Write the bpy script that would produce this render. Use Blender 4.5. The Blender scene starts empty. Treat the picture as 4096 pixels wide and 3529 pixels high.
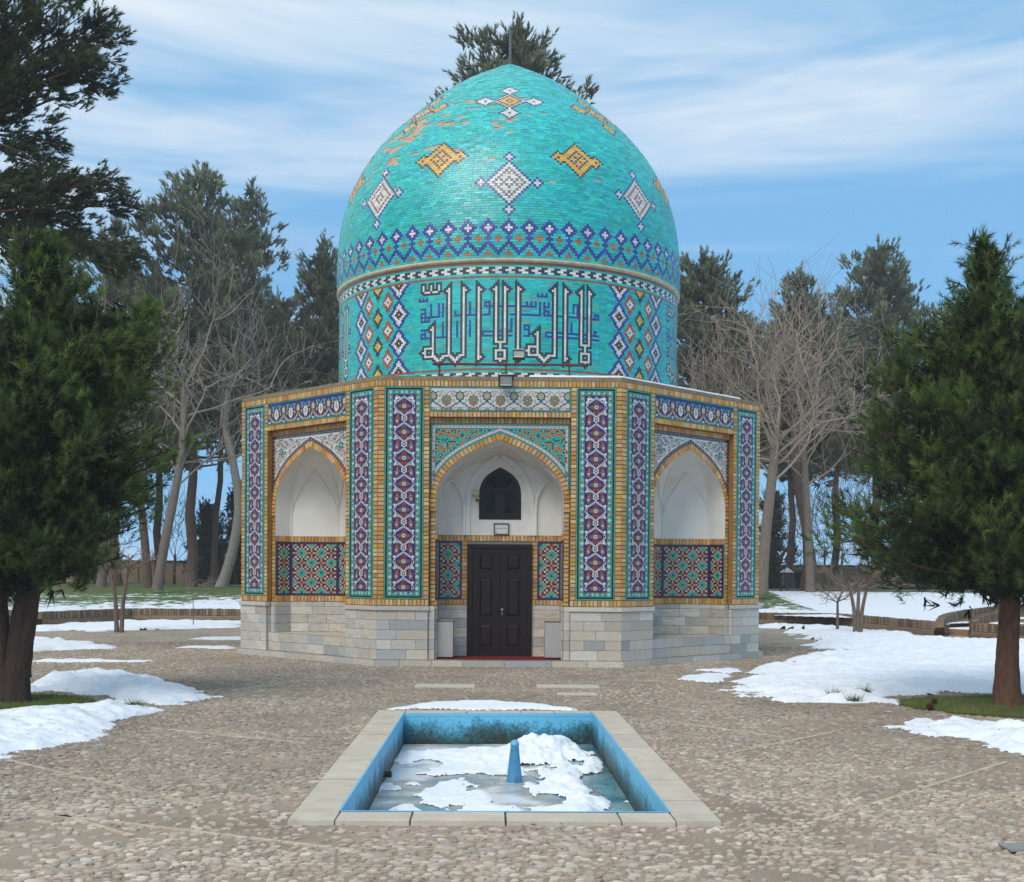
import bpy, math, random
import numpy as np
from mathutils import Vector, Matrix

SC = bpy.context.scene
COL = SC.collection
rng = np.random.default_rng(7)
random.seed(7)

# ---------------------------------------------------------------- camera, sky, sun, exposure
CAM_H, PITCH, ROLL, FPX = 1.833, -0.0150, 0.0070, 1235.8
cam_data = bpy.data.cameras.new('camera')
cam = bpy.data.objects.new('camera', cam_data)
COL.objects.link(cam)
_cp, _sp, _cr, _sr = math.cos(PITCH), math.sin(PITCH), math.cos(ROLL), math.sin(ROLL)
_f = Vector((0, _cp, _sp)); _r0 = Vector((1, 0, 0)); _u0 = Vector((0, -_sp, _cp))
_r = _cr * _r0 + _sr * _u0; _u = -_sr * _r0 + _cr * _u0
cam.matrix_world = Matrix(((_r.x, _u.x, -_f.x, 0), (_r.y, _u.y, -_f.y, 0), (_r.z, _u.z, -_f.z, CAM_H), (0, 0, 0, 1)))
cam_data.sensor_width = 36
cam_data.lens = 36 * FPX / 1024
cam_data.shift_y = 151.36 / 1024
cam_data.clip_start = 0.1
cam_data.clip_end = 2000
SC.camera = cam

SUN_EL, SUN_AZ = math.radians(46), math.radians(-28)     # azimuth from -Y (behind the camera) towards -X
world = bpy.data.worlds.new('World'); SC.world = world; world.use_nodes = True
wn = world.node_tree.nodes; wl = world.node_tree.links
wn.clear()
def N(t, **k):
    n = wn.new(t)
    for a, b in k.items(): setattr(n, a, b)
    return n
sky = N('ShaderNodeTexSky', sky_type='NISHITA', sun_disc=False, sun_elevation=SUN_EL, sun_rotation=math.radians(208),
        air_density=1.0, dust_density=0.5, ozone_density=2.0, altitude=800)
tc = N('ShaderNodeTexCoord'); sep = N('ShaderNodeSeparateXYZ'); wl.new(tc.outputs['Generated'], sep.inputs[0])
mp = N('ShaderNodeMapping'); mp.inputs['Scale'].default_value = (0.9, 0.9, 8.0); mp.inputs['Rotation'].default_value = (0.0, 0.13, 0.3)
mp.inputs['Location'].default_value = (0.35, 0.1, 0.42)
wl.new(tc.outputs['Generated'], mp.inputs[0])
cn = N('ShaderNodeTexNoise'); cn.inputs['Scale'].default_value = 2.1; cn.inputs['Detail'].default_value = 9; cn.inputs['Roughness'].default_value = 0.56
cn.inputs['Distortion'].default_value = 0.4
wl.new(mp.outputs[0], cn.inputs['Vector'])
# veil thicker overhead and to the left, thin near the horizon
el = N('ShaderNodeMapRange'); el.inputs['From Min'].default_value = 0.05; el.inputs['From Max'].default_value = 0.42
el.inputs['To Min'].default_value = -0.20; el.inputs['To Max'].default_value = 0.14; wl.new(sep.outputs['Z'], el.inputs['Value'])
lf = N('ShaderNodeMapRange'); lf.inputs['From Min'].default_value = -0.4; lf.inputs['From Max'].default_value = 0.4
lf.inputs['To Min'].default_value = 0.13; lf.inputs['To Max'].default_value = -0.09; wl.new(sep.outputs['X'], lf.inputs['Value'])
a1 = N('ShaderNodeMath', operation='ADD'); wl.new(cn.outputs['Fac'], a1.inputs[0]); wl.new(el.outputs[0], a1.inputs[1])
a2 = N('ShaderNodeMath', operation='ADD'); wl.new(a1.outputs[0], a2.inputs[0]); wl.new(lf.outputs[0], a2.inputs[1])
cr = N('ShaderNodeMapRange', interpolation_type='SMOOTHSTEP'); cr.inputs['From Min'].default_value = 0.40; cr.inputs['From Max'].default_value = 0.86
cr.inputs['To Min'].default_value = 0.04; cr.inputs['To Max'].default_value = 0.93
wl.new(a2.outputs[0], cr.inputs['Value'])
bl = N('ShaderNodeMixRGB', blend_type='MIX'); bl.inputs[0].default_value = 0.80
br_ = N('ShaderNodeValToRGB'); br_.color_ramp.elements[0].position = 0.0; br_.color_ramp.elements[0].color = (0.85, 3.2, 6.3, 1)
br_.color_ramp.elements[1].position = 0.55; br_.color_ramp.elements[1].color = (1.5, 3.9, 6.3, 1)
wl.new(sep.outputs['Z'], br_.inputs[0]); wl.new(sky.outputs[0], bl.inputs[1]); wl.new(br_.outputs[0], bl.inputs[2])
cl = N('ShaderNodeMixRGB'); cl.inputs[2].default_value = (6.5, 6.95, 7.3, 1)
wl.new(cr.outputs[0], cl.inputs[0]); wl.new(bl.outputs[0], cl.inputs[1])
bg = N('ShaderNodeBackground'); bg.inputs['Strength'].default_value = 0.10
wl.new(cl.outputs[0], bg.inputs[0])
wo = N('ShaderNodeOutputWorld'); wl.new(bg.outputs[0], wo.inputs[0])

sun_data = bpy.data.lights.new('sun', 'SUN'); sun_data.energy = 1.4; sun_data.angle = math.radians(32); sun_data.color = (1.0, 0.93, 0.84)
sun = bpy.data.objects.new('sun', sun_data); COL.objects.link(sun)
_sd = Vector((math.sin(SUN_AZ) * math.cos(SUN_EL), -math.cos(SUN_AZ) * math.cos(SUN_EL), math.sin(SUN_EL)))
sun.rotation_euler = _sd.to_track_quat('Z', 'Y').to_euler()
sun.location = (-20, -10, 40)
SC.view_settings.view_transform = 'Standard'; SC.view_settings.look = 'None'
SC.view_settings.exposure = 0.50; SC.view_settings.gamma = 1.0
SC.view_settings.use_curve_mapping = False

# ---------------------------------------------------------------- helpers
def S(r, g, b):
    f = lambda c: (c / 255 / 12.92) if c / 255 <= 0.04045 else ((c / 255 + 0.055) / 1.055) ** 2.4
    return np.array((f(r), f(g), f(b)))

def nodemat(name, build):
    m = bpy.data.materials.new(name); m.use_nodes = True
    nt = m.node_tree; nt.nodes.clear()
    out = nt.nodes.new('ShaderNodeOutputMaterial'); p = nt.nodes.new('ShaderNodeBsdfPrincipled')
    nt.links.new(p.outputs[0], out.inputs[0])
    build(nt, p)
    return m

def mat(name, color=None, rough=0.6, spec=0.5, var=0.15, vscale=6.0, bump=0.0, bscale=40.0, stretch=(1, 1, 1), stain=None, stain_scale=1.5,
        stain_amt=0.5, coat=0.0, metal=0.0, detail=4, trans=0.0):
    """procedural material; colour from the per-face attribute 'col' unless a colour is given"""
    def build(nt, p):
        L = nt.links.new; n = nt.nodes.new
        tcn = n('ShaderNodeTexCoord'); mpn = n('ShaderNodeMapping'); mpn.inputs['Scale'].default_value = stretch
        L(tcn.outputs['Object'], mpn.inputs[0])
        if color is None:
            at = n('ShaderNodeAttribute'); at.attribute_name = 'col'; src = at.outputs['Color']
        else:
            rg = n('ShaderNodeRGB'); rg.outputs[0].default_value = (*color, 1); src = rg.outputs[0]
        nz = n('ShaderNodeTexNoise'); nz.inputs['Scale'].default_value = vscale; nz.inputs['Detail'].default_value = detail
        L(mpn.outputs[0], nz.inputs['Vector'])
        mr = n('ShaderNodeMapRange'); mr.inputs['From Min'].default_value = 0.25; mr.inputs['From Max'].default_value = 0.75
        mr.inputs['To Min'].default_value = 1 - var; mr.inputs['To Max'].default_value = 1 + var
        L(nz.outputs['Fac'], mr.inputs['Value'])
        mul = n('ShaderNodeVectorMath'); mul.operation = 'SCALE'; L(src, mul.inputs[0]); L(mr.outputs[0], mul.inputs['Scale'])
        res = mul.outputs[0]
        if stain is not None:
            n2 = n('ShaderNodeTexNoise'); n2.inputs['Scale'].default_value = stain_scale; n2.inputs['Detail'].default_value = 6; n2.inputs['Roughness'].default_value = 0.65
            L(mpn.outputs[0], n2.inputs['Vector'])
            m2 = n('ShaderNodeMapRange'); m2.inputs['From Min'].default_value = 0.5; m2.inputs['From Max'].default_value = 0.72
            m2.inputs['To Min'].default_value = 0; m2.inputs['To Max'].default_value = stain_amt
            L(n2.outputs['Fac'], m2.inputs['Value'])
            mx = n('ShaderNodeMixRGB'); mx.inputs[2].default_value = (*stain, 1); L(m2.outputs[0], mx.inputs[0]); L(res, mx.inputs[1]); res = mx.outputs[0]
        L(res, p.inputs['Base Color'])
        p.inputs['Roughness'].default_value = rough; p.inputs['Specular IOR Level'].default_value = spec
        p.inputs['Metallic'].default_value = metal; p.inputs['Coat Weight'].default_value = coat; p.inputs['Coat Roughness'].default_value = 0.24
        if trans: p.inputs['Transmission Weight'].default_value = trans
        if bump:
            n3 = n('ShaderNodeTexNoise'); n3.inputs['Scale'].default_value = bscale; n3.inputs['Detail'].default_value = 5
            L(mpn.outputs[0], n3.inputs['Vector'])
            b = n('ShaderNodeBump'); b.inputs['Strength'].default_value = bump; b.inputs['Distance'].default_value = 0.02
            L(n3.outputs['Fac'], b.inputs['Height']); L(b.outputs[0], p.inputs['Normal'])
    return nodemat(name, build)

class Acc:
    """collects geometry with one colour per face and links it as one object"""
    def __init__(s): s.V = []; s.n = 0; s.groups = []; s.sm = False
    def add(s, V, F, C):
        """V (n,3); F (m,k) ints relative; C (3,) or (m,3)"""
        V = np.asarray(V, float).reshape(-1, 3); F = np.asarray(F, int)
        if len(F) == 0: return
        C = np.asarray(C, float)
        if C.ndim == 1: C = np.repeat(C[None], len(F), 0)
        s.V.append(V); s.groups.append((F + s.n, C)); s.n += len(V)
    def poly(s, pts, col): s.add(pts, [list(range(len(pts)))], col)
    def boxes(s, P, C, faces=((4, 5, 6, 7), (0, 1, 5, 4), (1, 2, 6, 5), (2, 3, 7, 6), (3, 0, 4, 7))):
        """P (n,8,3): 0-3 back ring, 4-7 front ring (same order)"""
        P = np.asarray(P, float).reshape(-1, 8, 3); n = len(P)
        if n == 0: return
        F = (np.arange(n)[:, None, None] * 8 + np.asarray(faces)[None]).reshape(-1, 4)
        C = np.asarray(C, float)
        if C.ndim == 1: C = np.repeat(C[None], n, 0)
        s.add(P.reshape(-1, 3), F, np.repeat(C, len(faces), 0))
    def box(s, x0, x1, y0, y1, z0, z1, col):
        P = [(x0, y0, z0), (x1, y0, z0), (x1, y1, z0), (x0, y1, z0), (x0, y0, z1), (x1, y0, z1), (x1, y1, z1), (x0, y1, z1)]
        s.boxes([P], col, ((4, 5, 6, 7), (0, 1, 5, 4), (1, 2, 6, 5), (2, 3, 7, 6), (3, 0, 4, 7), (3, 2, 1, 0)))
    def tube(s, pts, rad, sides=6, col=(0.5, 0.5, 0.5), cap=True, ridge=0.0):
        pts = np.asarray(pts, float); m = len(pts); rad = np.broadcast_to(np.asarray(rad, float), (m,))
        T = np.gradient(pts, axis=0); T /= (np.linalg.norm(T, axis=1)[:, None] + 1e-9)
        up = np.array((0, 0, 1.0)) if abs(T[0, 2]) < 0.9 else np.array((1.0, 0, 0))
        A = np.cross(T, up); A /= (np.linalg.norm(A, axis=1)[:, None] + 1e-9); B = np.cross(T, A)
        a = np.arange(sides) / sides * 2 * np.pi
        if ridge:
            RR = rad[:, None] * (1 + ridge * (fbm(np.cos(a)[None] * 4.5 + np.sin(a)[None] * 2 + pts[:, 2:3] * 0.6 + 20, np.sin(a)[None] * 4.5 + pts[:, 2:3] * 2.2 + 20, 3, 4) - 0.5) * 2)
        else: RR = np.repeat(rad[:, None], sides, 1)
        V = pts[:, None] + RR[:, :, None] * (A[:, None] * np.cos(a)[None, :, None] + B[:, None] * np.sin(a)[None, :, None])
        i = np.arange(m - 1)[:, None]; j = np.arange(sides)[None]; j2 = (j + 1) % sides
        F = np.stack([i * sides + j, i * sides + j2, (i + 1) * sides + j2, (i + 1) * sides + j], -1).reshape(-1, 4)
        s.add(V.reshape(-1, 3), F, col)
        if cap:
            s.add(V[-1], [list(range(sides))], col); s.add(V[0], [list(range(sides))[::-1]], col)
    def grid(s, V, col, mask=None):
        """V (r,c,3)"""
        V = np.asarray(V, float); r, c = V.shape[:2]
        i = np.arange(r - 1)[:, None]; j = np.arange(c - 1)[None]
        F = np.stack([i * c + j, i * c + j + 1, (i + 1) * c + j + 1, (i + 1) * c + j], -1).reshape(-1, 4)
        C = np.asarray(col, float)
        if C.ndim == 3: C = C.reshape(-1, 3)
        if mask is not None:
            k = mask.reshape(-1); F = F[k]; C = C[k] if C.ndim == 2 else C
        s.add(V.reshape(-1, 3), F, C)
    def mesh(s, name, smooth=False):
        me = bpy.data.meshes.new(name)
        if not s.V: return me
        V = np.concatenate(s.V)
        me.vertices.add(len(V)); me.vertices.foreach_set('co', V.astype(np.float32).ravel())
        lens = np.concatenate([np.full(len(F), F.shape[1]) for F, C in s.groups])
        loops = np.concatenate([F.ravel() for F, C in s.groups]); cols = np.concatenate([C for F, C in s.groups])
        me.loops.add(len(loops)); me.loops.foreach_set('vertex_index', loops.astype(np.int32))
        me.polygons.add(len(lens)); st = np.concatenate([[0], np.cumsum(lens)[:-1]])
        me.polygons.foreach_set('loop_start', st.astype(np.int32))
        try: me.polygons.foreach_set('loop_total', lens.astype(np.int32))
        except Exception: pass
        me.polygons.foreach_set('use_smooth', np.full(len(lens), bool(smooth)))
        me.update(calc_edges=True)
        at = me.attributes.new('col', 'FLOAT_COLOR', 'FACE')
        at.data.foreach_set('color', np.c_[cols, np.ones(len(cols))].astype(np.float32).ravel())
        return me
    def build(s, name, m, parent=None, smooth=False, kind=None):
        me = s.mesh(name, smooth); me.materials.append(m)
        o = bpy.data.objects.new(name, me); COL.objects.link(o)
        if parent is not None: o.parent = parent
        if kind: o['kind'] = kind
        return o

def tag(o, label=None, cat=None, group=None, kind=None):
    if label: o['label'] = label
    if cat: o['category'] = cat
    if group: o['group'] = group
    if kind: o['kind'] = kind
    return o
def empty(name, loc=(0, 0, 0), rz=0, label=None, cat=None, group=None, parent=None):
    o = bpy.data.objects.new(name, None); COL.objects.link(o); o.location = loc; o.rotation_euler = (0, 0, rz)
    o.empty_display_size = 0.3
    if parent is not None: o.parent = parent
    return tag(o, label, cat, group)
def inst(name, me, parent, M4):
    o = bpy.data.objects.new(name, me); COL.objects.link(o); o.parent = parent; o.matrix_local = M4
    return o
def jit(c, n, amt=0.12, hue=0.04):
    c = np.asarray(c, float)
    return np.clip(c[None] * (1 + rng.normal(0, amt, (n, 1))) * (1 + rng.normal(0, hue, (n, 3))), 0.002, 0.95)
def fbm(x, y, seed=0, octs=4, lac=2.0, gain=0.5):
    """cheap value noise, vectorised"""
    x = np.asarray(x, float); y = np.asarray(y, float); t = np.zeros(np.broadcast(x, y).shape); a = 1.0; s = 0
    def h(i, j, k):
        v = np.sin(i * 127.1 + j * 311.7 + k * 74.7) * 43758.5453
        return v - np.floor(v)
    for o in range(octs):
        xi = np.floor(x); yi = np.floor(y); fx = x - xi; fy = y - yi; fx = fx * fx * (3 - 2 * fx); fy = fy * fy * (3 - 2 * fy)
        k = seed + o * 13.0
        v = (h(xi, yi, k) * (1 - fx) + h(xi + 1, yi, k) * fx) * (1 - fy) + (h(xi, yi + 1, k) * (1 - fx) + h(xi + 1, yi + 1, k) * fx) * fy
        t = t + a * v; s += a; a *= gain; x = x * lac; y = y * lac
    return t / s
def inpoly(x, y, poly):
    x = np.asarray(x); y = np.asarray(y); c = np.zeros(x.shape, bool); n = len(poly)
    for i in range(n):
        x0, y0 = poly[i]; x1, y1 = poly[(i + 1) % n]
        if y0 == y1: continue
        k = ((y0 > y) != (y1 > y)) & (x < (x1 - x0) * (y - y0) / (y1 - y0) + x0)
        c ^= k
    return c
def sdist(x, y, poly):
    """signed distance, positive inside"""
    d = np.full(np.shape(x), 1e9); n = len(poly)
    for i in range(n):
        a = np.array(poly[i]); b = np.array(poly[(i + 1) % n]); e = b - a
        t = np.clip(((x - a[0]) * e[0] + (y - a[1]) * e[1]) / (e @ e + 1e-12), 0, 1)
        d = np.minimum(d, np.hypot(x - a[0] - t * e[0], y - a[1] - t * e[1]))
    return np.where(inpoly(x, y, poly), d, -d)

# ---------------------------------------------------------------- colours and materials
TURQ = [S(24, 196, 188), S(16, 190, 196), S(42, 200, 180), S(10, 178, 176), S(28, 206, 206)]
NAVY = S(50, 52, 140); NAVYD = S(32, 26, 92); BLACKT = S(44, 46, 54); WHITET = S(222, 220, 212); YELT = S(232, 186, 30)
ORNG = S(172, 92, 42); YBR = S(226, 176, 70); TERRA = S(198, 164, 130); MORT = S(150, 140, 112)
GREENF = S(30, 146, 132); BROWN = S(138, 62, 34); OCHRE = S(168, 108, 28); CYANL = S(150, 216, 214)
m_tile = mat('glazed_brick_mosaic', rough=0.42, spec=0.8, var=0.10, vscale=9, coat=0.15, bump=0.06, bscale=14)
m_print = mat('painted_tile_glaze', rough=0.25, spec=0.5, var=0.05, vscale=14, coat=0.2)
m_brick = mat('ochre_glazed_brick', rough=0.42, spec=0.5, var=0.22, vscale=22, bump=0.45, bscale=60, stain=S(170, 112, 56), stain_scale=9, stain_amt=0.45)
m_mortar = mat('mortar', rough=0.9, spec=0.2, var=0.25, vscale=12, bump=0.3)
m_stone = mat('marble_block', rough=0.55, spec=0.4, var=0.13, vscale=3.2, stretch=(1.6, 1.6, 6.5), stain=S(148, 132, 108), stain_scale=2.6, stain_amt=0.6, bump=0.08, bscale=30, detail=7)
m_plaster = mat('white_plaster', color=S(226, 222, 214), rough=0.85, spec=0.2, var=0.05, vscale=2.5, bump=0.06, bscale=20, stain=S(198, 184, 160), stain_scale=1.1, stain_amt=0.5)
m_wood = mat('dark_painted_wood', color=S(34, 20, 15), rough=0.36, spec=0.3, var=0.25, vscale=5, stretch=(6, 6, 1), bump=0.1, bscale=30)
m_metal = mat('grey_metal', rough=0.4, spec=0.5, var=0.12, vscale=20)
m_glass = mat('dark_window_glass', color=S(24, 28, 30), rough=0.16, spec=0.12, var=0.6, vscale=7, stain=S(74, 80, 80), stain_scale=6, stain_amt=0.5)  # paler blotches in the glass colour stand in for faint reflections
m_cobble = mat('river_pebble', rough=0.75, spec=0.35, var=0.12, vscale=30, bump=0.1, bscale=120)
m_bark = mat('bark', rough=0.9, spec=0.2, var=0.38, vscale=9, stretch=(3, 3, 0.8), bump=1.0, bscale=26, detail=8)
m_leaf = mat('pine_needles', rough=0.6, spec=0.3, var=0.25, vscale=1.4)
_nt = m_leaf.node_tree; _p = [n_ for n_ in _nt.nodes if n_.type == 'BSDF_PRINCIPLED'][0]; _o = [n_ for n_ in _nt.nodes if n_.type == 'OUTPUT_MATERIAL'][0]
_t = _nt.nodes.new('ShaderNodeBsdfTranslucent'); _m = _nt.nodes.new('ShaderNodeMixShader'); _m.inputs[0].default_value = 0.35
_nt.links.new(_p.inputs['Base Color'].links[0].from_socket, _t.inputs['Color']); _nt.links.new(_p.outputs[0], _m.inputs[1]); _nt.links.new(_t.outputs[0], _m.inputs[2]); _nt.links.new(_m.outputs[0], _o.inputs['Surface'])
m_snow = mat('snow', rough=0.75, spec=0.3, var=0.03, vscale=3, bump=0.9, bscale=13, stain=S(196, 188, 174), stain_scale=5, stain_amt=0.22, detail=6)
m_grass = mat('grass_blades', rough=0.7, spec=0.25, var=0.25, vscale=3)
m_oldbrick = mat('weathered_brick', rough=0.9, spec=0.2, var=0.30, vscale=14, bump=0.5, bscale=40)

# ---------------------------------------------------------------- the ground
# ======================================================= tomb
BX, BY, BR = -0.2776, 30.0924, 0.0044
FW = 4.8; APO = FW / 2 * (1 + 2 ** 0.5)
tomb = empty('tomb', (BX, BY, 0), BR, 'octagonal brick tomb covered in tiles, with a huge pointed turquoise dome', 'tomb')

def FP(k, u, ins, z):
    """face frame -> tomb-local; arrays ok"""
    th = k * math.pi / 4; nx, ny = math.sin(th), -math.cos(th); tx, ty = math.cos(th), math.sin(th)
    u = np.asarray(u, float); ins = np.asarray(ins, float); z = np.asarray(z, float)
    u, ins, z = np.broadcast_arrays(u, ins, z)
    return np.stack([nx * (APO - ins) + tx * u, ny * (APO - ins) + ty * u, z], -1)

# ---- arch curve (half), as seen on every face
ARCH = np.array([(0.0, 4.479), (0.153, 4.420), (0.42, 4.300), (0.685, 4.158), (0.92, 3.985), (1.09, 3.80), (1.18, 3.646), (1.238, 3.469), (1.262, 3.283), (1.265, 3.05)])
def dens(P, n):
    P = np.asarray(P, float); t = np.linspace(0, len(P) - 1, n); i = np.clip(t.astype(int), 0, len(P) - 2); f = (t - i)[:, None]
    p1, p2 = P[i], P[i + 1]; p0 = np.where((i == 0)[:, None], 2 * p1 - p2, P[np.maximum(i - 1, 0)]); p3 = np.where((i == len(P) - 2)[:, None], 2 * p2 - p1, P[np.minimum(i + 2, len(P) - 1)])
    return 0.5 * (2 * p1 + (p2 - p0) * f + (2 * p0 - 5 * p1 + 4 * p2 - p3) * f * f + (3 * p1 - p0 - 3 * p2 + p3) * f ** 3)
AH = dens(ARCH, 41)
def offcurve(C, d):
    T = np.gradient(C, axis=0); T /= np.linalg.norm(T, axis=1)[:, None]
    O = C + d * np.stack([-T[:, 1], T[:, 0]], 1)
    return O
def arch_off(d):
    """half arch offset outwards by d, apex on the axis"""
    o = offcurve(AH, d); o[0] = (0, AH[0, 1] + d * 1.09); o = o[(o[:, 0] >= 0)]; o[0, 0] = 0
    return o
def full(o): return np.concatenate([(o * [-1, 1])[::-1], o[1:]])

# ======================================================= bricks
BRC = [S(214, 168, 100), S(210, 158, 108), S(214, 156, 56), S(204, 142, 42), S(214, 172, 122), S(202, 144, 88), S(222, 180, 112), S(196, 136, 64)]
bricks = []      # (k,u,z,w,h,ang,ins,colidx)
def br(k, u, z, w, h, ang=0.0, ins=0.0): bricks.append((k, u, z, w, h, ang, ins, int(rng.integers(len(BRC)))))
def course_col(k, u0, u1, z0, z1, ins=0.0, pitch=0.0835):
    n = max(1, round((z1 - z0) / pitch)); p = (z1 - z0) / n
    for i in range(n): br(k, (u0 + u1) / 2, z0 + (i + 0.5) * p, u1 - u0 - 0.012, p - 0.017, rng.normal(0, 0.006), ins)
def soldier(k, u0, u1, z0, z1, ins=0.0, pitch=0.0765):
    n = max(1, round((u1 - u0) / pitch)); p = (u1 - u0) / n
    for i in range(n): br(k, u0 + (i + 0.5) * p, (z0 + z1) / 2, p - 0.017, z1 - z0 - 0.012, rng.normal(0, 0.006), ins)

DF = (-2, -1, 0, 1, 2)
for k in DF:
    for s in (-1, 1):
        a, b = sorted((s * 2.27, s * 2.397)); course_col(k, a, b, 1.32, 5.495)
        a, b = sorted((s * 1.388, s * 1.50)); course_col(k, a, b, 1.32, 5.495)
        a, b = sorted((s * 1.388, s * 2.397)); soldier(k, a, b, 1.195, 1.318)
        a, b = sorted((s * 1.262, s * 1.372)); course_col(k, a, b, 1.195, 3.02, 0.12)   # arch jamb
    soldier(k, -2.397, 2.397, 5.497, 5.618)
    soldier(k, -1.385, 1.385, 4.902, 5.012)
    soldier(k, -1.383, 1.383, 4.795, 4.90, 0.12)
    # voussoirs along the arch
    mid = arch_off(0.062); L = np.concatenate([[0], np.cumsum(np.hypot(*np.diff(mid, axis=0).T))])
    n = int(L[-1] / 0.086)
    for s in (-1, 1):
        for i in range(n):
            l = (i + 0.5) / n * L[-1]; x = np.interp(l, L, mid[:, 0]); z = np.interp(l, L, mid[:, 1])
            x2 = np.interp(l + 0.02, L, mid[:, 0]); z2 = np.interp(l + 0.02, L, mid[:, 1]); x1 = np.interp(l - 0.02, L, mid[:, 0]); z1 = np.interp(l - 0.02, L, mid[:, 1])
            ang = math.atan2(z2 - z1, x2 - x1)
            if i == 0: ang *= 1.0
            br(k, s * x, z, L[-1] / n - 0.015, 0.116, s * ang, 0.118)
bricks = np.array(bricks)
def brick_boxes(B, depth=0.03):
    P = np.zeros((len(B), 8, 3)); k, u, z, w, h, a, ins = B[:, :7].T
    c, s = np.cos(a), np.sin(a)
    for q, (sx, sz) in enumerate(((-1, -1), (1, -1), (1, 1), (-1, 1))):
        du = sx * w / 2 * c - sz * h / 2 * s; dz = sx * w / 2 * s + sz * h / 2 * c
        th = k * np.pi / 4; nx, ny, tx, ty = np.sin(th), -np.cos(th), np.cos(th), np.sin(th)
        for fr in (0, 1):
            sh = 0.97 if fr else 1.0
            I = ins - 0.004 + (0.0 if fr else depth) ; rr = rng.normal(0, 0.0012, len(B)) if fr else 0
            P[:, q + 4 * fr, 0] = nx * (APO - I + rr) + tx * (u + du * sh); P[:, q + 4 * fr, 1] = ny * (APO - I + rr) + ty * (u + du * sh); P[:, q + 4 * fr, 2] = z + dz * sh
    return P
area = bricks[:, 3] * bricks[:, 4]
score = np.where(bricks[:, 0] == 0, 1.0, 0.0) * area + (np.abs(bricks[:, 1]) < 1.6) * 1e-4
single = np.zeros(len(bricks), bool); single[np.argsort(-score)[:300]] = True
bm_cache = {}
for b in bricks[single]:
    k, u, z, w, h, ang, ins, ci = b
    key = (round(w, 3), round(h, 3), int(ci))
    if key not in bm_cache:
        a = Acc(); w2, h2 = w / 2, h / 2
        P = [(-w2, 0.03, -h2), (w2, 0.03, -h2), (w2, 0.03, h2), (-w2, 0.03, h2)] + [(x * 0.97, 0, y * 0.97) for x, y in ((-w2, -h2), (w2, -h2), (w2, h2), (-w2, h2))]
        a.boxes([P], BRC[int(ci)] * random.uniform(0.85, 1.12)); me = a.mesh('brick'); me.materials.append(m_brick); bm_cache[key] = me
    p = FP(k, u, ins - 0.004 + rng.normal(0, 0.0012), z)
    inst('brick', bm_cache[key], tomb, Matrix.Translation(p) @ Matrix.Rotation(k * math.pi / 4, 4, 'Z') @ Matrix.Rotation(-ang, 4, 'Y'))
rest = bricks[~single]
a = Acc(); a.boxes(brick_boxes(rest), np.clip(np.array(BRC)[rest[:, 7].astype(int)] * (1 + rng.normal(0, 0.12, (len(rest), 1))), 0, 0.9))
a.build('brick', m_brick, tomb, kind='stuff')

# ======================================================= mortar backing of the walls
TEALM = S(104, 132, 116)
wall = Acc()
def wq(k, u0, u1, z0, z1, ins, col=TEALM): wall.add(FP(k, [u0, u1, u1, u0], ins, [z0, z0, z1, z1]), [[0, 1, 2, 3]], col)
for k in range(-3, 5):
    if k not in DF:
        wq(k, -2.4, 2.4, 0.0, 5.69, 0.012, S(190, 140, 84)); continue
    for s in (-1, 1):
        a0, a1 = sorted((s * 1.385, s * 2.395)); wq(k, a0, a1, 1.19, 5.62, 0.012)
        # side reveal of the recess
        wall.add(FP(k, [s * 1.386] * 4, [0.0, 0.14, 0.14, 0.0], [1.19, 1.19, 4.90, 4.90]), [[0, 1, 2, 3]], S(150, 110, 62))
        a0, a1 = sorted((s * 1.268, s * 1.386)); wq(k, a0, a1, 1.19, 3.05, 0.135)
    wq(k, -1.386, 1.386, 4.90, 5.62, 0.012)
    wall.add(FP(k, [-1.386, 1.386, 1.386, -1.386], [0.0, 0.0, 0.14, 0.14], 4.90), [[0, 1, 2, 3]], S(150, 110, 60))
    C = full(AH); Z = np.full(len(C), 4.90)
    V = np.stack([FP(k, C[:, 0], 0.135, C[:, 1]), FP(k, C[:, 0] * (1.386 / 1.265), 0.135, Z)]); wall.grid(V, TEALM)
    # mortar rim on top
    wq(k, -2.4, 2.4, 5.618, 5.70, 0.004, S(142, 126, 100))
    wall.add(FP(k, [-2.4, 2.4, 2.25, -2.25], [0.004, 0.004, 0.36, 0.36], [5.70, 5.70, 5.72, 5.72]), [[0, 1, 2, 3]], S(150, 136, 112))
    # dark green strip in the gap between pier and arch
    for s in (-1, 1):
        a0, a1 = sorted((s * 1.374, s * 1.384)); wq(k, a0, a1, 1.19, 4.79, 0.115, S(22, 70, 62))
wall.build('wall', m_mortar, tomb)
roof = Acc()
hw = (APO - 0.3) * math.tan(math.pi / 8)
ring = [FP(k, s * hw, 0.30, 5.715) for k in range(8) for s in (-1, 1)]
roof.add(np.array(ring), [list(range(16))], S(170, 160, 140))
roof.build('roof', m_mortar, tomb)
# thin rim of snow along the parapet
sn = Acc()
for k, u0, u1 in ((0, 0.55, 2.38), (1, -2.39, 1.75)):
    n = 60; U = np.linspace(u0, u1, n); H = 0.028 + 0.022 * fbm(U * 3, U * 0, 4) ; H[0] = H[-1] = 0.0
    sn.grid(np.stack([FP(k, U, 0.03, 5.70), FP(k, U, 0.045, 5.70 + H), FP(k, U, 0.28, 5.72 + H)]), S(238, 240, 244))
tag(sn.build('snow', m_snow, None, kind='stuff'), 'thin strip of snow lying along the right half of the tomb roof edge', 'snow').matrix_world = Matrix.Translation((BX, BY, 0)) @ Matrix.Rotation(BR, 4, 'Z')

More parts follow.
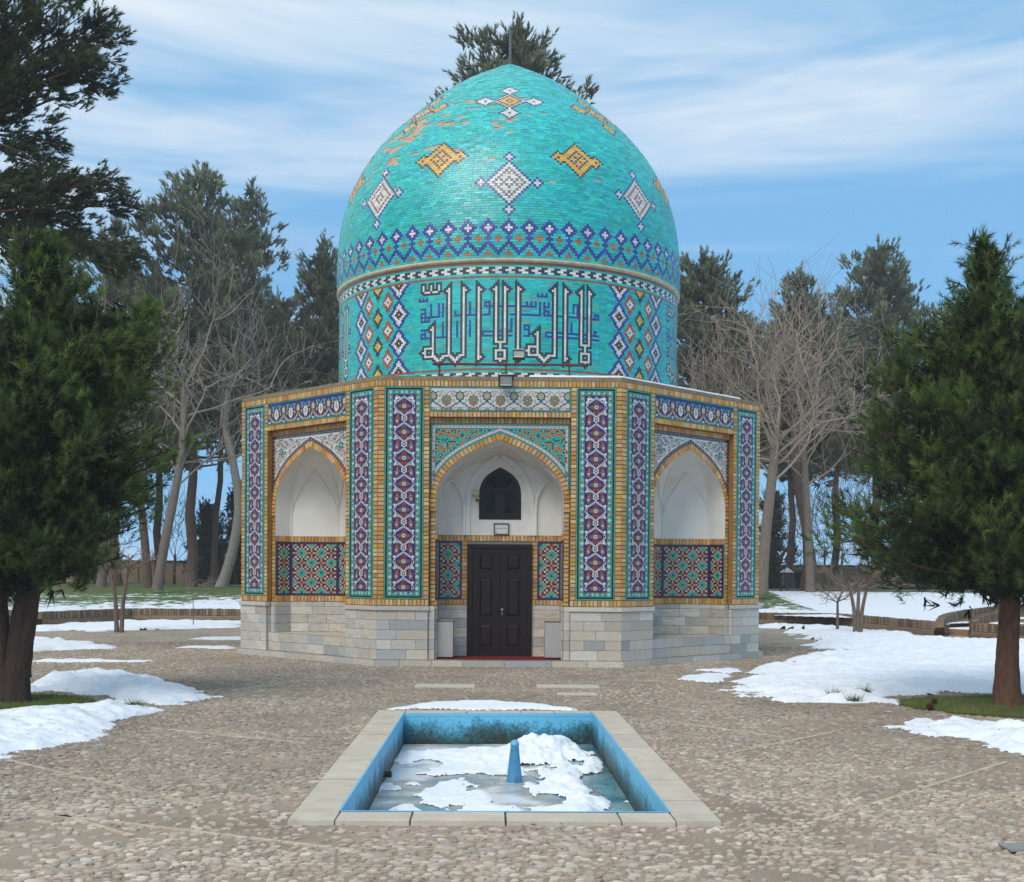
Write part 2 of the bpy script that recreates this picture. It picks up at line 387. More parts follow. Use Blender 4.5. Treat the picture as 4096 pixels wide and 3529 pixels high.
# ======================================================= stone base
STC = [S(202, 194, 182), S(196, 190, 181), S(184, 184, 181), S(202, 191, 174), S(194, 185, 170), S(168, 170, 170), S(208, 201, 191), S(188, 181, 170), S(200, 194, 185), S(196, 188, 175)]
blocks = []   # (k,u0,u1,z0,z1,ins)
ZC = [0.134, 0.332, 0.524, 0.719, 0.911, 1.094]
def courses(k, u0, u1, zlist, ins, wmin=0.36, wmax=0.62):
    for i in range(len(zlist) - 1):
        u = u0; first = True
        while u < u1 - 1e-6:
            w = random.uniform(wmin, wmax) * (0.6 if first and i % 2 else 1.0); first = False
            e = u + w
            if u1 - e < 0.2: e = u1
            blocks.append((k, u, e, zlist[i], zlist[i + 1], ins)); u = e
for k in (-2, -1, 0, 1, 2):
    for s in (-1, 1):
        a0, a1 = sorted((s * 1.40, s * 2.41)); courses(k, a0, a1, ZC, -0.012)
        a0, a1 = sorted((s * 1.38, s * 2.432)); courses(k, a0, a1, [1.097, 1.19], -0.045, 0.6, 1.1)
        if k == 0:
            a0, a1 = sorted((s * 1.268, s * 1.397)); courses(k, a0, a1, ZC + [1.19], 0.03, 1, 1)
        else:
            a0, a1 = sorted((s * 1.262, s * 1.397)); courses(k, a0, a1, ZC[2:] + [1.19], 0.10, 1, 1)
    if k == 0: courses(k, -2.452, 2.452, [0.0, 0.131], -0.10, 0.5, 0.95)
    else:
        courses(k, -2.452, 2.452, [0.0, 0.131], -0.10, 0.5, 0.95)
        courses(k, -1.397, 1.397, ZC[:3], 0.035, 0.45, 0.8)
sb = Acc()
for k, u0, u1, z0, z1, ins in blocks:
    g = 0.0035; c = STC[random.randrange(len(STC))] * random.uniform(0.88, 1.1)
    q = [(u0 + g, z0 + g), (u1 - g, z0 + g), (u1 - g, z1 - g), (u0 + g, z1 - g)]
    r = random.gauss(0, 0.0015)
    P = [FP(k, x, ins + 0.12, z) for x, z in q] + [FP(k, x, ins + r, z) for x, z in q]
    if abs(k) <= 1:
        a = Acc(); ctr = np.mean(P, 0); a.boxes([[p - ctr for p in P]], c, ((4, 5, 6, 7), (0, 1, 5, 4), (1, 2, 6, 5), (2, 3, 7, 6), (3, 0, 4, 7), (3, 2, 1, 0)))
        o = a.build('stone_block', m_stone, tomb); o.location = ctr
    else: sb.boxes([P], c)
sb.build('stone_block', m_stone, tomb, kind='stuff')
# backing behind the joints and top sheets: step, bench seats, niche floor
core = Acc(); JC = S(96, 86, 74)
for k in range(-3, 5):
    core.add(FP(k, [-2.38, 2.38, 2.38, -2.38], [-0.006] * 4, [0, 0, 0.13, 0.13]), [[0, 1, 2, 3]], JC)
    for s in (-1, 1):
        a0, a1 = sorted((s * 1.39, s * 2.40)); core.add(FP(k, [a0, a1, a1, a0], 0.0, [0.1, 0.1, 1.17, 1.17]), [[0, 1, 2, 3]], JC)
    core.add(FP(k, [-2.45, 2.45, 2.42, -2.42], [-0.097, -0.097, 0.0, 0.0], 0.1325), [[0, 1, 2, 3]], S(190, 182, 166))
    for s in (-1, 1):
        a0, a1 = sorted((s * 1.38, s * 2.43)); core.add(FP(k, [a0, a1, a1, a0], [-0.043, -0.043, 0.04, 0.04], 1.189), [[0, 1, 2, 3]], S(186, 180, 170))
    if k in (-2, -1, 1, 2):
        core.add(FP(k, [-1.40, 1.40, 1.40, -1.40], [0.036, 0.036, 1.6, 1.6], 0.5265), [[0, 1, 2, 3]], S(192, 184, 168))
core.build('stone_core', m_stone, tomb)

# ======================================================= niches
def niche_plan(kind):
    if kind == 'front': return np.array([(-1.262, 0.12), (-1.262, 1.12), (1.262, 1.12), (1.262, 0.12)])
    d = 0.53; e = 0.74
    return np.array([(-1.262, 0.12), (-1.262, d), (-1.262 + e, d + e), (1.262 - e, d + e), (1.262, d), (1.262, 0.12)])
pl = Acc(); PW = S(205, 200, 190)
SP = niche_plan('side')
for k in (-2, -1, 1, 2):
    pl = Acc()
    zs = [2.62, 3.05]; ws = [1.0, 1.0]
    H = AH[::-1]
    for x, z in H[1:]: zs.append(z); ws.append(x / 1.265)
    rows = []
    for z, w in zip(zs, ws):
        rows.append(FP(k, SP[:, 0] * w, 0.12 + (SP[:, 1] - 0.12) * (0.15 + 0.85 * w) * (1 if w > 0.02 else 0.0), z))
    pl.grid(np.array(rows), PW)
    # raised ribs on the creases and a pointed relief on each facet
    for j in (1, 2, 3, 4):
        pts = [r[j] for r in rows[:-3]]
        ctr = FP(k, 0, 0.3, 3.0)
        pts = [p + (np.array((ctr[0], ctr[1], p[2])) - p) * 0.012 for p in pts]
        pl.tube(pts, 0.016, 5, PW)
    for j, (i0, i1) in enumerate(((1, 2), (2, 3), (3, 4))):
        for s in (0.0, 1.0):
            pts = []
            for t in np.linspace(0, 1, 9):
                zz = 3.15 + 0.92 * t; f = 0.5 + (s - 0.5) * (1 - t ** 1.7) * 0.96
                r = np.array([np.interp(zz, zs, [rw[i, c] for rw in rows]) for i in (i0, i1) for c in range(3)]).reshape(2, 3)
                p = r[0] * (1 - f) + r[1] * f; pts.append(p + (np.array((ctr[0], ctr[1], p[2])) - p) * 0.012)
            pl.tube(pts, 0.010, 4, PW)
    pl.build('niche_vault', m_plaster, tomb, smooth=False)

# front niche: deep porch with a pointed barrel vault
fr = Acc()
A0 = full(AH); nA = len(A0)
prof = np.concatenate([[(-1.265, 2.62)], A0, [(1.265, 2.62)]])
D0, D1 = 0.12, 1.12
secs = []
for d in np.linspace(D0, D1, 9):
    t = (d - D0) / (D1 - D0); sx = 1 - 0.005 * t; z = prof[:, 1].copy(); z = np.where(z > 3.05, 3.05 + (z - 3.05) * (1 - 0.14 * t), z)
    secs.append(FP(0, prof[:, 0] * sx, d, z))
fr.grid(np.array(secs), PW)
# back wall, with the window opening cut: strips left/right/below and above the arch-headed window
WINH = dens(np.array([(0.0, 4.02), (0.12, 3.955), (0.26, 3.86), (0.36, 3.74), (0.415, 3.60), (0.432, 3.45), (0.434, 3.2), (0.434, 2.945)]), 22)
zt = np.where(prof[:, 1] > 3.05, 3.05 + (prof[:, 1] - 3.05) * 0.86, prof[:, 1])
back = np.stack([prof[:, 0] * 0.995, zt], 1)
half = back[back[:, 0] >= -1e-6]; half = half[np.argsort(-half[:, 1], kind='stable')]
tt = np.linspace(0, 1, 26)
def resample(C, n):
    L = np.concatenate([[0], np.cumsum(np.hypot(*np.diff(C, axis=0).T))]); l = np.linspace(0, L[-1], n); return np.stack([np.interp(l, L, C[:, 0]), np.interp(l, L, C[:, 1])], 1)
outer = resample(np.concatenate([half, [(0.434, 2.62)]]), 40); inner = resample(WINH, 40)
for s in (-1, 1): fr.grid(np.array([FP(0, s * outer[:, 0], D1, outer[:, 1]), FP(0, s * inner[:, 0], D1, inner[:, 1])]), PW)
fr.add(FP(0, [-0.434, 0.434, 0.434, -0.434], D1, [2.62, 2.62, 2.945, 2.945]), [[0, 1, 2, 3]], PW)
# reveal of the window and raised ribs: central pointed rib and two blind pointed arches
for s in (-1, 1): fr.grid(np.array([FP(0, s * inner[:, 0], D1, inner[:, 1]), FP(0, s * inner[:, 0], D1 + 0.10, inner[:, 1])]), PW)
def relief(pts2, w, d0):
    """flat pilaster-like band following pts2, standing proud of the back wall"""
    C = np.asarray(pts2); i = offcurve(C, w / 2); o = offcurve(C, -w / 2)
    fr.grid(np.array([FP(0, i[:, 0], D1, i[:, 1]), FP(0, i[:, 0], D1 - d0, i[:, 1]), FP(0, o[:, 0], D1 - d0, o[:, 1]), FP(0, o[:, 0], D1, o[:, 1])]), PW)
for s in (-1, 1):
    relief(dens(np.array([(0.66 * s, 2.62), (0.66 * s, 3.1), (0.62 * s, 3.5), (0.50 * s, 3.80), (0.30 * s, 4.05), (0.0, 4.27)]), 26), 0.10, 0.045)
    relief(dens(np.array([(0.73 * s, 2.62), (0.73 * s, 3.2), (0.76 * s, 3.42), (0.86 * s, 3.62), (0.98 * s, 3.74), (1.12 * s, 3.62), (1.215 * s, 3.40), (1.235 * s, 3.1), (1.235 * s, 2.62)]), 36), 0.045, 0.085)
# star ribs on the vault
def vault_pt(x, d, off=0.012):
    t = (d - D0) / (D1 - D0); z = np.interp(abs(x), AH[:, 0], AH[:, 1]); z = 3.05 + (z - 3.05) * (1 - 0.14 * t)
    return FP(0, x * (1 - off), d, z - off)
for s in (-1, 1):
    for xa, da, xb, db in ((0.0, 1.10, 0.62, 0.62), (0.62, 0.62, 0.0, 0.2), (0.62, 0.62, 1.10, 0.95), (0.62, 0.62, 1.12, 0.25), (0.35, 1.10, 0.62, 0.62), (0.0, 0.62, 0.35, 0.40), (0.0, 0.62, 0.35, 0.86)):
        pts = [vault_pt(s * (xa + (xb - xa) * t), da + (db - da) * t) for t in np.linspace(0, 1, 9)]
        fr.tube(pts, 0.014, 4, PW)
fr.build('porch_vault', m_plaster, tomb, smooth=False)

# niche lower walls: soldier band, mosaic dado, stone
def lower_walls(k, plan, segs_to_do, z_floor):
    """bands and stone courses on each wall segment of a niche plan"""
    for si in segs_to_do:
        (u0, i0), (u1, i1) = plan[si], plan[si + 1]; L = math.hypot(u1 - u0, i1 - i0)
        yield si, (u0, i0), ((u1 - u0) / L, (i1 - i0) / L), L
def seg_pt(k, o, e, t, z, off=0.0):
    """t along segment, off = towards the room"""
    t = np.asarray(t, float)
    return FP(k, o[0] + e[0] * t + e[1] * off, o[1] + e[1] * t - e[0] * off, z)
TT = {'T': S(16, 172, 160), 'O': S(206, 142, 82), 'N': S(36, 22, 84), 'W': S(206, 206, 196)}
def dado_cell(i, j):
    """girih mosaic: star centres at (0,0) and (5,5), period 10"""
    def f(x, y):
        x, y = abs(x), abs(y)
        if x + y == 0: return 'N'
        if x + y <= 2: return 'T'
        if x + y == 3: return 'O'
        return None
    a = ((i + 5) % 10) - 5; b = ((j + 5) % 10) - 5
    r = f(a, b) or f(a - 5, b - 5) or f(a + 5, b - 5) or f(a - 5, b + 5) or f(a + 5, b + 5)
    if r: return r
    p, q = abs(a), abs(b)
    if (p, q) in ((5, 0), (0, 5)): return 'N'
    if p == 0 or q == 0 or p == 5 or q == 5: return 'O'
    if (p, q) in ((2, 3), (3, 2)): return 'W'
    return 'N'
dado = Acc(); nb = Acc(); nst = []
def dado_panel(k, o, e, L, t0, t1, z0, z1, star=(0, 6)):
    cell = 0.0433; nz = round((z1 - z0) / cell); nu = max(3, round((t1 - t0) / cell)); cz = (z1 - z0) / nz; cu = (t1 - t0) / nu
    ci = star[0] if star[0] >= 0 else nu + star[0] + 1
    P = []; C = []
    for j in range(nz):
        for i in range(nu):
            edge = i in (0, nu - 1) or j in (0, nz - 1)
            c = TT['N'] if edge else TT[dado_cell(i - ci, j - star[1])]
            ta, tb = t0 + i * cu, t0 + (i + 1) * cu; za, zb = z0 + j * cz, z0 + (j + 1) * cz; g = 0.0015
            q = [(ta + g, za + g), (tb - g, za + g), (tb - g, zb - g), (ta + g, zb - g)]
            P.append([seg_pt(k, o, e, x, z, 0.004) for x, z in q] + [seg_pt(k, o, e, x, z, 0.014 + random.gauss(0, .0008)) for x, z in q]); C.append(c * random.uniform(0.82, 1.15))
    dado.boxes(P, C)
def seg_soldier(k, o, e, t0, t1, z0, z1, pitch=0.0765):
    n = max(1, round((t1 - t0) / pitch)); p = (t1 - t0) / n; P = []; C = []
    for i in range(n):
        ta, tb = t0 + i * p + 0.008, t0 + (i + 1) * p - 0.008
        q = [(ta, z0 + 0.006), (tb, z0 + 0.006), (tb, z1 - 0.006), (ta, z1 - 0.006)]
        P.append([seg_pt(k, o, e, x, z, 0.0) for x, z in q] + [seg_pt(k, o, e, x, z, 0.02) for x, z in q]); C.append(BRC[random.randrange(8)] * random.uniform(0.85, 1.1))
    nb.boxes(P, C)
def seg_stone(k, o, e, t0, t1, zl):
    for i in range(len(zl) - 1):
        t = t0
        while t < t1 - 1e-6:
            w = random.uniform(0.34, 0.58); en = t + w
            if t1 - en < 0.18: en = t1
            nst.append((k, o, e, t, en, zl[i], zl[i + 1])); t = en
for k in (-2, -1, 1, 2):
    for si, o, e, L in lower_walls(k, SP, (0, 1, 2, 3, 4), 0.53):
        wall2 = FP
        dado_panel(k, o, e, L, 0.002 if si else 0.03, L - 0.002 if si < 4 else L - 0.03, 1.33, 2.495, (-1, 6) if si == 0 else (0, 6))
        seg_soldier(k, o, e, 0.0, L, 2.50, 2.625); seg_soldier(k, o, e, 0.0, L, 1.195, 1.325)
        seg_stone(k, o, e, 0.0, L, [0.53, 0.72, 0.911, 1.09, 1.19])
        nb.add(np.array([seg_pt(k, o, e, x, z, -0.004) for x, z in ((0, 0.5), (L, 0.5), (L, 2.63), (0, 2.63))]), [[0, 1, 2, 3]], TEALM)
        nb.add(np.array([seg_pt(k, o, e, x, 2.626, y) for x, y in ((0, -0.05), (L, -0.05), (L, 0.02), (0, 0.02))]), [[0, 1, 2, 3]], BRC[1])
FPn = niche_plan('front'); k = 0
for si, o, e, L in lower_walls(0, FPn, (0, 1, 2), 0.13):
    if si == 1:
        for t0, t1 in ((0.0, 0.597), (L - 0.597, L)):
            seg_stone(k, o, e, t0, t1, ZC + [1.19])
            seg_soldier(k, o, e, t0, t1, 1.195, 1.300)
            nb.add(np.array([seg_pt(k, o, e, x, z, -0.004) for x, z in ((t0, 0.1), (t1, 0.1), (t1, 2.63), (t0, 2.63))]), [[0, 1, 2, 3]], TEALM)
        dado_panel(k, o, e, L, 0.0, 0.485, 1.303, 2.498, (4, 1)); dado_panel(k, o, e, L, L - 0.485, L, 1.303, 2.498, (6, 1))
        seg_soldier(k, o, e, 0.0, L, 2.50, 2.62)
        for t0, t1 in ((0.487, 0.597), (L - 0.597, L - 0.487)):
            n = 14; P = []; C = []
            for i in range(n):
                za = 1.303 + i * (2.498 - 1.303) / n + 0.008; zb = za + (2.498 - 1.303) / n - 0.016
                q = [(t0 + .005, za), (t1 - .005, za), (t1 - .005, zb), (t0 + .005, zb)]
                P.append([seg_pt(k, o, e, x, z, 0.0) for x, z in q] + [seg_pt(k, o, e, x, z, 0.02) for x, z in q]); C.append(BRC[random.randrange(8)] * random.uniform(0.85, 1.1))
            nb.boxes(P, C)
        nb.add(np.array([seg_pt(k, o, e, x, z, -0.004) for x, z in ((0.597, 2.44), (L - 0.597, 2.44), (L - 0.597, 2.63), (0.597, 2.63))]), [[0, 1, 2, 3]], S(120, 128, 120))
    else:
        dado_panel(k, o, e, L, 0.0, L, 1.303, 2.498); seg_soldier(k, o, e, 0.0, L, 2.50, 2.62); seg_soldier(k, o, e, 0.0, L, 1.195, 1.300)
        seg_stone(k, o, e, 0.0, L, ZC + [1.19])
        nb.add(np.array([seg_pt(k, o, e, x, z, -0.004) for x, z in ((0, 0.1), (L, 0.1), (L, 2.63), (0, 2.63))]), [[0, 1, 2, 3]], TEALM)
    nb.add(np.array([seg_pt(k, o, e, x, 2.621, y) for x, y in ((0, -0.05), (L, -0.05), (L, 0.02), (0, 0.02))]), [[0, 1, 2, 3]], BRC[1])
dado.build('mosaic_dado', m_tile, tomb, kind='stuff'); nb.build('niche_brickwork', m_brick, tomb, kind='stuff')
sb = Acc(); nmain = 0
for k, o, e, t0, t1, z0, z1 in nst:
    g = 0.0035; c = STC[random.randrange(len(STC))] * random.uniform(0.85, 1.08)
    q = [(t0 + g, z0 + g), (t1 - g, z0 + g), (t1 - g, z1 - g), (t0 + g, z1 - g)]
    P = [seg_pt(k, o, e, x, z, 0.0) for x, z in q] + [seg_pt(k, o, e, x, z, 0.03) for x, z in q]
    sb.boxes([P], c)
sb.build('niche_stonework', m_stone, tomb, kind='stuff')
fl = Acc(); fl.add(FP(0, [-1.27, 1.27, 1.27, -1.27], [-0.09, -0.09, 1.2, 1.2], 0.134), [[0, 1, 2, 3]], S(170, 162, 148)); fl.build('porch_floor', m_stone, tomb)

# ======================================================= painted tile panels
def clip_poly(P, x0, x1, y0, y1):
    for ax, v, sg in ((0, x0, 1), (0, x1, -1), (1, y0, 1), (1, y1, -1)):
        if len(P) < 3: return []
        o = []
        for i in range(len(P)):
            a, b = P[i - 1], P[i]; da, db = (a[ax] - v) * sg, (b[ax] - v) * sg
            if (da >= 0) != (db >= 0):
                t = da / (da - db); o.append((a[0] + (b[0] - a[0]) * t, a[1] + (b[1] - a[1]) * t))
            if db >= 0: o.append(tuple(b))
        P = o
    return P if len(P) >= 3 else []
class Flat:
    def __init__(s): s.it = []
    def poly(s, P, c, l): s.it.append((np.asarray(P, float), c, l))
    def disc(s, x, y, r, c, l, n=10, ry=None, ph=0.0):
        a = np.arange(n) / n * 2 * np.pi + ph; s.poly(np.c_[x + r * np.cos(a), y + (ry or r) * np.sin(a)], c, l)
    def lobed(s, x, y, rx, ry, n, dep, c, l, ph=0.0):
        a = np.arange(n * 4) / (n * 4) * 2 * np.pi; q = 1 - dep * (0.5 - 0.5 * np.cos(n * a + ph)); s.poly(np.c_[x + rx * q * np.sin(a), y + ry * q * np.cos(a)], c, l)
    def stroke(s, pts, w, c, l, n=None, close=False):
        P = dens(pts, n) if n else np.asarray(pts, float)
        i = offcurve(P, w / 2); o = offcurve(P, -w / 2)
        for q in range(len(P) - 1): s.poly([i[q], i[q + 1], o[q + 1], o[q]], c, l)
    def put(s, other, dx=0, dy=0, sx=1, sy=1):
        for P, c, l in other.it:
            Q = P * [sx, sy] + [dx, dy]
            s.it.append((Q if sx * sy > 0 else Q[::-1], c, l))
    def clip(s, x0, x1, y0, y1):
        n = []
        for P, c, l in s.it:
            if P[:, 0].min() < x0 or P[:, 0].max() > x1 or P[:, 1].min() < y0 or P[:, 1].max() > y1:
                P = clip_poly([tuple(p) for p in P], x0, x1, y0, y1)
                if not P: continue
            n.append((np.asarray(P), c, l))
        s.it = n; return s
    def build(s, k, ins, name, parent, m=None):
        a = Acc()
        for P, c, l in s.it: a.add(FP(k, P[:, 0], ins - 0.0009 * l, P[:, 1]), [list(range(len(P)))], c)
        return a.build(name, m or m_print, parent)
WH = S(222, 222, 216); DK = S(44, 34, 34); TQ = S(24, 158, 148); NV = S(40, 26, 110); BN = S(150, 70, 34); GG = S(158, 172, 140)
def mirror_stroke(F, pts, w, c, l, n=None):
    F.stroke(pts, w, c, l, n); F.stroke([(-x, y) for x, y in pts][::-1], w, c, l, n)
# vertical motif, period .508
PV = 0.508
MV = Flat()
arm = [(0, 0.186), (0.068, 0.136), (0.125, 0.10), (0.168, 0.072), (0.182, 0.0), (0.165, -0.055), (0.12, -0.098), (0.06, -0.14), (0.0, -0.20)]
mirror_stroke(MV, arm, 0.036, S(90, 150, 180), 1, 20)
for s in (-1, 1):
    for x, y, r in ((0.184, 0.095, 0.024), (0.145, -0.10, 0.043), (0.184, -0.13, 0.024), (0.184, -0.01, 0.026)):
        MV.lobed(s * x, y, r + 0.005, r + 0.005, 5, 0.25, CYANL, 1); MV.lobed(s * x, y, r, r, 5, 0.25, WH, 2)
    MV.lobed(s * 0.132, 0.25, 0.06, 0.062, 4, 0.35, BN, 1, 0.6); MV.lobed(s * 0.142, 0.185, 0.048, 0.05, 5, 0.3, BN, 1); MV.lobed(s * 0.125, 0.315, 0.035, 0.045, 4, 0.3, BN, 1)
    MV.stroke([(s * 0.125, 0.33), (s * 0.06, 0.40), (0, 0.46)], 0.03, BN, 1, 5)
    MV.disc(s * 0.142, 0.215, 0.024, CYANL, 3); MV.disc(s * 0.142, 0.215, 0.010, S(40, 120, 110), 4); MV.disc(s * 0.135, 0.28, 0.012, GG, 3)
    MV.disc(s * 0.09, 0.165, 0.012, S(120, 50, 60), 3)
    MV.disc(s * 0.132, -0.098, 0.023, DK, 4); MV.disc(s * 0.132, -0.098, 0.012, WH, 5); MV.disc(s * 0.178, 0.0, 0.015, DK, 4, ry=0.026)
    MV.poly([(s * 0.16, -0.125), (s * 0.195, -0.11), (s * 0.178, -0.135)][::int(s)], BN, 4)
mirror_stroke(MV, arm, 0.030, WH, 2, 20); mirror_stroke(MV, arm, 0.0075, DK, 4, 20)
MV.lobed(0, 0.27, 0.070, 0.076, 6, 0.25, S(90, 150, 180), 2); MV.lobed(0, 0.27, 0.062, 0.068, 6, 0.25, WH, 3); MV.disc(0, 0.27, 0.038, DK, 4, 8, 0.046); MV.disc(0, 0.27, 0.030, OCHRE, 5, 8, 0.036); MV.disc(0, 0.27, 0.013, WH, 6)
MV.lobed(0, 0.0, 0.135, 0.105, 4, 0.45, BN, 2); MV.lobed(0, -0.075, 0.05, 0.06, 4, 0.3, BN, 2); MV.lobed(0, 0.09, 0.04, 0.05, 4, 0.3, BN, 2)
MV.lobed(0, 0.0, 0.042, 0.042, 8, 0.2, CYANL, 4); MV.disc(0, 0, 0.017, S(30, 110, 100), 5); MV.disc(0, 0.052, 0.012, DK, 4)
# border unit along x or z, period .23
def border_unit(vert):
    f = Flat()
    P = [(0, 0.036), (0.036, 0), (0, -0.036), (-0.036, 0)]
    f.poly(P, WH, 2)
    for dx, dy in ((0.012, 0), (-0.012, 0), (0, 0.012), (0, -0.012)): f.disc(dx, dy, 0.0055, DK, 3, 6)
    c = (0, 0.115) if vert else (0.115, 0)
    f.disc(c[0], c[1], 0.030, BN, 2, 8)
    for a in (90, 210, 330): f.disc(c[0] + 0.013 * math.cos(math.radians(a)), c[1] + 0.013 * math.sin(math.radians(a)), 0.0105, WH, 3, 6)
    if vert:
        f.stroke([(0.022, 0.045), (0.034, 0.07), (0.020, 0.09)], 0.008, S(20, 50, 90), 2, 5); f.stroke([(-0.022, 0.19), (-0.034, 0.165), (-0.020, 0.145)], 0.008, S(20, 50, 90), 2, 5)
        f.disc(-0.022, 0.062, 0.010, S(170, 160, 70), 2, 5); f.disc(0.022, 0.165, 0.010, S(170, 160, 70), 2, 5)
    return f
BV = border_unit(True)
def vertical_panel(k, s):
    """tile panel on the pier; s = side of the face"""
    uc = s * 1.885; hw = 0.385; z0, z1 = 1.322, 5.493
    pan = empty('tile_panel', parent=tomb)
    f = Acc(); G = [GREENF, S(36, 152, 140), S(44, 140, 118)]
    for (a0, a1, b0, b1) in ((uc - hw, uc - hw + 0.027, z0, z1), (uc + hw - 0.027, uc + hw, z0, z1), (uc - hw + 0.028, uc + hw - 0.028, z1 - 0.027, z1), (uc - hw + 0.028, uc + hw - 0.028, z0, z0 + 0.027)):
        vertical = (b1 - b0) > (a1 - a0); n = 16 if vertical else 3
        for i in range(n):
            if vertical: q = (a0, a1, b0 + (b1 - b0) * i / n + .001, b0 + (b1 - b0) * (i + 1) / n - .001)
            else: q = (a0 + (a1 - a0) * i / n + .001, a0 + (a1 - a0) * (i + 1) / n - .001, b0, b1)
            c = [(q[0], q[2]), (q[1], q[2]), (q[1], q[3]), (q[0], q[3])]
            f.boxes([[FP(k, x, 0.03, z) for x, z in c] + [FP(k, x, -0.006, z) for x, z in c]], G[i % 3] * random.uniform(0.85, 1.1))
    f.build('frame', m_tile, pan)
    # dark groove and brown fillet
    f = Acc(); iw = hw - 0.027
    f.add(FP(k, [uc - iw, uc + iw, uc + iw, uc - iw], 0.0115, [z0 + .027, z0 + .027, z1 - .027, z1 - .027]), [[0, 1, 2, 3]], S(40, 26, 18))
    f.build('groove', m_mortar, pan)
    f = Acc(); g0 = iw - 0.024
    f.add(FP(k, [uc - g0, uc + g0, uc + g0, uc - g0], 0.009, [z0 + .05, z0 + .05, z1 - .05, z1 - .05]), [[0, 1, 2, 3]], S(120, 84, 34)); f.build('fillet', m_print, pan)
    # tiles: two border columns, three field columns
    tw = iw - 0.036; cols = [-tw, -0.2235, -0.0745, 0.0745, 0.2235, tw]; rows = [z0 + 0.062] + list(np.linspace(z0 + 0.155, z1 - 0.155, 27)) + [z1 - 0.062]
    rest_t = Acc()
    for j in range(len(rows) - 1):
        for i in range(5):
            inner_t = 1 <= i <= 3 and 1 <= j <= len(rows) - 3
            c = (NV if inner_t else TQ) * random.uniform(0.88, 1.1); g = 0.0014
            q = [(uc + cols[i] + g, rows[j] + g), (uc + cols[i + 1] - g, rows[j] + g), (uc + cols[i + 1] - g, rows[j + 1] - g), (uc + cols[i] + g, rows[j + 1] - g)]
            r = random.gauss(0, 0.0003)
            P = np.array([FP(k, x, 0.012, z) for x, z in q] + [FP(k, x, 0.003 + r, z) for x, z in q])
            if (k == 0) and inner_t and j < 50:
                a = Acc(); ctr = P.mean(0); a.boxes([P - ctr], c); o = a.build('tile', m_print, pan); o.location = ctr
            else: rest_t.boxes([P], c)
    rest_t.build('tile', m_print, pan, kind='stuff')
    # brown line round the navy field
    F = Flat(); zf0, zf1 = rows[1], rows[-2]; w = 0.2235
    for P in ([(uc - w - .009, zf0 - .009), (uc - w, zf0), (uc - w, zf1), (uc - w - .009, zf1 + .009)], [(uc + w, zf0), (uc + w + .009, zf0 - .009), (uc + w + .009, zf1 + .009), (uc + w, zf1)],
              [(uc - w - .009, zf1 + .009), (uc - w, zf1), (uc + w, zf1), (uc + w + .009, zf1 + .009)], [(uc - w - .009, zf0 - .009), (uc + w + .009, zf0 - .009), (uc + w, zf0), (uc - w, zf0)]): F.poly(P, BN, 1)
    Fi = Flat(); zc = z1 - 0.155 - 0.20
    n = int((zf1 - zf0) / PV) + 2
    top = z1 - 0.155 - 0.228
    for i in range(n): Fi.put(MV, uc, top - i * PV)
    Fi.clip(uc - w + 0.004, uc + w - 0.004, zf0 + 0.03, zf1 - 0.02)
    # end ornament at the top
    for q in (-1, 1): Fi.poly([(uc + q * 0.06, zf1 - 0.075), (uc + q * 0.09, zf1 - 0.045), (uc + q * 0.185, zf1 - 0.05), (uc + q * 0.175, zf1 - 0.125), (uc + q * 0.12, zf1 - 0.082)][::q], WH, 7)
    F.it += Fi.it
    bz = (zf1 - zf0) / 17
    for s2 in (-1, 1):
        for i in range(17): F.put(BV, uc + s2 * 0.267, zf0 + (i + 0.15) * bz + 0.02, s2, bz / 0.23)
    for zz in (zf1 + 0.046, zf0 - 0.046):
        for x in (-0.267, -0.045, 0.045, 0.267): F.poly([(uc + x, zz + .03), (uc + x + .03, zz), (uc + x, zz - .03), (uc + x - .03, zz)], WH, 2); F.disc(uc + x, zz, 0.012, S(50, 90, 90), 3, 6)
        for x in (-0.15, 0.15):
            F.disc(uc + x, zz, 0.028, BN, 2, 8)
            for a in (90, 210, 330): F.disc(uc + x + 0.012 * math.cos(math.radians(a)), zz + 0.012 * math.sin(math.radians(a)), 0.010, WH, 3, 6)
            F.stroke([(uc + x - 0.07, zz + 0.01), (uc + x - 0.045, zz + 0.03), (uc + x - 0.02, zz + 0.028)], 0.008, S(20, 50, 90), 2, 4); F.stroke([(uc + x + 0.02, zz - 0.028), (uc + x + 0.045, zz - 0.03), (uc + x + 0.07, zz - 0.012)], 0.008, S(20, 50, 90), 2, 4)
    F.build(k, 0.002, 'painted_pattern', pan)
    return pan
for k in DF:
    for s in (-1, 1): vertical_panel(k, s)

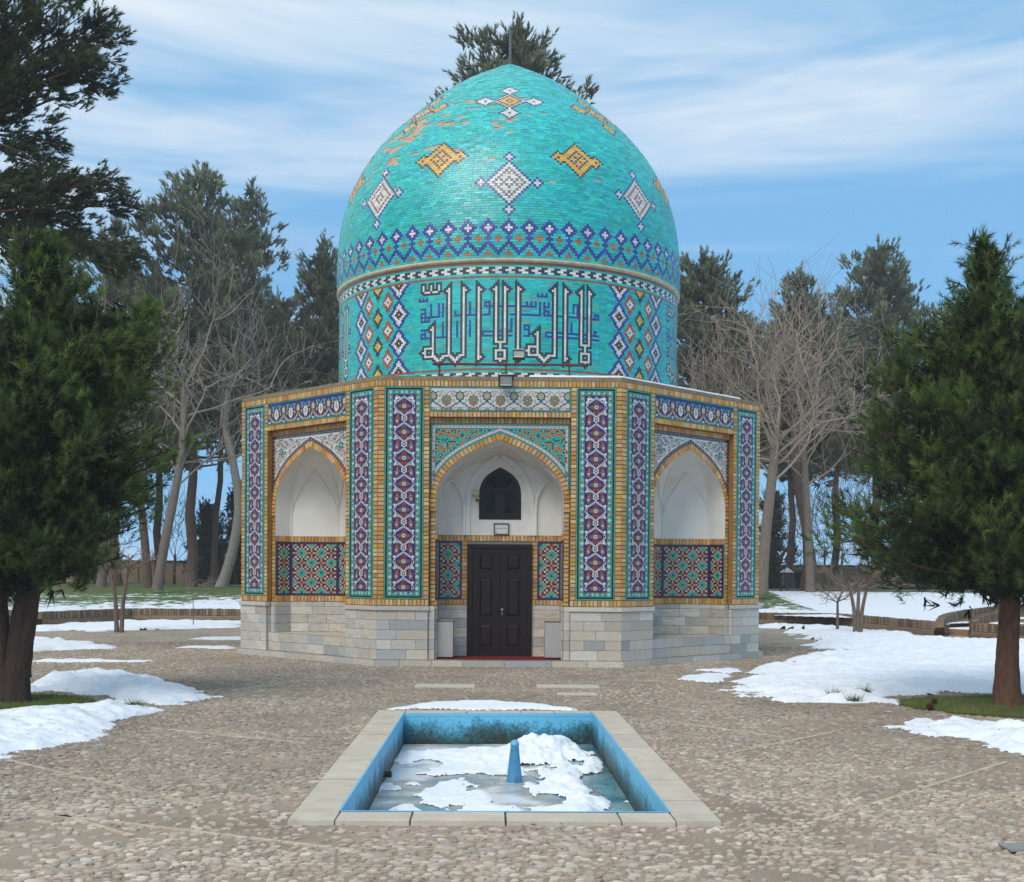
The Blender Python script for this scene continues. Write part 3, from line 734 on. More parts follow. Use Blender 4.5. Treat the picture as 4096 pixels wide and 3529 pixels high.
# frieze panels
def frieze(k, dark):
    pan = empty('frieze_panel', parent=tomb); z0, z1, hw = 5.018, 5.492, 1.384
    f = Acc()
    for (a0, a1, b0, b1) in ((-hw, hw, z1 - 0.02, z1), (-hw, hw, z0, z0 + 0.02), (-hw, -hw + 0.02, z0 + .021, z1 - .021), (hw - 0.02, hw, z0 + .021, z1 - .021)):
        n = 12 if a1 - a0 > 1 else 3
        for i in range(n):
            q = (a0 + (a1 - a0) * i / n + .001, a0 + (a1 - a0) * (i + 1) / n - .001, b0, b1) if n == 12 else (a0, a1, b0 + (b1 - b0) * i / n, b0 + (b1 - b0) * (i + 1) / n)
            c = [(q[0], q[2]), (q[1], q[2]), (q[1], q[3]), (q[0], q[3])]
            f.boxes([[FP(k, x, 0.03, z) for x, z in c] + [FP(k, x, -0.004, z) for x, z in c]], GREENF * random.uniform(0.8, 1.1))
    f.build('frame', m_tile, pan)
    base = NV if dark else S(206, 204, 200)
    t = Acc(); xs = np.linspace(-hw + 0.026, hw - 0.026, 15); zs = [z0 + 0.026, (z0 + z1) / 2, z1 - 0.026]
    for j in range(2):
        for i in range(14):
            q = [(xs[i] + .001, zs[j] + .001), (xs[i + 1] - .001, zs[j] + .001), (xs[i + 1] - .001, zs[j + 1] - .001), (xs[i] + .001, zs[j + 1] - .001)]
            P = np.array([FP(k, x, 0.014, z) for x, z in q] + [FP(k, x, 0.004, z) for x, z in q])
            if abs(k) <= 1:
                a = Acc(); ctr = P.mean(0); a.boxes([P - ctr], base * random.uniform(0.94, 1.06)); o = a.build('tile', m_print, pan); o.location = ctr
            else: t.boxes([P], base)
    if abs(k) > 1: t.build('tile', m_print, pan, kind='stuff')
    g = Acc(); g.add(FP(k, [-hw + .02, hw - .02, hw - .02, -hw + .02], 0.0105, [z0 + .02, z0 + .02, z1 - .02, z1 - .02]), [[0, 1, 2, 3]], S(20, 18, 22)); g.build('groove', m_mortar, pan)
    M = Flat(); zc = 5.235
    p = 0.53
    if not dark:
        M.lobed(0, 0, 0.108, 0.118, 8, 0.22, DK, 3); M.lobed(0, 0, 0.098, 0.108, 8, 0.24, OCHRE, 4)
        M.poly([(0, .068), (.048, 0), (0, -.068), (-.048, 0)], TQ, 5); M.poly([(0, .048), (.032, 0), (0, -.048), (-.032, 0)], DK, 6); M.disc(0, 0, 0.014, S(226, 200, 170), 7, 8, 0.02)
        M.poly([(0, .115), (.038, .085), (0, .065), (-.038, .085)], TQ, 5)
        for s in (-1, 1):
            M.disc(s * 0.075, 0.055, 0.012, TQ, 5, 5); M.disc(s * 0.082, -0.02, 0.012, TQ, 5, 5); M.disc(s * 0.06, -0.075, 0.012, TQ, 5, 5)
            x = s * p / 2
            M.stroke([(s * 0.26, -0.005), (s * 0.225, -0.06), (s * 0.16, -0.085), (s * 0.11, -0.13), (s * 0.045, -0.155)], 0.032, S(24, 26, 48), 2, 9)
            M.stroke([(s * 0.26, -0.005), (s * 0.225, -0.06), (s * 0.16, -0.085), (s * 0.11, -0.13), (s * 0.045, -0.155)], 0.011, TQ, 3, 9)
            for q in ((0.225, -0.06), (0.155, -0.09), (0.10, -0.135)): M.disc(s * q[0], q[1], 0.011, S(226, 190, 160), 4, 6)
            M.stroke([(s * 0.01, 0.12), (s * 0.05, 0.16), (s * 0.11, 0.175), (s * 0.18, 0.155)], 0.008, BN, 2, 8); M.disc(s * 0.165, 0.158, 0.018, BN, 3, 5); M.disc(s * 0.13, 0.075, 0.018, BN, 3, 4)
            M.stroke([(s * 0.13, 0.075), (s * 0.16, 0.11), (s * 0.10, 0.13)], 0.006, BN, 2, 5)
            M.lobed(s * 0.105, 0.125, 0.030, 0.030, 3, 0.35, GG, 3); M.lobed(s * 0.145, -0.005 + 0.0, 0.026, 0.03, 3, 0.35, GG, 3)
            M.stroke([(s * 0.12, -0.045), (s * 0.15, -0.03), (s * 0.195, -0.055)], 0.006, BN, 2, 5)
            M.stroke([(s * 0.02, -0.10), (s * 0.06, -0.16), (s * 0.13, -0.165), (s * 0.19, -0.135), (s * 0.24, -0.15)], 0.008, BN, 2, 9); M.disc(s * 0.215, -0.19, 0.011, BN, 3, 5)
            M.stroke([(s * 0.19, -0.17), (s * 0.20, -0.20), (s * 0.235, -0.195)], 0.011, BN, 3, 5)
            M.lobed(s * 0.085, -0.195, 0.04, 0.025, 3, 0.3, BN, 2)
        M.lobed(0, -0.185, 0.05, 0.055, 5, 0.3, BN, 3); M.disc(0, -0.165, 0.014, TQ, 4, 4); M.disc(0, -0.20, 0.02, WH, 4, 6)
        B = Flat(); B.lobed(0, 0, 0.102, 0.105, 8, 0.26, S(34, 26, 54), 3); B.lobed(0, 0, 0.072, 0.076, 8, 0.25, S(160, 168, 122), 4); B.disc(0, 0, 0.022, DK, 5, 8, 0.03); B.disc(0, -0.002, 0.014, WH, 6, 8, 0.02); B.disc(0, 0.075, 0.012, S(80, 110, 170), 5, 4)
        B.disc(0, -0.262, 0.040, DK, 3, 10); B.lobed(0, -0.262, 0.034, 0.034, 6, 0.35, S(210, 170, 120), 4); B.disc(0, -0.262, 0.011, TQ, 5, 6)
        by = 0.082
    else:
        M.lobed(0, 0, 0.098, 0.135, 9, 0.18, S(30, 20, 50), 3); M.lobed(0, 0, 0.090, 0.126, 9, 0.2, WH, 4); M.disc(0, 0, 0.034, BN, 5, 8, 0.062); M.disc(0, 0, 0.024, S(208, 160, 50), 6, 8, 0.05)
        M.poly([(0, .118), (.024, .09), (0, .064), (-.024, .09)], TQ, 5)
        for s in (-1, 1):
            for x, y in ((0.052, 0.06), (0.062, 0.0), (0.045, -0.06)): M.poly([(s * x, y + .016), (s * (x + .015), y), (s * x, y - .016)][::-s], BN, 5)
            M.stroke([(s * 0.265, -0.01), (s * 0.20, -0.10), (s * 0.12, -0.145), (s * 0.05, -0.185)], 0.052, S(170, 138, 62), 2, 9)
            for q in ((0.215, -0.085), (0.145, -0.13), (0.08, -0.168)): M.disc(s * q[0], q[1], 0.011, WH, 4, 6)
            M.stroke([(s * 0.012, 0.125), (s * 0.05, 0.165), (s * 0.11, 0.175), (s * 0.17, 0.16)], 0.014, S(60, 190, 200), 2, 8)
            M.poly([(s * .12, .16), (s * .175, .175), (s * .15, .13)][::-s], S(60, 190, 200), 3)
            M.poly([(s * .09, .145), (s * .135, .135), (s * .13, .08), (s * .10, .075)][::-s], S(196, 166, 60), 3); M.poly([(s * .12, .03), (s * .165, .03), (s * .16, -.035), (s * .13, -.04)][::-s], S(196, 166, 60), 3)
            M.poly([(s * .115, .09), (s * .16, .075), (s * .12, .05)][::-s], S(60, 190, 200), 3)
            M.stroke([(s * 0.04, -0.19), (s * 0.10, -0.20), (s * 0.17, -0.15), (s * 0.215, -0.145)], 0.014, S(60, 190, 200), 3, 8)
        M.poly([(-.13, -.225), (.13, -.225), (0, -.12)], S(170, 120, 46), 3); M.disc(0, -0.195, 0.024, WH, 4, 5)
        B = Flat(); B.lobed(0, 0, 0.078, 0.098, 6, 0.2, S(150, 104, 34), 3); B.lobed(0, 0, 0.062, 0.08, 6, 0.2, S(176, 136, 54), 4)
        for x, y in ((0, .03), (-.025, .015), (.025, .015), (-.02, -.03), (.02, -.03), (0, -.012)): B.disc(x, y, 0.011, WH, 5, 6, 0.018)
        B.lobed(0, -0.26, 0.04, 0.048, 5, 0.25, WH, 3); B.disc(0, -0.26, 0.012, S(90, 40, 30), 4, 6); B.stroke([(-0.07, -0.29), (-0.075, -0.25), (-0.05, -0.22)], 0.008, S(60, 190, 200), 3, 5); B.stroke([(0.05, -0.22), (0.075, -0.25), (0.07, -0.29)], 0.008, S(60, 190, 200), 3, 5)
        by = 0.075
    F = Flat()
    for i in range(-3, 4): F.put(M, i * p, zc)
    for i in range(-3, 4): F.put(B, (i + 0.5) * p, zc + by)
    F.clip(-hw + 0.028, hw - 0.028, z0 + 0.03, z1 - 0.028)
    F.build(k, 0.003, 'painted_pattern', pan)
for k in DF: frieze(k, k % 2 != 0)

# spandrels
def spandrel(k, front):
    pan = empty('spandrel_panel', parent=tomb); z1 = 4.787
    field = TQ if front else S(208, 206, 196); bd = S(204, 196, 196) if front else S(34, 26, 44)
    OA = arch_off(0.126); OA = OA[OA[:, 0] <= 1.372]
    if OA[-1, 0] < 1.37: OA = np.concatenate([OA, [(1.372, OA[-1, 1] - 0.1)]])
    for s in (-1, 1):
        F = Flat()
        # field as strips between the arch and the top line
        for i in range(len(OA) - 1):
            x0, za = OA[i]; x1, zb = OA[i + 1]
            F.poly([(s * x0, za), (s * x1, zb), (s * x1, z1), (s * x0, z1)][::s], field, 0)
        def edge(lo, hi, col, l):
            a = arch_off(0.126 + lo); b = arch_off(0.126 + hi)
            n = min(len(a), len(b))
            for i in range(n - 1):
                if b[i + 1][0] > 1.37 or a[i + 1][0] > 1.37: break
                F.poly([(s * a[i][0], a[i][1]), (s * a[i + 1][0], a[i + 1][1]), (s * b[i + 1][0], min(b[i + 1][1], z1)), (s * b[i][0], min(b[i][1], z1))][::s], col, l)
            F.poly([(0, z1 - lo), (0, z1 - hi), (s * (1.372 - hi), z1 - hi), (s * (1.372 - lo), z1 - lo)][::-s], col, l)
            F.poly([(s * (1.372 - lo), z1 - lo), (s * (1.372 - hi), z1 - hi), (s * (1.372 - hi), 3.62 + hi * 2), (s * (1.372 - lo), 3.50)][::-s], col, l)
        o = 0.022 if front else 0.0
        if front: edge(0.0, 0.02, S(40, 160, 140), 1)
        edge(o, o + 0.010, S(24, 30, 34) if front else BN, 2); edge(o + 0.010, o + 0.062, bd, 2); edge(o + 0.062, o + 0.070, S(24, 30, 34) if front else BN, 2)
        # circles on the border
        m = arch_off(0.126 + o + 0.036); L = np.concatenate([[0], np.cumsum(np.hypot(*np.diff(m, axis=0).T))]); l = 0.05
        while l < L[-1]:
            x = np.interp(l, L, m[:, 0]); z = np.interp(l, L, m[:, 1])
            if x < 1.33:
                F.disc(s * x, z, 0.013, DK if front else WH, 3, 7); F.disc(s * x, z, 0.006, bd, 4, 5)
                x2 = np.interp(l + 0.04, L, m[:, 0]); z2 = np.interp(l + 0.04, L, m[:, 1]); F.disc(s * x2, z2, 0.010, BN if front else S(60, 120, 120), 3, 4, 0.006)
            l += 0.08
        for x in np.arange(0.06, 1.33, 0.085): F.disc(s * x, z1 - o - 0.036, 0.013, DK if front else WH, 3, 7); F.disc(s * x, z1 - o - 0.036, 0.006, bd, 4, 5); F.disc(s * (x + 0.042), z1 - o - 0.032, 0.012, BN if front else S(60, 120, 120), 3, 4, 0.006)
        for z in np.arange(3.68, 4.72, 0.085): F.disc(s * (1.372 - o - 0.036), z, 0.013, DK if front else WH, 3, 7); F.disc(s * (1.372 - o - 0.036), z, 0.006, bd, 4, 5)
        # arabesque
        cv = lambda x, y: (-1.385 + (x - 110) * 0.000886, 4.785 - (y - 90) * 0.000886)
        vines = [[(240, 215), (350, 235), (470, 270), (490, 315), (480, 380), (495, 470), (500, 560), (530, 670), (610, 665), (690, 590), (705, 515), (640, 485), (560, 490), (495, 470)],
                 [(240, 215), (255, 270), (260, 330)], [(490, 315), (560, 265), (640, 240), (715, 235), (790, 275), (830, 325), (885, 375), (945, 410), (1030, 400)],
                 [(830, 325), (800, 380), (775, 400), (700, 410)], [(1030, 260), (1060, 300), (1095, 310), (1130, 260), (1180, 235), (1240, 230), (1295, 250), (1370, 250), (1460, 215)],
                 [(495, 470), (400, 450), (335, 465), (280, 530), (250, 600), (245, 680), (285, 750), (340, 795), (400, 760), (430, 690)], [(235, 390), (275, 430), (335, 465)], [(340, 795), (345, 890), (295, 945), (215, 1010)], [(945, 410), (955, 460)]]
        dots = [(240, 215), (350, 235), (470, 262), (490, 315), (478, 380), (495, 470), (530, 670), (610, 665), (690, 590), (705, 515), (260, 330), (560, 265), (715, 235), (790, 275), (885, 375), (945, 410), (775, 400), (1095, 310), (1180, 235), (1295, 250), (1370, 250), (335, 465), (280, 530), (260, 615), (245, 680), (285, 750), (340, 795), (410, 745), (340, 890), (600, 420), (435, 570)]
        blobs = [(415, 215), (515, 210), (370, 345), (585, 370), (645, 250), (730, 330), (850, 215), (950, 315), (940, 240), (1040, 385), (1215, 305), (1120, 260), (240, 390), (225, 480), (385, 555), (585, 560), (430, 620), (340, 700), (215, 810), (240, 885), (380, 850), (640, 400), (840, 460), (830, 520), (550, 610), (650, 520), (300, 300), (410, 300), (330, 640), (470, 710), (1180, 360), (700, 300), (540, 340), (200, 730)]
        rr = random.Random(3)
        for x, y in blobs:
            u, z = cv(x, y)
            if front:
                for q in range(2): F.lobed(-s * (u + rr.uniform(-.02, .02)), z + rr.uniform(-.02, .02), rr.uniform(0.038, 0.062), rr.uniform(0.028, 0.048), rr.choice((3, 4, 5)), 0.5, OCHRE * rr.uniform(0.9, 1.15), 1 + q, rr.uniform(0, 6))
                F.disc(-s * u, z, 0.007, WH, 5, 6)
            else:
                F.stroke([(-s * (u - .04), z - .01), (-s * (u - 0.01), z + .03), (-s * (u + .02), z - .005), (-s * (u + .045), z + .02)], 0.019, DK if rr.random() < .55 else BN, 1, 7)
                F.stroke([(-s * (u - .03), z - .02), (-s * u, z - 0.035), (-s * (u + .03), z - .02)], 0.013, BN, 1, 5)
        for v in vines:
            p = [(-s * cv(x, y)[0], cv(x, y)[1]) for x, y in v]
            F.stroke(p, 0.021 if front else 0.018, S(52, 34, 30) if front else S(30, 40, 54), 3, max(6, len(p) * 3))
            if not front: F.stroke(p, 0.007, S(110, 160, 160), 4, max(6, len(p) * 3))
        for x, y in dots:
            u, z = cv(x, y); F.disc(-s * u, z, 0.0125 if front else 0.009, WH, 5, 7)
            if front: F.disc(-s * u, z, 0.005, DK, 6, 5)
        if not front:
            u, z = cv(480, 480); F.lobed(-s * u, z, 0.085, 0.095, 6, 0.3, S(30, 60, 80), 5); F.lobed(-s * u, z, 0.072, 0.082, 6, 0.3, S(26, 140, 136), 6); F.lobed(-s * u, z, 0.03, 0.04, 4, 0.3, S(190, 160, 80), 7)
        F.build(k, 0.128, 'painted_pattern', pan)
for k in DF: spandrel(k, k % 2 == 0)

# ======================================================= door
door = empty('door', parent=tomb)
DI = 1.10     # back wall inset
def fbox(A, k, u0, u1, i0, i1, z0, z1, c):
    q = [(u0, z0), (u1, z0), (u1, z1), (u0, z1)]
    A.boxes([[FP(k, x, i1, z) for x, z in q] + [FP(k, x, i0, z) for x, z in q]], c, ((4, 5, 6, 7), (0, 1, 5, 4), (1, 2, 6, 5), (2, 3, 7, 6), (3, 0, 4, 7), (3, 2, 1, 0)))
DB = S(40, 27, 22)
f = Acc(); fbox(f, 0, -0.666, -0.56, DI - 0.06, DI + 0.10, 0.135, 2.438, DB); fbox(f, 0, 0.56, 0.666, DI - 0.06, DI + 0.10, 0.135, 2.438, DB); fbox(f, 0, -0.559, 0.559, DI - 0.06, DI + 0.10, 2.36, 2.438, DB); f.build('frame', m_wood, door)
for s in (-1, 1):
    f = Acc(); a0, a1 = (-0.557, -0.004) if s < 0 else (0.004, 0.557)
    fbox(f, 0, a0, a1, DI - 0.02, DI + 0.04, 0.14, 2.355, DB)
    uc = (a0 + a1) / 2
    lf = f.build('leaf', m_wood, door)
    for z0, z1 in ((0.33, 0.80), (0.94, 1.76), (1.90, 2.235)):
        # moulding ring and bevelled raised field
        g = Acc(); w = 0.152
        for b in ((uc - w, uc - w + .022, z0, z1), (uc + w - .022, uc + w, z0, z1), (uc - w + .022, uc + w - .022, z0, z0 + .022), (uc - w + .022, uc + w - .022, z1 - .022, z1)): fbox(g, 0, b[0], b[1], DI - 0.034, DI - 0.02, b[2], b[3], DB)
        i, o = w - 0.06, w - 0.026
        ou = [(uc - o, z0 + .026), (uc + o, z0 + .026), (uc + o, z1 - .026), (uc - o, z1 - .026)]; inn = [(uc - i, z0 + .062), (uc + i, z0 + .062), (uc + i, z1 - .062), (uc - i, z1 - .062)]
        g.boxes([[FP(0, x, DI - 0.02, z) for x, z in ou] + [FP(0, x, DI - 0.046, z) for x, z in inn]], DB)
        g.build('raised_panel', m_wood, lf)
f = Acc(); fbox(f, 0, -0.026, -0.003, DI - 0.045, DI - 0.02, 0.15, 2.35, DB); f.build('astragal', m_wood, door)
f = Acc(); p = FP(0, 0.055, DI - 0.02, 1.10); q = FP(0, 0.055, DI - 0.075, 1.10); f.tube([p, q], [0.012, 0.012], 8, S(150, 150, 150)); f.tube([q, FP(0, 0.055, DI - 0.10, 1.10)], [0.026, 0.020], 10, S(170, 168, 160))
fbox(f, 0, 0.04, 0.07, DI - 0.028, DI - 0.02, 0.98, 1.05, S(120, 118, 112)); f.build('handle', m_metal, door)

# ======================================================= window in the porch
win = empty('window', parent=tomb); WD = D1 + 0.05
f = Acc(); inn = offcurve(WINH, -0.0); 
wo_ = WINH; wi = offcurve(WINH, -0.078); wi[0] = (0, WINH[0, 1] - 0.10); wi = wi[wi[:, 1] >= 3.02]; 
a1_ = resample(np.concatenate([wo_]), 30); b1_ = resample(np.concatenate([wi, [(wi[-1, 0], 3.03)]]), 30)
for s in (-1, 1):
    f.grid(np.array([FP(0, s * a1_[:, 0] * 0.995, WD - 0.06, a1_[:, 1]), FP(0, s * b1_[:, 0], WD - 0.06, b1_[:, 1]), FP(0, s * b1_[:, 0], WD + 0.02, b1_[:, 1])]), DB)
fbox(f, 0, -0.434, 0.434, WD - 0.0605, WD + 0.02, 2.947, 3.035, DB); fbox(f, 0, -0.357, 0.357, WD - 0.045, WD + 0.02, 3.52, 3.60, DB); fbox(f, 0, -0.035, 0.035, WD - 0.05, WD + 0.02, 3.036, 3.519, DB)
for s in (-1, 1):
    a, b = sorted((s * 0.036, s * 0.10)); fbox(f, 0, a, b, WD - 0.03, WD + 0.02, 3.036, 3.519, DB); a, b = sorted((s * 0.295, s * 0.357)); fbox(f, 0, a, b, WD - 0.03, WD + 0.02, 3.036, 3.519, DB)
    a, b = sorted((s * 0.101, s * 0.294)); fbox(f, 0, a, b, WD - 0.03, WD + 0.02, 3.036, 3.085, DB); fbox(f, 0, a, b, WD - 0.03, WD + 0.02, 3.465, 3.519, DB)
    pts = dens([(s * 0.10, 3.60), (s * 0.13, 3.68), (s * 0.20, 3.78), (s * 0.27, 3.80)], 9); f.tube([FP(0, x, WD - 0.02, z) for x, z in pts], 0.016, 4, DB)
f.build('frame', m_wood, win)
g = Acc()
for a, b, c, d in ((-0.294, -0.101, 3.085, 3.465), (0.101, 0.294, 3.085, 3.465)): g.add(FP(0, [a, b, b, a], WD, [c, c, d, d]), [[0, 1, 2, 3]], S(20, 24, 26))
for s in (-1, 1):
    q = b1_[b1_[:, 1] > 3.6]; P = [(s * x, z) for x, z in q] + [(s * q[-1][0], 3.60), (0, 3.60)]
    P = np.array(P); g.add(FP(0, P[:, 0], WD, P[:, 1]), [list(range(len(P)))], S(20, 24, 26))
g.build('pane', m_glass, win)

# ======================================================= dome and drum
DX = 0.14
dome_e = empty('dome', (DX, 0, 0), parent=tomb)
zk = np.array([8.453, 8.8, 9.3, 10.0, 10.7, 11.4, 12.0, 12.6, 13.1, 13.5, 13.9, 14.1, 14.117])
rk = np.array([4.105, 4.12, 4.10, 4.016, 3.82, 3.456, 2.997, 2.375, 1.793, 1.232, 0.518, 0.133, 0.0])
PR = dens(np.c_[rk, zk], 500); PR[:, 0] = np.maximum(PR[:, 0], 0)
PS = np.concatenate([[0], np.cumsum(np.hypot(*np.diff(PR, axis=0).T))])
CELL = 0.0547; NR = int(PS[-1] / CELL)
nrm = np.gradient(PR, axis=0); nrm = np.stack([nrm[:, 1], -nrm[:, 0]], 1); nrm /= np.linalg.norm(nrm, axis=1)[:, None]
def prof_at(s, off):
    r = np.interp(s, PS, PR[:, 0]); z = np.interp(s, PS, PR[:, 1]); nr = np.interp(s, PS, nrm[:, 0]); nz = np.interp(s, PS, nrm[:, 1])
    return r + nr * off, z + nz * off
BN_ = {'N': NAVY * 1.15, 'W': WHITET, 'O': S(186, 102, 52), 'D': S(74, 70, 112), 'Y': YBR, 'G': S(120, 118, 120), 'B': S(150, 88, 60), 'K': S(62, 60, 84)}
def base_pat(r, dx):      # period 8 columns, dx in -4..3
    a = abs(dx)
    T = {1: {0: 'O', 1: 'O', 4: 'N'}, 2: {0: 'O', 3: 'N', 4: 'N'}, 3: {2: 'N', 3: 'N'}, 4: {1: 'N', 2: 'N'}, 5: {0: 'N', 1: 'N'}, 6: {0: 'N', 4: 'O'}, 7: {0: 'N', 1: 'N', 3: 'O', 4: 'O'},
         8: {0: 'N', 4: 'O'}, 9: {0: 'N', 1: 'N'}, 10: {0: 'W', 1: 'N', 2: 'N'}, 11: {0: 'W', 1: 'W', 2: 'N', 3: 'N'}, 12: {0: 'W', 1: 'N', 2: 'N'}, 13: {0: 'N', 1: 'N'}, 14: {0: 'N'}}
    return T.get(r, {}).get(a)
def motif(r, dx, m16):
    """m16 sector index: even = multiples of 45 deg, odd = halfway"""
    if m16 % 2 == 0:
        dy = r - 29; q = abs(dx) + abs(dy); front = (m16 == 0)
        if q <= 8:
            if q in (6, 2) and (dx + dy) % 2 == 0: return ('G' if front else 'B')
            if q == 4 and (dx * 7 + dy * 3) % 3 == 0 and front: return 'G'
            return 'W'
        if q == 9: return 'N'
        for cx, cy in ((11, 0), (-11, 0), (0, 11), (0, -11)):
            qq = abs(dx - cx) + abs(dy - cy)
            if qq <= 1: return 'W'
            if qq == 2: return 'N'
        dy = r - 75; q = abs(dx) + abs(dy); w = 'W' if m16 % 4 == 0 else 'Y'
        if q == 0: return 'W'
        if q == 1: return 'D'
        if q <= 4: return 'Y'
        if q == 5: return 'D'
        if q == 6: return w
        hit = None
        for cx, cy in ((10, 0), (-10, 0), (0, 10), (0, -10)):
            qq = abs(dx - cx) + abs(dy - cy)
            if qq == 0: return 'D'
            if qq <= 3: return w
            if qq == 4: hit = 'D'
        if hit: return hit
        if q == 7: return 'D'
    else:
        dy = r - 41; q = abs(dx) + abs(dy)
        if q <= 7:
            if q == 0 or q == 4 or (abs(dx) == 1 and abs(dy) == 1): return 'D'
            return 'Y'
        for cx in (8, -8):
            qq = abs(dx - cx) + abs(dy)
            if qq == 0: return 'K'
            if qq <= 2: return 'Y'
            if qq == 3: return 'K'
        if q == 8: return 'K'
    return None
dome_tiles = []; 
for r in range(NR):
    s0 = r * CELL; rad = np.interp(s0 + CELL / 2, PS, PR[:, 0])
    if rad < 0.06: break
    if r <= 15:
        ncell = 480; cells = [None] * ncell
        for i in range(ncell):
            cells[i] = base_pat(r, ((i + 4) % 8) - 4)
        starts = -0.5
        ring_c = cells; dth = 2 * np.pi / ncell; th0 = -0.5 * dth
    else:
        NS = 16 if r < 56 else 8
        n16 = max(1, int(round(rad * 2 * np.pi / NS / CELL)));  n16 += (n16 % 2 == 0)
        ring_c = []
        for m in range(NS):
            for i in range(n16): ring_c.append(motif(r, i - n16 // 2, m * (16 // NS)) if n16 > 7 else None)
        dth = 2 * np.pi / (NS * n16); th0 = -(n16 / 2) * dth
    # merge to tiles
    n = len(ring_c); i = 0; ph = int(rng.integers(3)); lim = {'W': 3, 'Y': 3, 'N': 3, 'O': 3}
    while i < n:
        c = ring_c[i]; j = i + 1; mx = 3 if c in (None, 'W', 'Y') else (3 if c in ('O',) else (3 if r <= 15 else 1))
        if c is None and i == 0: mx = ph + 1
        while j < n and ring_c[j] == c and j - i < mx: j += 1
        dome_tiles.append((r, th0 + i * dth, th0 + j * dth, c)); i = j
def tile_boxes(R0, Z0, R1, Z1, r0, z0, r1, z1, ta, tb):
    """ring tile from inner profile (r0,z0)-(r1,z1) to outer (R0,Z0)-(R1,Z1)"""
    P = np.zeros((len(ta), 8, 3))
    for q, (t, rr, zz) in enumerate(((ta, r0, z0), (tb, r0, z0), (tb, r1, z1), (ta, r1, z1), (ta, R0, Z0), (tb, R0, Z0), (tb, R1, Z1), (ta, R1, Z1))):
        if q in (0, 1): rr, zz = r0, z0
        P[:, q, 0] = rr * np.sin(t); P[:, q, 1] = -rr * np.cos(t); P[:, q, 2] = zz
    return P
T = dome_tiles; R_ = np.array([t[0] for t in T], float); TA = np.array([t[1] for t in T]); TB = np.array([t[2] for t in T])
gap = 0.0028; g2 = 0.0028
rad_ = np.interp((R_ + .5) * CELL, PS, PR[:, 0])
offs = 0.010 + rng.normal(0, 0.0012, len(T))
tilt = rng.normal(0, 0.0012, len(T))
lost = np.zeros(len(T), bool)
thm = np.degrees(((TA + TB) / 2 + np.pi) % (2 * np.pi) - np.pi)
nz_ = fbm(thm / 5.5 + 40, R_ / 2.6, 3, 3)
lostn = nz_ - 0.0055 * np.abs(thm + 40) - 0.0065 * np.abs(R_ - 60)
isT = np.array([t[3] is None for t in T])
lost = isT & (lostn > 0.485) & (R_ > 30) & (R_ < 92)
lost |= isT & (fbm(thm / 2.2 + 7, R_ / 1.2, 9, 2) > 0.90) & (R_ > 18) & (R_ < 95) & (thm > -75) & (thm < 30)
lost |= isT & (np.abs(thm + 2) < 4) & (R_ > 52) & (R_ < 64) & (rng.random(len(T)) < 0.35)
offs[lost] -= 0.008
cold = np.zeros((len(T), 3))
big = fbm(thm / 11, R_ / 8, 21, 3)
for i, t in enumerate(T):
    if lost[i]: c = TERRA * rng.uniform(0.85, 1.1)
    elif t[3] is None:
        c = TURQ[int(rng.integers(5))] * (0.93 + 0.25 * (big[i] - 0.5) + rng.normal(0, 0.06)); 
        if rng.random() < 0.04: c = c * [1.8, 1.15, 1.1]
    else: c = BN_[t[3]] * (1 + rng.normal(0, 0.10)) * (rng.uniform(0.8, 1.6) if t[3] == 'N' and rng.random() < .4 else 1)
    cold[i] = c
R0, Z0 = prof_at(R_ * CELL + g2, offs - tilt); R1, Z1 = prof_at((R_ + 1) * CELL - g2, offs + tilt)
r0, z0 = prof_at(R_ * CELL + g2, -0.004); r1, z1 = prof_at((R_ + 1) * CELL - g2, -0.004)
gth = gap / np.maximum(rad_, 0.1)
DP = tile_boxes(R0, Z0, R1, Z1, r0, z0, r1, z1, TA + gth, TB - gth)
cand = np.where((np.abs(thm) < 24) & (R_ < 40))[0]; cand = cand[np.argsort(-((TB - TA) * rad_)[cand] + R_[cand] * 1e-4 + np.abs(thm[cand]) * 1e-4, kind='stable')][:300]
keep = np.ones(len(T), bool); keep[cand] = False
for i in cand:
    a = Acc(); ctr = DP[i].mean(0); a.boxes([DP[i] - ctr], cold[i]); o = a.build('tile', m_tile, dome_e); o.location = ctr
a = Acc(); a.boxes(DP[keep], cold[keep]); a.build('tile', m_tile, dome_e, kind='stuff')
# shell
nth = 96; th = np.linspace(0, 2 * np.pi, nth + 1); pr = PR[::8]
V = np.zeros((len(pr), nth + 1, 3)); V[..., 0] = (pr[:, 0, None]) * np.sin(th); V[..., 1] = -(pr[:, 0, None]) * np.cos(th); V[..., 2] = pr[:, 1, None] - 0.001
a = Acc(); a.grid(V, MORT * 0.8); a.build('shell', m_mortar, dome_e, smooth=True)

# drum
drum_e = empty('drum', (DX, 0, 0), parent=tomb)
RD = 4.055; NC = 552; U = 2 * np.pi / NC; RH = 0.04405; ZT = 8.046
grid_rows = {}
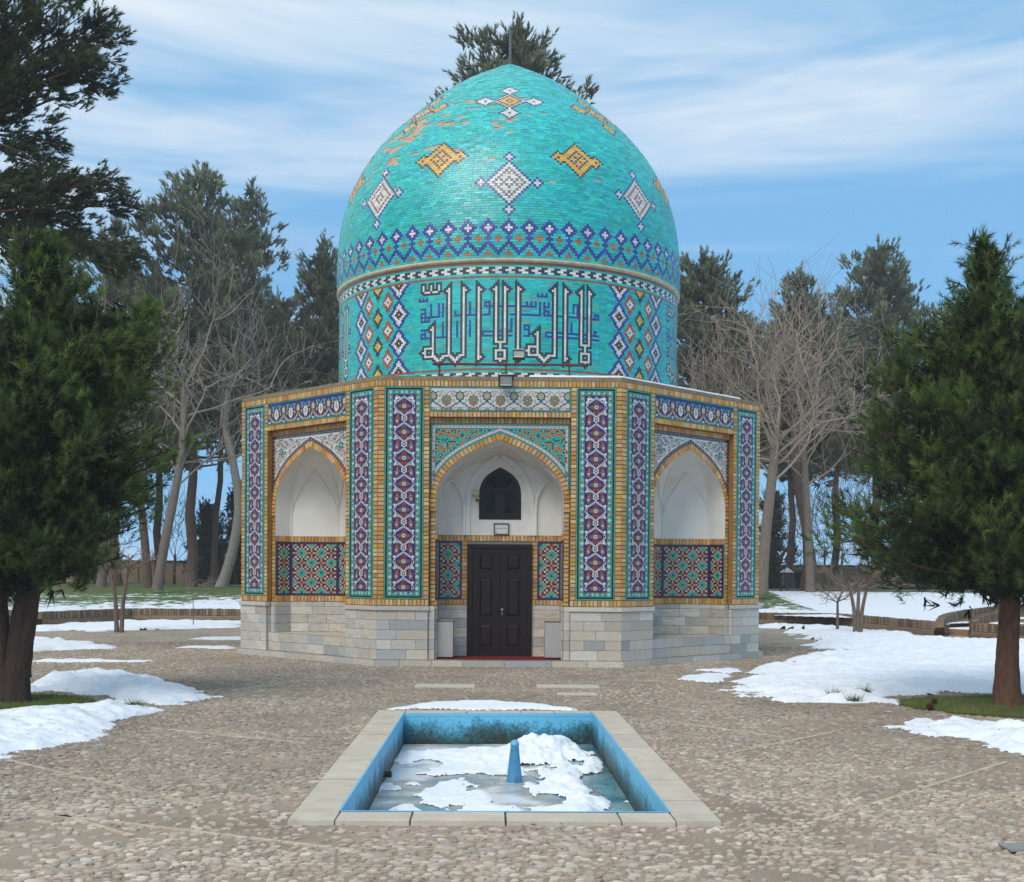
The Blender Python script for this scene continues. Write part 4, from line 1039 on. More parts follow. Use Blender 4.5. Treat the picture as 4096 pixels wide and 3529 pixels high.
# inscription bitmap, 43 rows x 138 columns; quadrant column q = 0..137, lattice centred on q=0 (wraps), inscription centred
Q = [[None] * 138 for _ in range(43)]
W_ = set(); Bk = set(); Bl = set()
def rect(S_, c0, c1, r0, r1):
    for c in range(c0, c1 + 1):
        for r in range(r0, r1 + 1): S_.add((c, r))
def tip(col, t, flag):            # flag -1 left, +1 right
    rect(Bk, col - flag, col - flag, t, t + 4); rect(Bk, col, col, t + 1, t + 2); rect(Bk, col + flag, col + flag, t + 2, t + 3)
    W_.add((col + flag, t + 4)); rect(Bk, col + 2 * flag, col + 2 * flag, t + 3, t + 5); Bk.add((col + 3 * flag, t + 4))
def foot(col, b, flag):
    rect(Bk, col - flag, col - flag, b - 4, b); rect(Bk, col, col, b - 2, b - 1); rect(Bk, col + flag, col + flag, b - 3, b - 2)
    W_.add((col + flag, b - 4)); rect(Bk, col + 2 * flag, col + 2 * flag, b - 5, b - 3); Bk.add((col + 3 * flag, b - 4))
def lam_alif(c):
    rect(W_, c + 1, c + 1, 4, 30); rect(W_, c + 5, c + 5, 4, 30); rect(W_, c + 1, c + 5, 30, 30); rect(W_, c + 3, c + 3, 31, 33)
    rect(W_, c + 1, c + 5, 34, 34); rect(W_, c + 1, c + 5, 38, 38); rect(W_, c + 1, c + 1, 34, 38); rect(W_, c + 5, c + 5, 34, 38); W_.add((c + 3, 39)); Bk.add((c + 3, 41))
    tip(c + 1, 1, -1); tip(c + 5, 1, 1)
def vee(c):
    for d in (-2, -1, 0, 1, 2): rect(W_, c + d, c + d, 36 + 2 - abs(d), 37 + 2 - abs(d))
    Bk.add((c, 41))
def alif(c): rect(W_, c, c, 4, 38); tip(c, 1, 1); foot(c, 41, 1)
def ha(stem, t):
    rect(W_, stem, stem, t + 3, 36); tip(stem, t, -1)
    rect(W_, stem - 4, stem, 32, 32); rect(W_, stem - 4, stem, 36, 36); rect(W_, stem - 4, stem - 4, 32, 36)
    W_.add((stem - 5, 34)); rect(Bk, stem - 6, stem - 6, 33, 35); Bk.add((stem - 7, 34))
lam_alif(0); lam_alif(40); alif(11); alif(33); alif(-7)
rect(W_, 28, 28, 4, 36); tip(28, 1, -1); rect(W_, 26, 28, 36, 36); vee(23); ha(20, 22)
ha(-29, 19); vee(-26); rect(W_, -23, -21, 36, 36); rect(W_, -21, -21, 4, 36); tip(-21, 1, -1); vee(-18); rect(W_, -15, -14, 36, 36); rect(W_, -14, -14, 4, 36); tip(-14, 1, 1)
for c in (-34, -30, -26): rect(W_, c, c, 2, 4)
rect(W_, -33, -31, 5, 5); rect(W_, -29, -27, 5, 5)
# small blue line of script
def bl_w(c, r):
    for d in (0, 2, 4): rect(Bl, c + d, c + d, r, r + 1)
    rect(Bl, c, c + 4, r + 1, r + 1)
bl_w(-36, 8); bl_w(-35, 18); bl_w(20, 7)
rect(Bl, -24, -24, 11, 17); rect(Bl, -26, -26, 11, 17); rect(Bl, -30, -30, 11, 17); rect(Bl, -35, -26, 17, 17); rect(Bl, -35, -33, 13, 13); rect(Bl, -33, -33, 13, 17); rect(Bl, -35, -33, 15, 15); rect(Bl, -35, -35, 15, 17)
rect(Bl, -24, -24, 20, 27); rect(Bl, -35, -21, 27, 27); rect(Bl, -35, -33, 23, 23); rect(Bl, -33, -33, 23, 27); rect(Bl, -35, -33, 25, 25); rect(Bl, -35, -35, 25, 27)
rect(Bl, -17, -17, 20, 27); rect(Bl, -11, -11, 20, 27); rect(Bl, -11, -11, 11, 17); rect(Bl, -18, -10, 17, 17); rect(Bl, -18, -18, 15, 17)
rect(Bl, -9, -2, 17, 17); rect(Bl, -2, -2, 11, 17); rect(Bl, -4, -2, 11, 11); rect(Bl, -4, -4, 11, 13); rect(Bl, -4, 19, 13, 13)
for c in (15, 17, 19): rect(Bl, c, c, 11, 12)
rect(Bl, 21, 21, 11, 17); rect(Bl, 8, 21, 17, 17)
rect(Bl, 23, 23, 11, 17); rect(Bl, 25, 25, 11, 12); rect(Bl, 23, 25, 13, 13); rect(Bl, 23, 25, 15, 15); rect(Bl, 25, 25, 15, 17); rect(Bl, 23, 50, 17, 17)
rect(Bl, 48, 50, 15, 15); rect(Bl, 48, 48, 15, 17); rect(Bl, 50, 50, 15, 17)
rect(Bl, 37, 37, 11, 15); rect(Bl, 37, 39, 11, 11); rect(Bl, 39, 39, 11, 17)
rect(Bl, 8, 8, 19, 25); rect(Bl, -5, 8, 25, 25); rect(Bl, -5, 8, 27, 27); rect(Bl, -5, -5, 25, 27)
rect(Bl, 14, 16, 22, 22); rect(Bl, 14, 14, 22, 24); rect(Bl, 14, 16, 24, 24); rect(Bl, 16, 16, 22, 27); rect(Bl, 14, 16, 27, 27)
rect(Bl, 24, 50, 25, 25); rect(Bl, 24, 24, 25, 27); rect(Bl, 24, 50, 27, 27); rect(Bl, 36, 36, 20, 25); rect(Bl, 48, 48, 23, 25); rect(Bl, 48, 49, 23, 23)
out_ = {(c + a, r + b) for c, r in W_ for a in (-1, 0, 1) for b in (-1, 0, 1)} - W_
Bk |= out_; Bk -= W_; Bl -= (W_ | Bk)
for Sx, ch in ((Bl, 'L'), (Bk, 'K'), (W_, 'W')):
    for c, r in Sx:
        q = c - 7 + 69
        if 0 <= q < 138 and 0 <= r < 43: Q[r][q] = ch
for r in range(43):
    for dc in range(-21, 22):
        v = None
        for cx, typ in ((-14, 'b'), (14, 'b'), (0, 'y'), (-7, 'o'), (7, 'o')):
            for k0 in range(-1, 4):
                cy = k0 * 14 + (7 if typ == 'o' else 0)
                ax, ay = abs(dc - cx), abs(r - cy)
                if typ == 'b':
                    m = ax * 7 / 6 + ay
                    if m <= 7.6: v = 'Y' if m < 0.9 else ('K' if m < 2.9 else ('W' if m < 5.3 else 'L'))
                elif typ == 'o':
                    m = ax * 5 / 4.0 + ay * 0.9
                    if m <= 4.9: v = 'L' if m < 0.8 else ('W' if m < 2.7 else 'O')
                else:
                    m = ax * 5 / 4.0 + ay * 0.9
                    if m <= 4.9: v = 'T' if m < 0.8 else ('Y' if m < 2.7 else 'K')
        if v: Q[r][dc % 138] = v
DC = {'W': WHITET * 1.02, 'K': BLACKT, 'L': S(48, 54, 150), 'Y': YELT, 'O': S(164, 84, 44), 'T': TURQ[0], None: None}
dt = []   # (row z0,z1, c0,c1, code)
rowsz = []
for r in range(43): rowsz.append((ZT - (r + 1) * RH, ZT - r * RH, [Q[r][(c) % 138] for c in range(NC)]))
for z0, z1, row in rowsz:
    i = 0; ph = int(rng.integers(1, 5))
    while i < NC:
        c = row[i]; vert = (i % 138) < 22 or (i % 138) > 116
        mx = 1 if c not in (None,) else (4 if i else ph)
        j = i + 1
        while j < NC and row[j] == c and j - i < mx: j += 1
        dt.append((z0, z1, i, j, c)); i = j
# merge vertically the pattern cells into upright bricks (3 high)
cellmap = {}
for z0, z1, i, j, c in dt:
    pass
tiles_d = [t for t in dt if t[4] is None]
seen = set()
for c in range(NC):
    r = 0
    while r < 43:
        v = rowsz[r][2][c]
        if v is None: r += 1; continue
        r2 = r + 1
        while r2 < 43 and rowsz[r2][2][c] == v and r2 - r < (4 if v in 'WK' else 3): r2 += 1
        tiles_d.append((ZT - r2 * RH, ZT - r * RH, c, c + 1, v)); r = r2
def band(z0, z1, code, w):
    i = 0
    while i < NC: tiles_d.append((z0, z1, i, min(NC, i + w), code)); i += w
band(8.046, 8.088, 'O', 4); band(8.088, 8.135, None, 4); band(8.276, 8.314, None, 6); band(8.314, 8.366, 'R', 4)
band(6.108, 6.150, 'O', 4); band(6.062, 6.108, None, 4)
for zb in (8.135, 5.92):
    for rr in range(3):
        i = -(rr % 2) * 1.5
        n = 0
        while i < NC: tiles_d.append((zb + rr * 0.047, zb + (rr + 1) * 0.047, max(i, 0), min(i + 3, NC), 'W' if n % 2 else 'K')); i += 3; n += 1
band(5.86, 5.92, None, 4); band(5.72, 5.86, 'O', 6)
DC['R'] = S(132, 84, 58)
Z0 = np.array([t[0] for t in tiles_d]); Z1 = np.array([t[1] for t in tiles_d]); C0 = np.array([t[2] for t in tiles_d], float) - 69; C1 = np.array([t[3] for t in tiles_d], float) - 69
# lattice centres lie at +-45 deg: column 0 of the bitmap is at -45 deg
TA = (C0) * U + gap / RD * 0.7; TB = (C1) * U - gap / RD * 0.7
colr = np.zeros((len(tiles_d), 3)); bign = fbm(C0 / 14, Z0 * 1.4, 5, 3)
for i, t in enumerate(tiles_d):
    if t[4] is None:
        c = TURQ[int(rng.integers(5))] * (0.95 + 0.2 * (bign[i] - 0.5) + rng.normal(0, 0.05))
        if 50 < C0[i] < 66 and rng.random() < 0.55: c = c * [1.2, 0.86, 1.12]
        if rng.random() < 0.04: c = S(120, 170, 150)
    else: c = DC[t[4]] * (1 + rng.normal(0, 0.10))
    colr[i] = c
of = 0.012 + rng.normal(0, 0.001, len(tiles_d))
DPd = tile_boxes(RD + of, Z0 + 0.002, RD + of, Z1 - 0.002, RD - 0.004 + 0 * of, Z0 + 0.002, RD - 0.004 + 0 * of, Z1 - 0.002, TA, TB)
sc = (Z1 - Z0) * (C1 - C0) * RD * U * np.cos(np.clip(np.abs((TA + TB) / 2), 0, 1.5)) * (np.abs((TA + TB) / 2) < 0.9) * (Z0 > 6.0); sc[[t[4] == 'O' for t in tiles_d]] *= 0.5
cand = np.argsort(-sc)[:300]; keep = np.ones(len(tiles_d), bool); keep[cand] = False
for i in cand:
    a = Acc(); ctr = DPd[i].mean(0); a.boxes([DPd[i] - ctr], colr[i]); o = a.build('tile', m_tile, drum_e); o.location = ctr
a = Acc(); a.boxes(DPd[keep], colr[keep]); a.build('tile', m_tile, drum_e, kind='stuff')
a = Acc(); V = np.zeros((2, nth + 1, 3)); V[..., 0] = RD * np.sin(th); V[..., 1] = -RD * np.cos(th); V[0, :, 2] = 5.7; V[1, :, 2] = 8.46; a.grid(V, S(120, 142, 126)); a.build('backing', m_mortar, drum_e, smooth=True)
# plaster moulding between drum and dome
a = Acc(); n2 = 220; t2 = np.linspace(0, 2 * np.pi, n2 + 1); w2 = 0.006 * (fbm(t2 * 30, t2 * 0, 8, 3) - 0.5); w2[-1] = w2[0]
prm = [(4.04, 8.366), (4.075, 8.376), (4.112, 8.392), (4.122, 8.422), (4.120, 8.446), (4.09, 8.456)]
V = np.zeros((len(prm), n2 + 1, 3))
for q, (r, z) in enumerate(prm): V[q, :, 0] = (r + w2 * 2) * np.sin(t2); V[q, :, 1] = -(r + w2 * 2) * np.cos(t2); V[q, :, 2] = z + w2 * (2.0 if q < 3 else 0.5)
a.grid(V, S(214, 198, 168)); o = a.build('plaster_moulding', mat('aged_plaster', rough=0.9, spec=0.2, var=0.18, vscale=5, bump=0.3, stain=S(150, 128, 96), stain_scale=3, stain_amt=0.4), tomb, smooth=True); o.location = (DX, 0, 0)
# finial rod
a = Acc(); a.tube([(DX + 0.0, 0, 14.05), (DX + 0.01, 0, 14.98)], 0.035, 8, S(92, 92, 94)); a.build('finial_rod', m_metal, tomb)

# ======================================================= things fixed to or standing at the tomb
def tl(k, u, ins, z):
    """tomb-local face frame to world"""
    p = FP(k, u, ins, z); c, s = math.cos(BR), math.sin(BR)
    return np.array((BX + c * p[0] - s * p[1], BY + s * p[0] + c * p[1], p[2]))
m_black = mat('black_casting', color=S(34, 36, 38), rough=0.5, var=0.2, vscale=20)
m_lens = mat('lamp_glass', color=S(150, 158, 148), rough=0.15, spec=0.7, var=0.15, vscale=20)
m_rust = mat('rusty_pipe', color=S(96, 52, 42), rough=0.8, var=0.3, vscale=16, bump=0.3)
def floodlight(loc, rz, w, h, tiltx, label, bracket=True, tip=None):
    e = empty('floodlight', loc, rz, label, 'floodlight', 'floodlights on the tomb roof')
    M4 = Matrix.Rotation(tiltx, 4, 'X')
    def put(a, name, m):
        o = a.build(name, m, e); o.matrix_local = M4; return o
    a = Acc(); t = 0.02
    a.box(-w / 2, w / 2, 0.0, 0.07, -h / 2, h / 2, S(50, 54, 54))
    for b in ((-w / 2, w / 2, h / 2 - t, h / 2 + .004), (-w / 2, w / 2, -h / 2 - .004, -h / 2 + t), (-w / 2, -w / 2 + t, -h / 2 + t, h / 2 - t), (w / 2 - t, w / 2, -h / 2 + t, h / 2 - t)): a.box(b[0], b[1], -0.02, 0.0, b[2], b[3], S(40, 42, 44))
    for i in range(7): a.box(-w / 2 + 0.03 + i * (w - .07) / 6, -w / 2 + 0.038 + i * (w - .07) / 6, 0.07, 0.10, -h / 2 + .02, h / 2 - .02, S(60, 62, 62))
    put(a, 'housing', m_metal)
    a = Acc(); a.box(-w / 2 + t, w / 2 - t, -0.006, -0.001, -h / 2 + t, h / 2 - t, S(150, 158, 148)); put(a, 'lens', m_lens)
    a = Acc(); a.box(-w / 2 + 1.3 * t, w / 2 - 1.3 * t, -0.012, -0.007, -h / 2 + t, -h / 2 + t + 0.02, S(215, 220, 220)); a.box(-w / 2 - .005, w / 2 + .005, -0.03, 0.02, h / 2 + 0.005, h / 2 + 0.016, S(190, 195, 200)); put(a, 'reflector', m_metal)
    a = Acc()
    for x in (-0.035, 0.025): a.box(x, x + 0.02, -0.010, -0.007, 0.02, 0.04, S(214, 150, 70))
    put(a, 'emitter', m_metal)
    if bracket:
        a = Acc(); a.tube([(-w / 2 - .01, 0.03, 0), (-w / 2 - .01, 0.05, h / 2 + 0.05), (-w / 4, 0.07, h / 2 + 0.11), (w / 4, 0.07, h / 2 + 0.11), (w / 2 + .01, 0.05, h / 2 + 0.05), (w / 2 + .01, 0.03, 0)], 0.008, 5, S(30, 30, 30)); a.build('bracket', m_black, e)
    return e
floodlight(tl(0, 0.105, -0.22, 5.585), BR, 0.27, 0.225, math.radians(14), 'large square floodlight with pale lens hanging over the middle of the porch frieze')
e = floodlight(tl(0, 0.36, 0.75, 6.27), BR, 0.25, 0.19, math.radians(-24), 'black floodlight tilted up in front of the inscription, right of the middle', False)
a = Acc(); a.tube([(0, 0.05, -0.02), (0, 0.05, -0.22)], 0.008, 5, S(30, 30, 30)); a.build('post', m_black, e)
e = floodlight(tl(1, 0.35, 0.55, 5.98), math.radians(60), 0.26, 0.18, math.radians(-30), 'small floodlight on the right roof edge, seen from the side', False)
a = Acc(); a.tube([(0, 0.05, -0.02), (0, 0.05, -0.28)], 0.010, 5, S(30, 30, 30)); a.build('post', m_black, e)
e = floodlight(tl(-1, -0.75, 0.55, 5.93), math.radians(-50), 0.24, 0.10, math.radians(-60), 'low flat floodlight behind the left roof edge', False)
a = Acc(); a.tube([(0, 0.05, -0.02), (0, 0.05, -0.22)], 0.010, 5, S(30, 30, 30)); a.build('post', m_black, e)
e = empty('pipe_rail', tl(0, 0.15, 0.55, 6.03), BR, 'rusty horizontal pipe running along the front roof edge below the inscription', 'pipe')
a = Acc(); a.tube([(-1.52, 0, 0.0), (0, 0.0, 0.0), (1.55, 0, 0.0)], 0.026, 8, S(96, 52, 42)); a.build('pipe', m_rust, e)
for x in (-1.38, -0.05, 1.22):
    a = Acc(); a.tube([(x, 0, 0.06), (x, 0, -0.33)], 0.020, 6, S(60, 40, 34)); a.tube([(x - .04, 0, 0.0), (x + .04, 0, 0)], 0.036, 8, S(60, 36, 30)); a.build('pipe_stand', m_rust, e)
# camera box in the porch
e = empty('security_camera', tl(0, -0.495, 1.08, 3.495), BR, 'beige junction box with a small black dome camera below it, left of the porch window', 'camera')
a = Acc(); a.box(-0.068, 0.068, -0.07, 0.03, -0.055, 0.06, S(196, 186, 150)); a.build('junction_box', m_plaster if False else mat('beige_plastic', color=S(190, 182, 148), rough=0.5, var=0.05), e)
a = Acc(); a.tube([(-0.0, -0.01, -0.056), (0.02, -0.05, -0.12), (0.05, -0.10, -0.15)], [0.035, 0.045, 0.05], 8, S(176, 168, 130)); a.build('arm', bpy.data.materials['beige_plastic'], e)
a = Acc(); a.tube([(0.05, -0.10, -0.15), (0.05, -0.10, -0.175), (0.05, -0.10, -0.20)], [0.055, 0.052, 0.02], 12, S(16, 16, 18)); a.tube([(0.055, -0.14, -0.18), (0.055, -0.155, -0.182)], 0.012, 8, S(180, 190, 190)); a.build('camera_dome', m_metal, e)
# framed notice with the line of Persian script
e = empty('framed_notice', tl(0, 0.03, 1.085, 2.752), BR, 'small white notice with black Persian writing in a brown frame, above the door', 'notice')
a = Acc()
for b in ((-0.155, 0.155, 0.098, 0.118), (-0.155, 0.155, -0.118, -0.098), (-0.155, -0.135, -0.098, 0.098), (0.135, 0.155, -0.098, 0.098)): a.box(b[0], b[1], -0.02, 0.02, b[2], b[3], S(96, 52, 36))
o = a.build('frame', mat('brown_frame', rough=0.5, var=0.15), e)
a = Acc(); a.box(-0.136, 0.136, 0.0, 0.015, -0.099, 0.099, S(212, 214, 210)); a.build('sheet', mat('paper', rough=0.7, var=0.03), e)
def ptext(body, size, loc, par):
    cu = bpy.data.curves.new('writing', 'FONT'); cu.body = body; cu.size = size; cu.align_x = 'CENTER'; cu.align_y = 'CENTER'
    o = bpy.data.objects.new('writing', cu); COL.objects.link(o); dg = bpy.context.evaluated_depsgraph_get(); me = bpy.data.meshes.new_from_object(o.evaluated_get(dg)); bpy.data.objects.remove(o)
    cs = np.array([v.co[:] for v in me.vertices])
    if len(cs): k_ = 0.225 / max(np.ptp(cs[:, 0]), 1e-3); me.transform(Matrix.Translation((-(cs[:, 0].max() + cs[:, 0].min()) / 2 * k_, 0, 0)) @ Matrix.Diagonal((k_, k_ * 1.7, 1, 1)))
    me.materials.clear(); me.materials.append(m_black); o = bpy.data.objects.new('writing', me); COL.objects.link(o); o.parent = par; o.location = loc; o.rotation_euler = (math.pi / 2, 0, 0)
    return o
# presentation forms already in visual order: "lotfan ba kafsh vared nashavid"
vis = ''.join(['\uFEAA', '\uFBFF', '\uFEEE', '\uFEB7', '\uFEE7'.replace('\uFEE7', '\uFEE7'), ' ', '\uFEA9', '\uFEAD', '\uFE8D', '\uFEED', ' ', '\uFEB6', '\uFED4', '\uFB90'.replace('\uFB90', '\uFB90'), ' ', '\uFE8E', '\uFE91', ' ', '\uFE8E', '\uFED4', '\uFEC4', '\uFEDF'])
ptext(vis, 0.062, (0, -0.003, 0.015), e)
a = Acc(); a.box(-0.12, -0.075, -0.003, -0.001, -0.078, -0.070, S(40, 40, 40)); a.build('small_writing', m_black, e)
# cabinets either side of the door
m_cab = mat('grey_wood_laminate', color=S(172, 168, 164), rough=0.5, var=0.12, vscale=9, stretch=(6, 6, 0.5))
m_cabe = mat('cabinet_edge', color=S(112, 84, 64), rough=0.6, var=0.2)
for s, lab in ((-1, 'tall grey shoe cabinet standing left of the tomb door'), (1, 'tall grey shoe cabinet standing right of the tomb door')):
    e = empty('shoe_cabinet', tl(0, s * 1.08, 0.42, 0.14), BR, lab, 'cabinet', 'grey cabinets beside the door')
    a = Acc(); a.box(-0.165, 0.165, -0.17, 0.17, 0.03, 0.735, S(158, 146, 130)); a.build('carcass', mat('cabinet_side', color=S(150, 132, 110), rough=0.6, var=0.2, vscale=6) if s < 0 else bpy.data.materials['cabinet_side'], e)
    a = Acc(); a.box(-0.165, 0.165, -0.188, -0.172, 0.035, 0.73, S(172, 168, 164)); a.build('door_panel', m_cab, e)
    a = Acc(); a.box(-0.172, 0.172, -0.19, 0.175, 0.737, 0.757, S(112, 84, 64)); a.build('top_edge', m_cabe, e)
    a = Acc(); a.box(-0.168, 0.168, -0.18, 0.172, 0.758, 0.765, S(190, 182, 170)); a.build('top', m_cab, e)
    a = Acc(); a.box(-0.15, 0.15, -0.15, 0.15, 0.0, 0.03, S(30, 26, 24)); a.build('plinth', m_black, e)
e = Acc(); n = 40
V = np.zeros((2, n, 3)); U_ = np.linspace(-1.25, 1.25, n); V[0] = FP(0, U_, 0.02, 0.142 + 0.002 * np.sin(U_ * 9)); V[1] = FP(0, U_, 1.06, 0.142 + 0.002 * np.sin(U_ * 7))
e.grid(V, S(120, 34, 38)); V2 = V.copy(); V2[1] = V[0] - [0, 0, 0.007]; e.grid(V2, S(90, 24, 28))
o = e.build('carpet', mat('red_carpet', color=S(118, 36, 42), rough=0.95, spec=0.1, var=0.5, vscale=14, stretch=(0.4, 8, 1), bump=0.4), None)
o.matrix_world = Matrix.Translation((BX, BY, 0)) @ Matrix.Rotation(BR, 4, 'Z'); tag(o, 'dark red carpet runner lying in front of the tomb door', 'carpet')

# ======================================================= ground
OUT = [(-1.62, 8.93), (1.54, 8.98), (1.39, 16.32), (-1.74, 16.18)]; INN = [(-1.28, 9.29), (1.20, 9.33), (1.05, 15.95), (-1.37, 15.80)]
def gmat(nt, p):
    L = nt.links.new; n = nt.nodes.new
    tcn = n('ShaderNodeTexCoord')
    vo = n('ShaderNodeTexVoronoi'); vo.inputs['Scale'].default_value = 11.0; L(tcn.outputs['Object'], vo.inputs['Vector'])
    v2 = n('ShaderNodeMapRange'); v2.inputs['From Min'].default_value = 0.25; v2.inputs['From Max'].default_value = 0.5; v2.inputs['To Min'].default_value = 1; v2.inputs['To Max'].default_value = 0; L(vo.outputs['Distance'], v2.inputs['Value'])
    # pebbles take over from geometry beyond ~30 m
    sp = n('ShaderNodeSeparateXYZ'); L(tcn.outputs['Object'], sp.inputs[0])
    fr_ = n('ShaderNodeMapRange'); fr_.inputs['From Min'].default_value = 24; fr_.inputs['From Max'].default_value = 31; L(sp.outputs['Y'], fr_.inputs['Value'])
    mm = n('ShaderNodeMath'); mm.operation = 'MULTIPLY'; L(v2.outputs[0], mm.inputs[0]); L(fr_.outputs[0], mm.inputs[1])
    nz = n('ShaderNodeTexNoise'); nz.inputs['Scale'].default_value = 0.8; nz.inputs['Detail'].default_value = 8; nz.inputs['Roughness'].default_value = 0.65; L(tcn.outputs['Object'], nz.inputs['Vector'])
    r = n('ShaderNodeValToRGB'); r.color_ramp.elements[0].position = 0.32; r.color_ramp.elements[0].color = (*S(138, 122, 105), 1); r.color_ramp.elements[1].position = 0.7; r.color_ramp.elements[1].color = (*S(174, 158, 139), 1); L(nz.outputs['Fac'], r.inputs[0])
    n2 = n('ShaderNodeTexNoise'); n2.inputs['Scale'].default_value = 60; n2.inputs['Detail'].default_value = 4; L(tcn.outputs['Object'], n2.inputs['Vector'])
    m2 = n('ShaderNodeMapRange'); m2.inputs['From Min'].default_value = 0.3; m2.inputs['From Max'].default_value = 0.7; m2.inputs['To Min'].default_value = 0.8; m2.inputs['To Max'].default_value = 1.15; L(n2.outputs['Fac'], m2.inputs['Value'])
    s = n('ShaderNodeVectorMath'); s.operation = 'SCALE'; L(r.outputs[0], s.inputs[0]); L(m2.outputs[0], s.inputs['Scale'])
    mx = n('ShaderNodeMixRGB'); mx.inputs[2].default_value = (*S(186, 174, 156), 1); L(mm.outputs[0], mx.inputs[0]); L(s.outputs[0], mx.inputs[1])
    L(mx.outputs[0], p.inputs['Base Color']); p.inputs['Roughness'].default_value = 0.9; p.inputs['Specular IOR Level'].default_value = 0.2
    b = n('ShaderNodeBump'); b.inputs['Strength'].default_value = 0.5; b.inputs['Distance'].default_value = 0.01; L(n2.outputs['Fac'], b.inputs['Height']); L(b.outputs[0], p.inputs['Normal'])
m_ground = nodemat('cobble_mortar', gmat)
a = Acc()
big_ = [(-400, -60), (400, -60), (400, 900), (-400, 900)]
for i in range(4):
    j = (i + 1) % 4
    a.add([(*big_[i], 0), (*big_[j], 0), (*OUT[j], 0), (*OUT[i], 0)], [[0, 1, 2, 3]], S(150, 138, 120))
ground = a.build('ground', m_ground, kind='structure')

# snow outlines
SN = {
 'main': [(3.4, 19.6), (3.9, 17.3), (4.5, 16.9), (4.87, 15.9), (5.45, 16.3), (5.6, 17.3), (5.9, 18.6), (6.6, 19.4), (8.4, 19.7), (12, 20), (15, 24), (16, 32), (14, 36.4), (12.9, 37.3), (11.9, 43.2), (9.4, 45.2), (8.6, 45.2), (8.2, 40), (8.0, 35.5), (7.6, 31.5), (6.9, 29.2), (5.7, 26.8), (4.8, 24.5), (4.2, 22.5), (3.6, 20.6)],
 'strip': [(4.80, 15.0), (5.1, 15.5), (5.9, 15.35), (6.6, 14.9), (8, 14.4), (8.4, 12.2), (6, 12.0), (5.27, 12.66), (5.2, 13.8), (4.85, 14.3)],
 'mound': [(-7.4, 18.5), (-8.2, 20.2), (-7.4, 22.2), (-6.3, 21.4), (-5.2, 19.8), (-4.35, 18.1), (-4.75, 16.85), (-5.4, 17.1), (-6.0, 18.0), (-6.7, 18.6)],
 'near': [(-6.5, 15.5), (-6.0, 16.2), (-5.2, 16.6), (-4.5, 16.2), (-4.8, 15.0), (-4.55, 13.4), (-4.85, 12.2), (-4.75, 11.3), (-8.5, 11.2), (-8.5, 15.2)],
 'farleft': [(-16, 27.5), (-12, 27.2), (-9.2, 29), (-10.5, 31), (-12.5, 33), (-17, 34)],
 'bank': [(-16, 36.5), (-12.5, 37.5), (-9.2, 40.5), (-9.2, 45.6), (-14.2, 45.6), (-15.6, 41)],
 'thin1': [(-9.8, 24.6), (-7.5, 24.7), (-7.4, 25.3), (-9.6, 25.4)], 'thin2': [(-8.2, 29.5), (-6.7, 29.2), (-6.6, 30), (-7.9, 30.4)], 'thin3': [(-8.8, 33.5), (-6.8, 33.2), (-6.8, 34.6), (-8.5, 34.2)],
 'pool': [(-1.85, 16.42), (-0.9, 16.45), (1.25, 16.5), (0.9, 17.0), (0.3, 17.7), (-0.5, 17.95), (-1.2, 17.6), (-1.5, 17.0)],
 'wisp': [(3.0, 21.6), (3.4, 21.0), (4.2, 22.4), (4.5, 24.4), (3.4, 23.8), (2.9, 22.6)]}
SH = {'main': 0.12, 'strip': 0.11, 'mound': 0.13, 'near': 0.12, 'farleft': 0.10, 'bank': 0.05, 'thin1': 0.03, 'thin2': 0.035, 'thin3': 0.03, 'pool': 0.03, 'wisp': 0.02}
SL = {'main': 'wide melting snow field right of the tomb reaching to the retaining wall', 'strip': 'lumpy strip of snow in front of the grass at the right picture edge', 'mound': 'rounded snow mound behind the grass at the left pine',
      'near': 'snow patch in the left foreground at the picture edge', 'farleft': 'flat snow patch far left between the left pine and the retaining wall', 'bank': 'thin snow along the foot of the left retaining wall',
      'thin1': 'narrow streak of snow on the cobbles behind the left snow mound', 'thin2': 'tiny snow patch on the cobbles left of the tomb', 'thin3': 'small streak of snow touching the left side of the tomb in the distance',
      'pool': 'thin crust of melting snow just behind the far coping of the pool', 'wisp': 'icy smear of melting snow at the left tip of the wide snow field'}
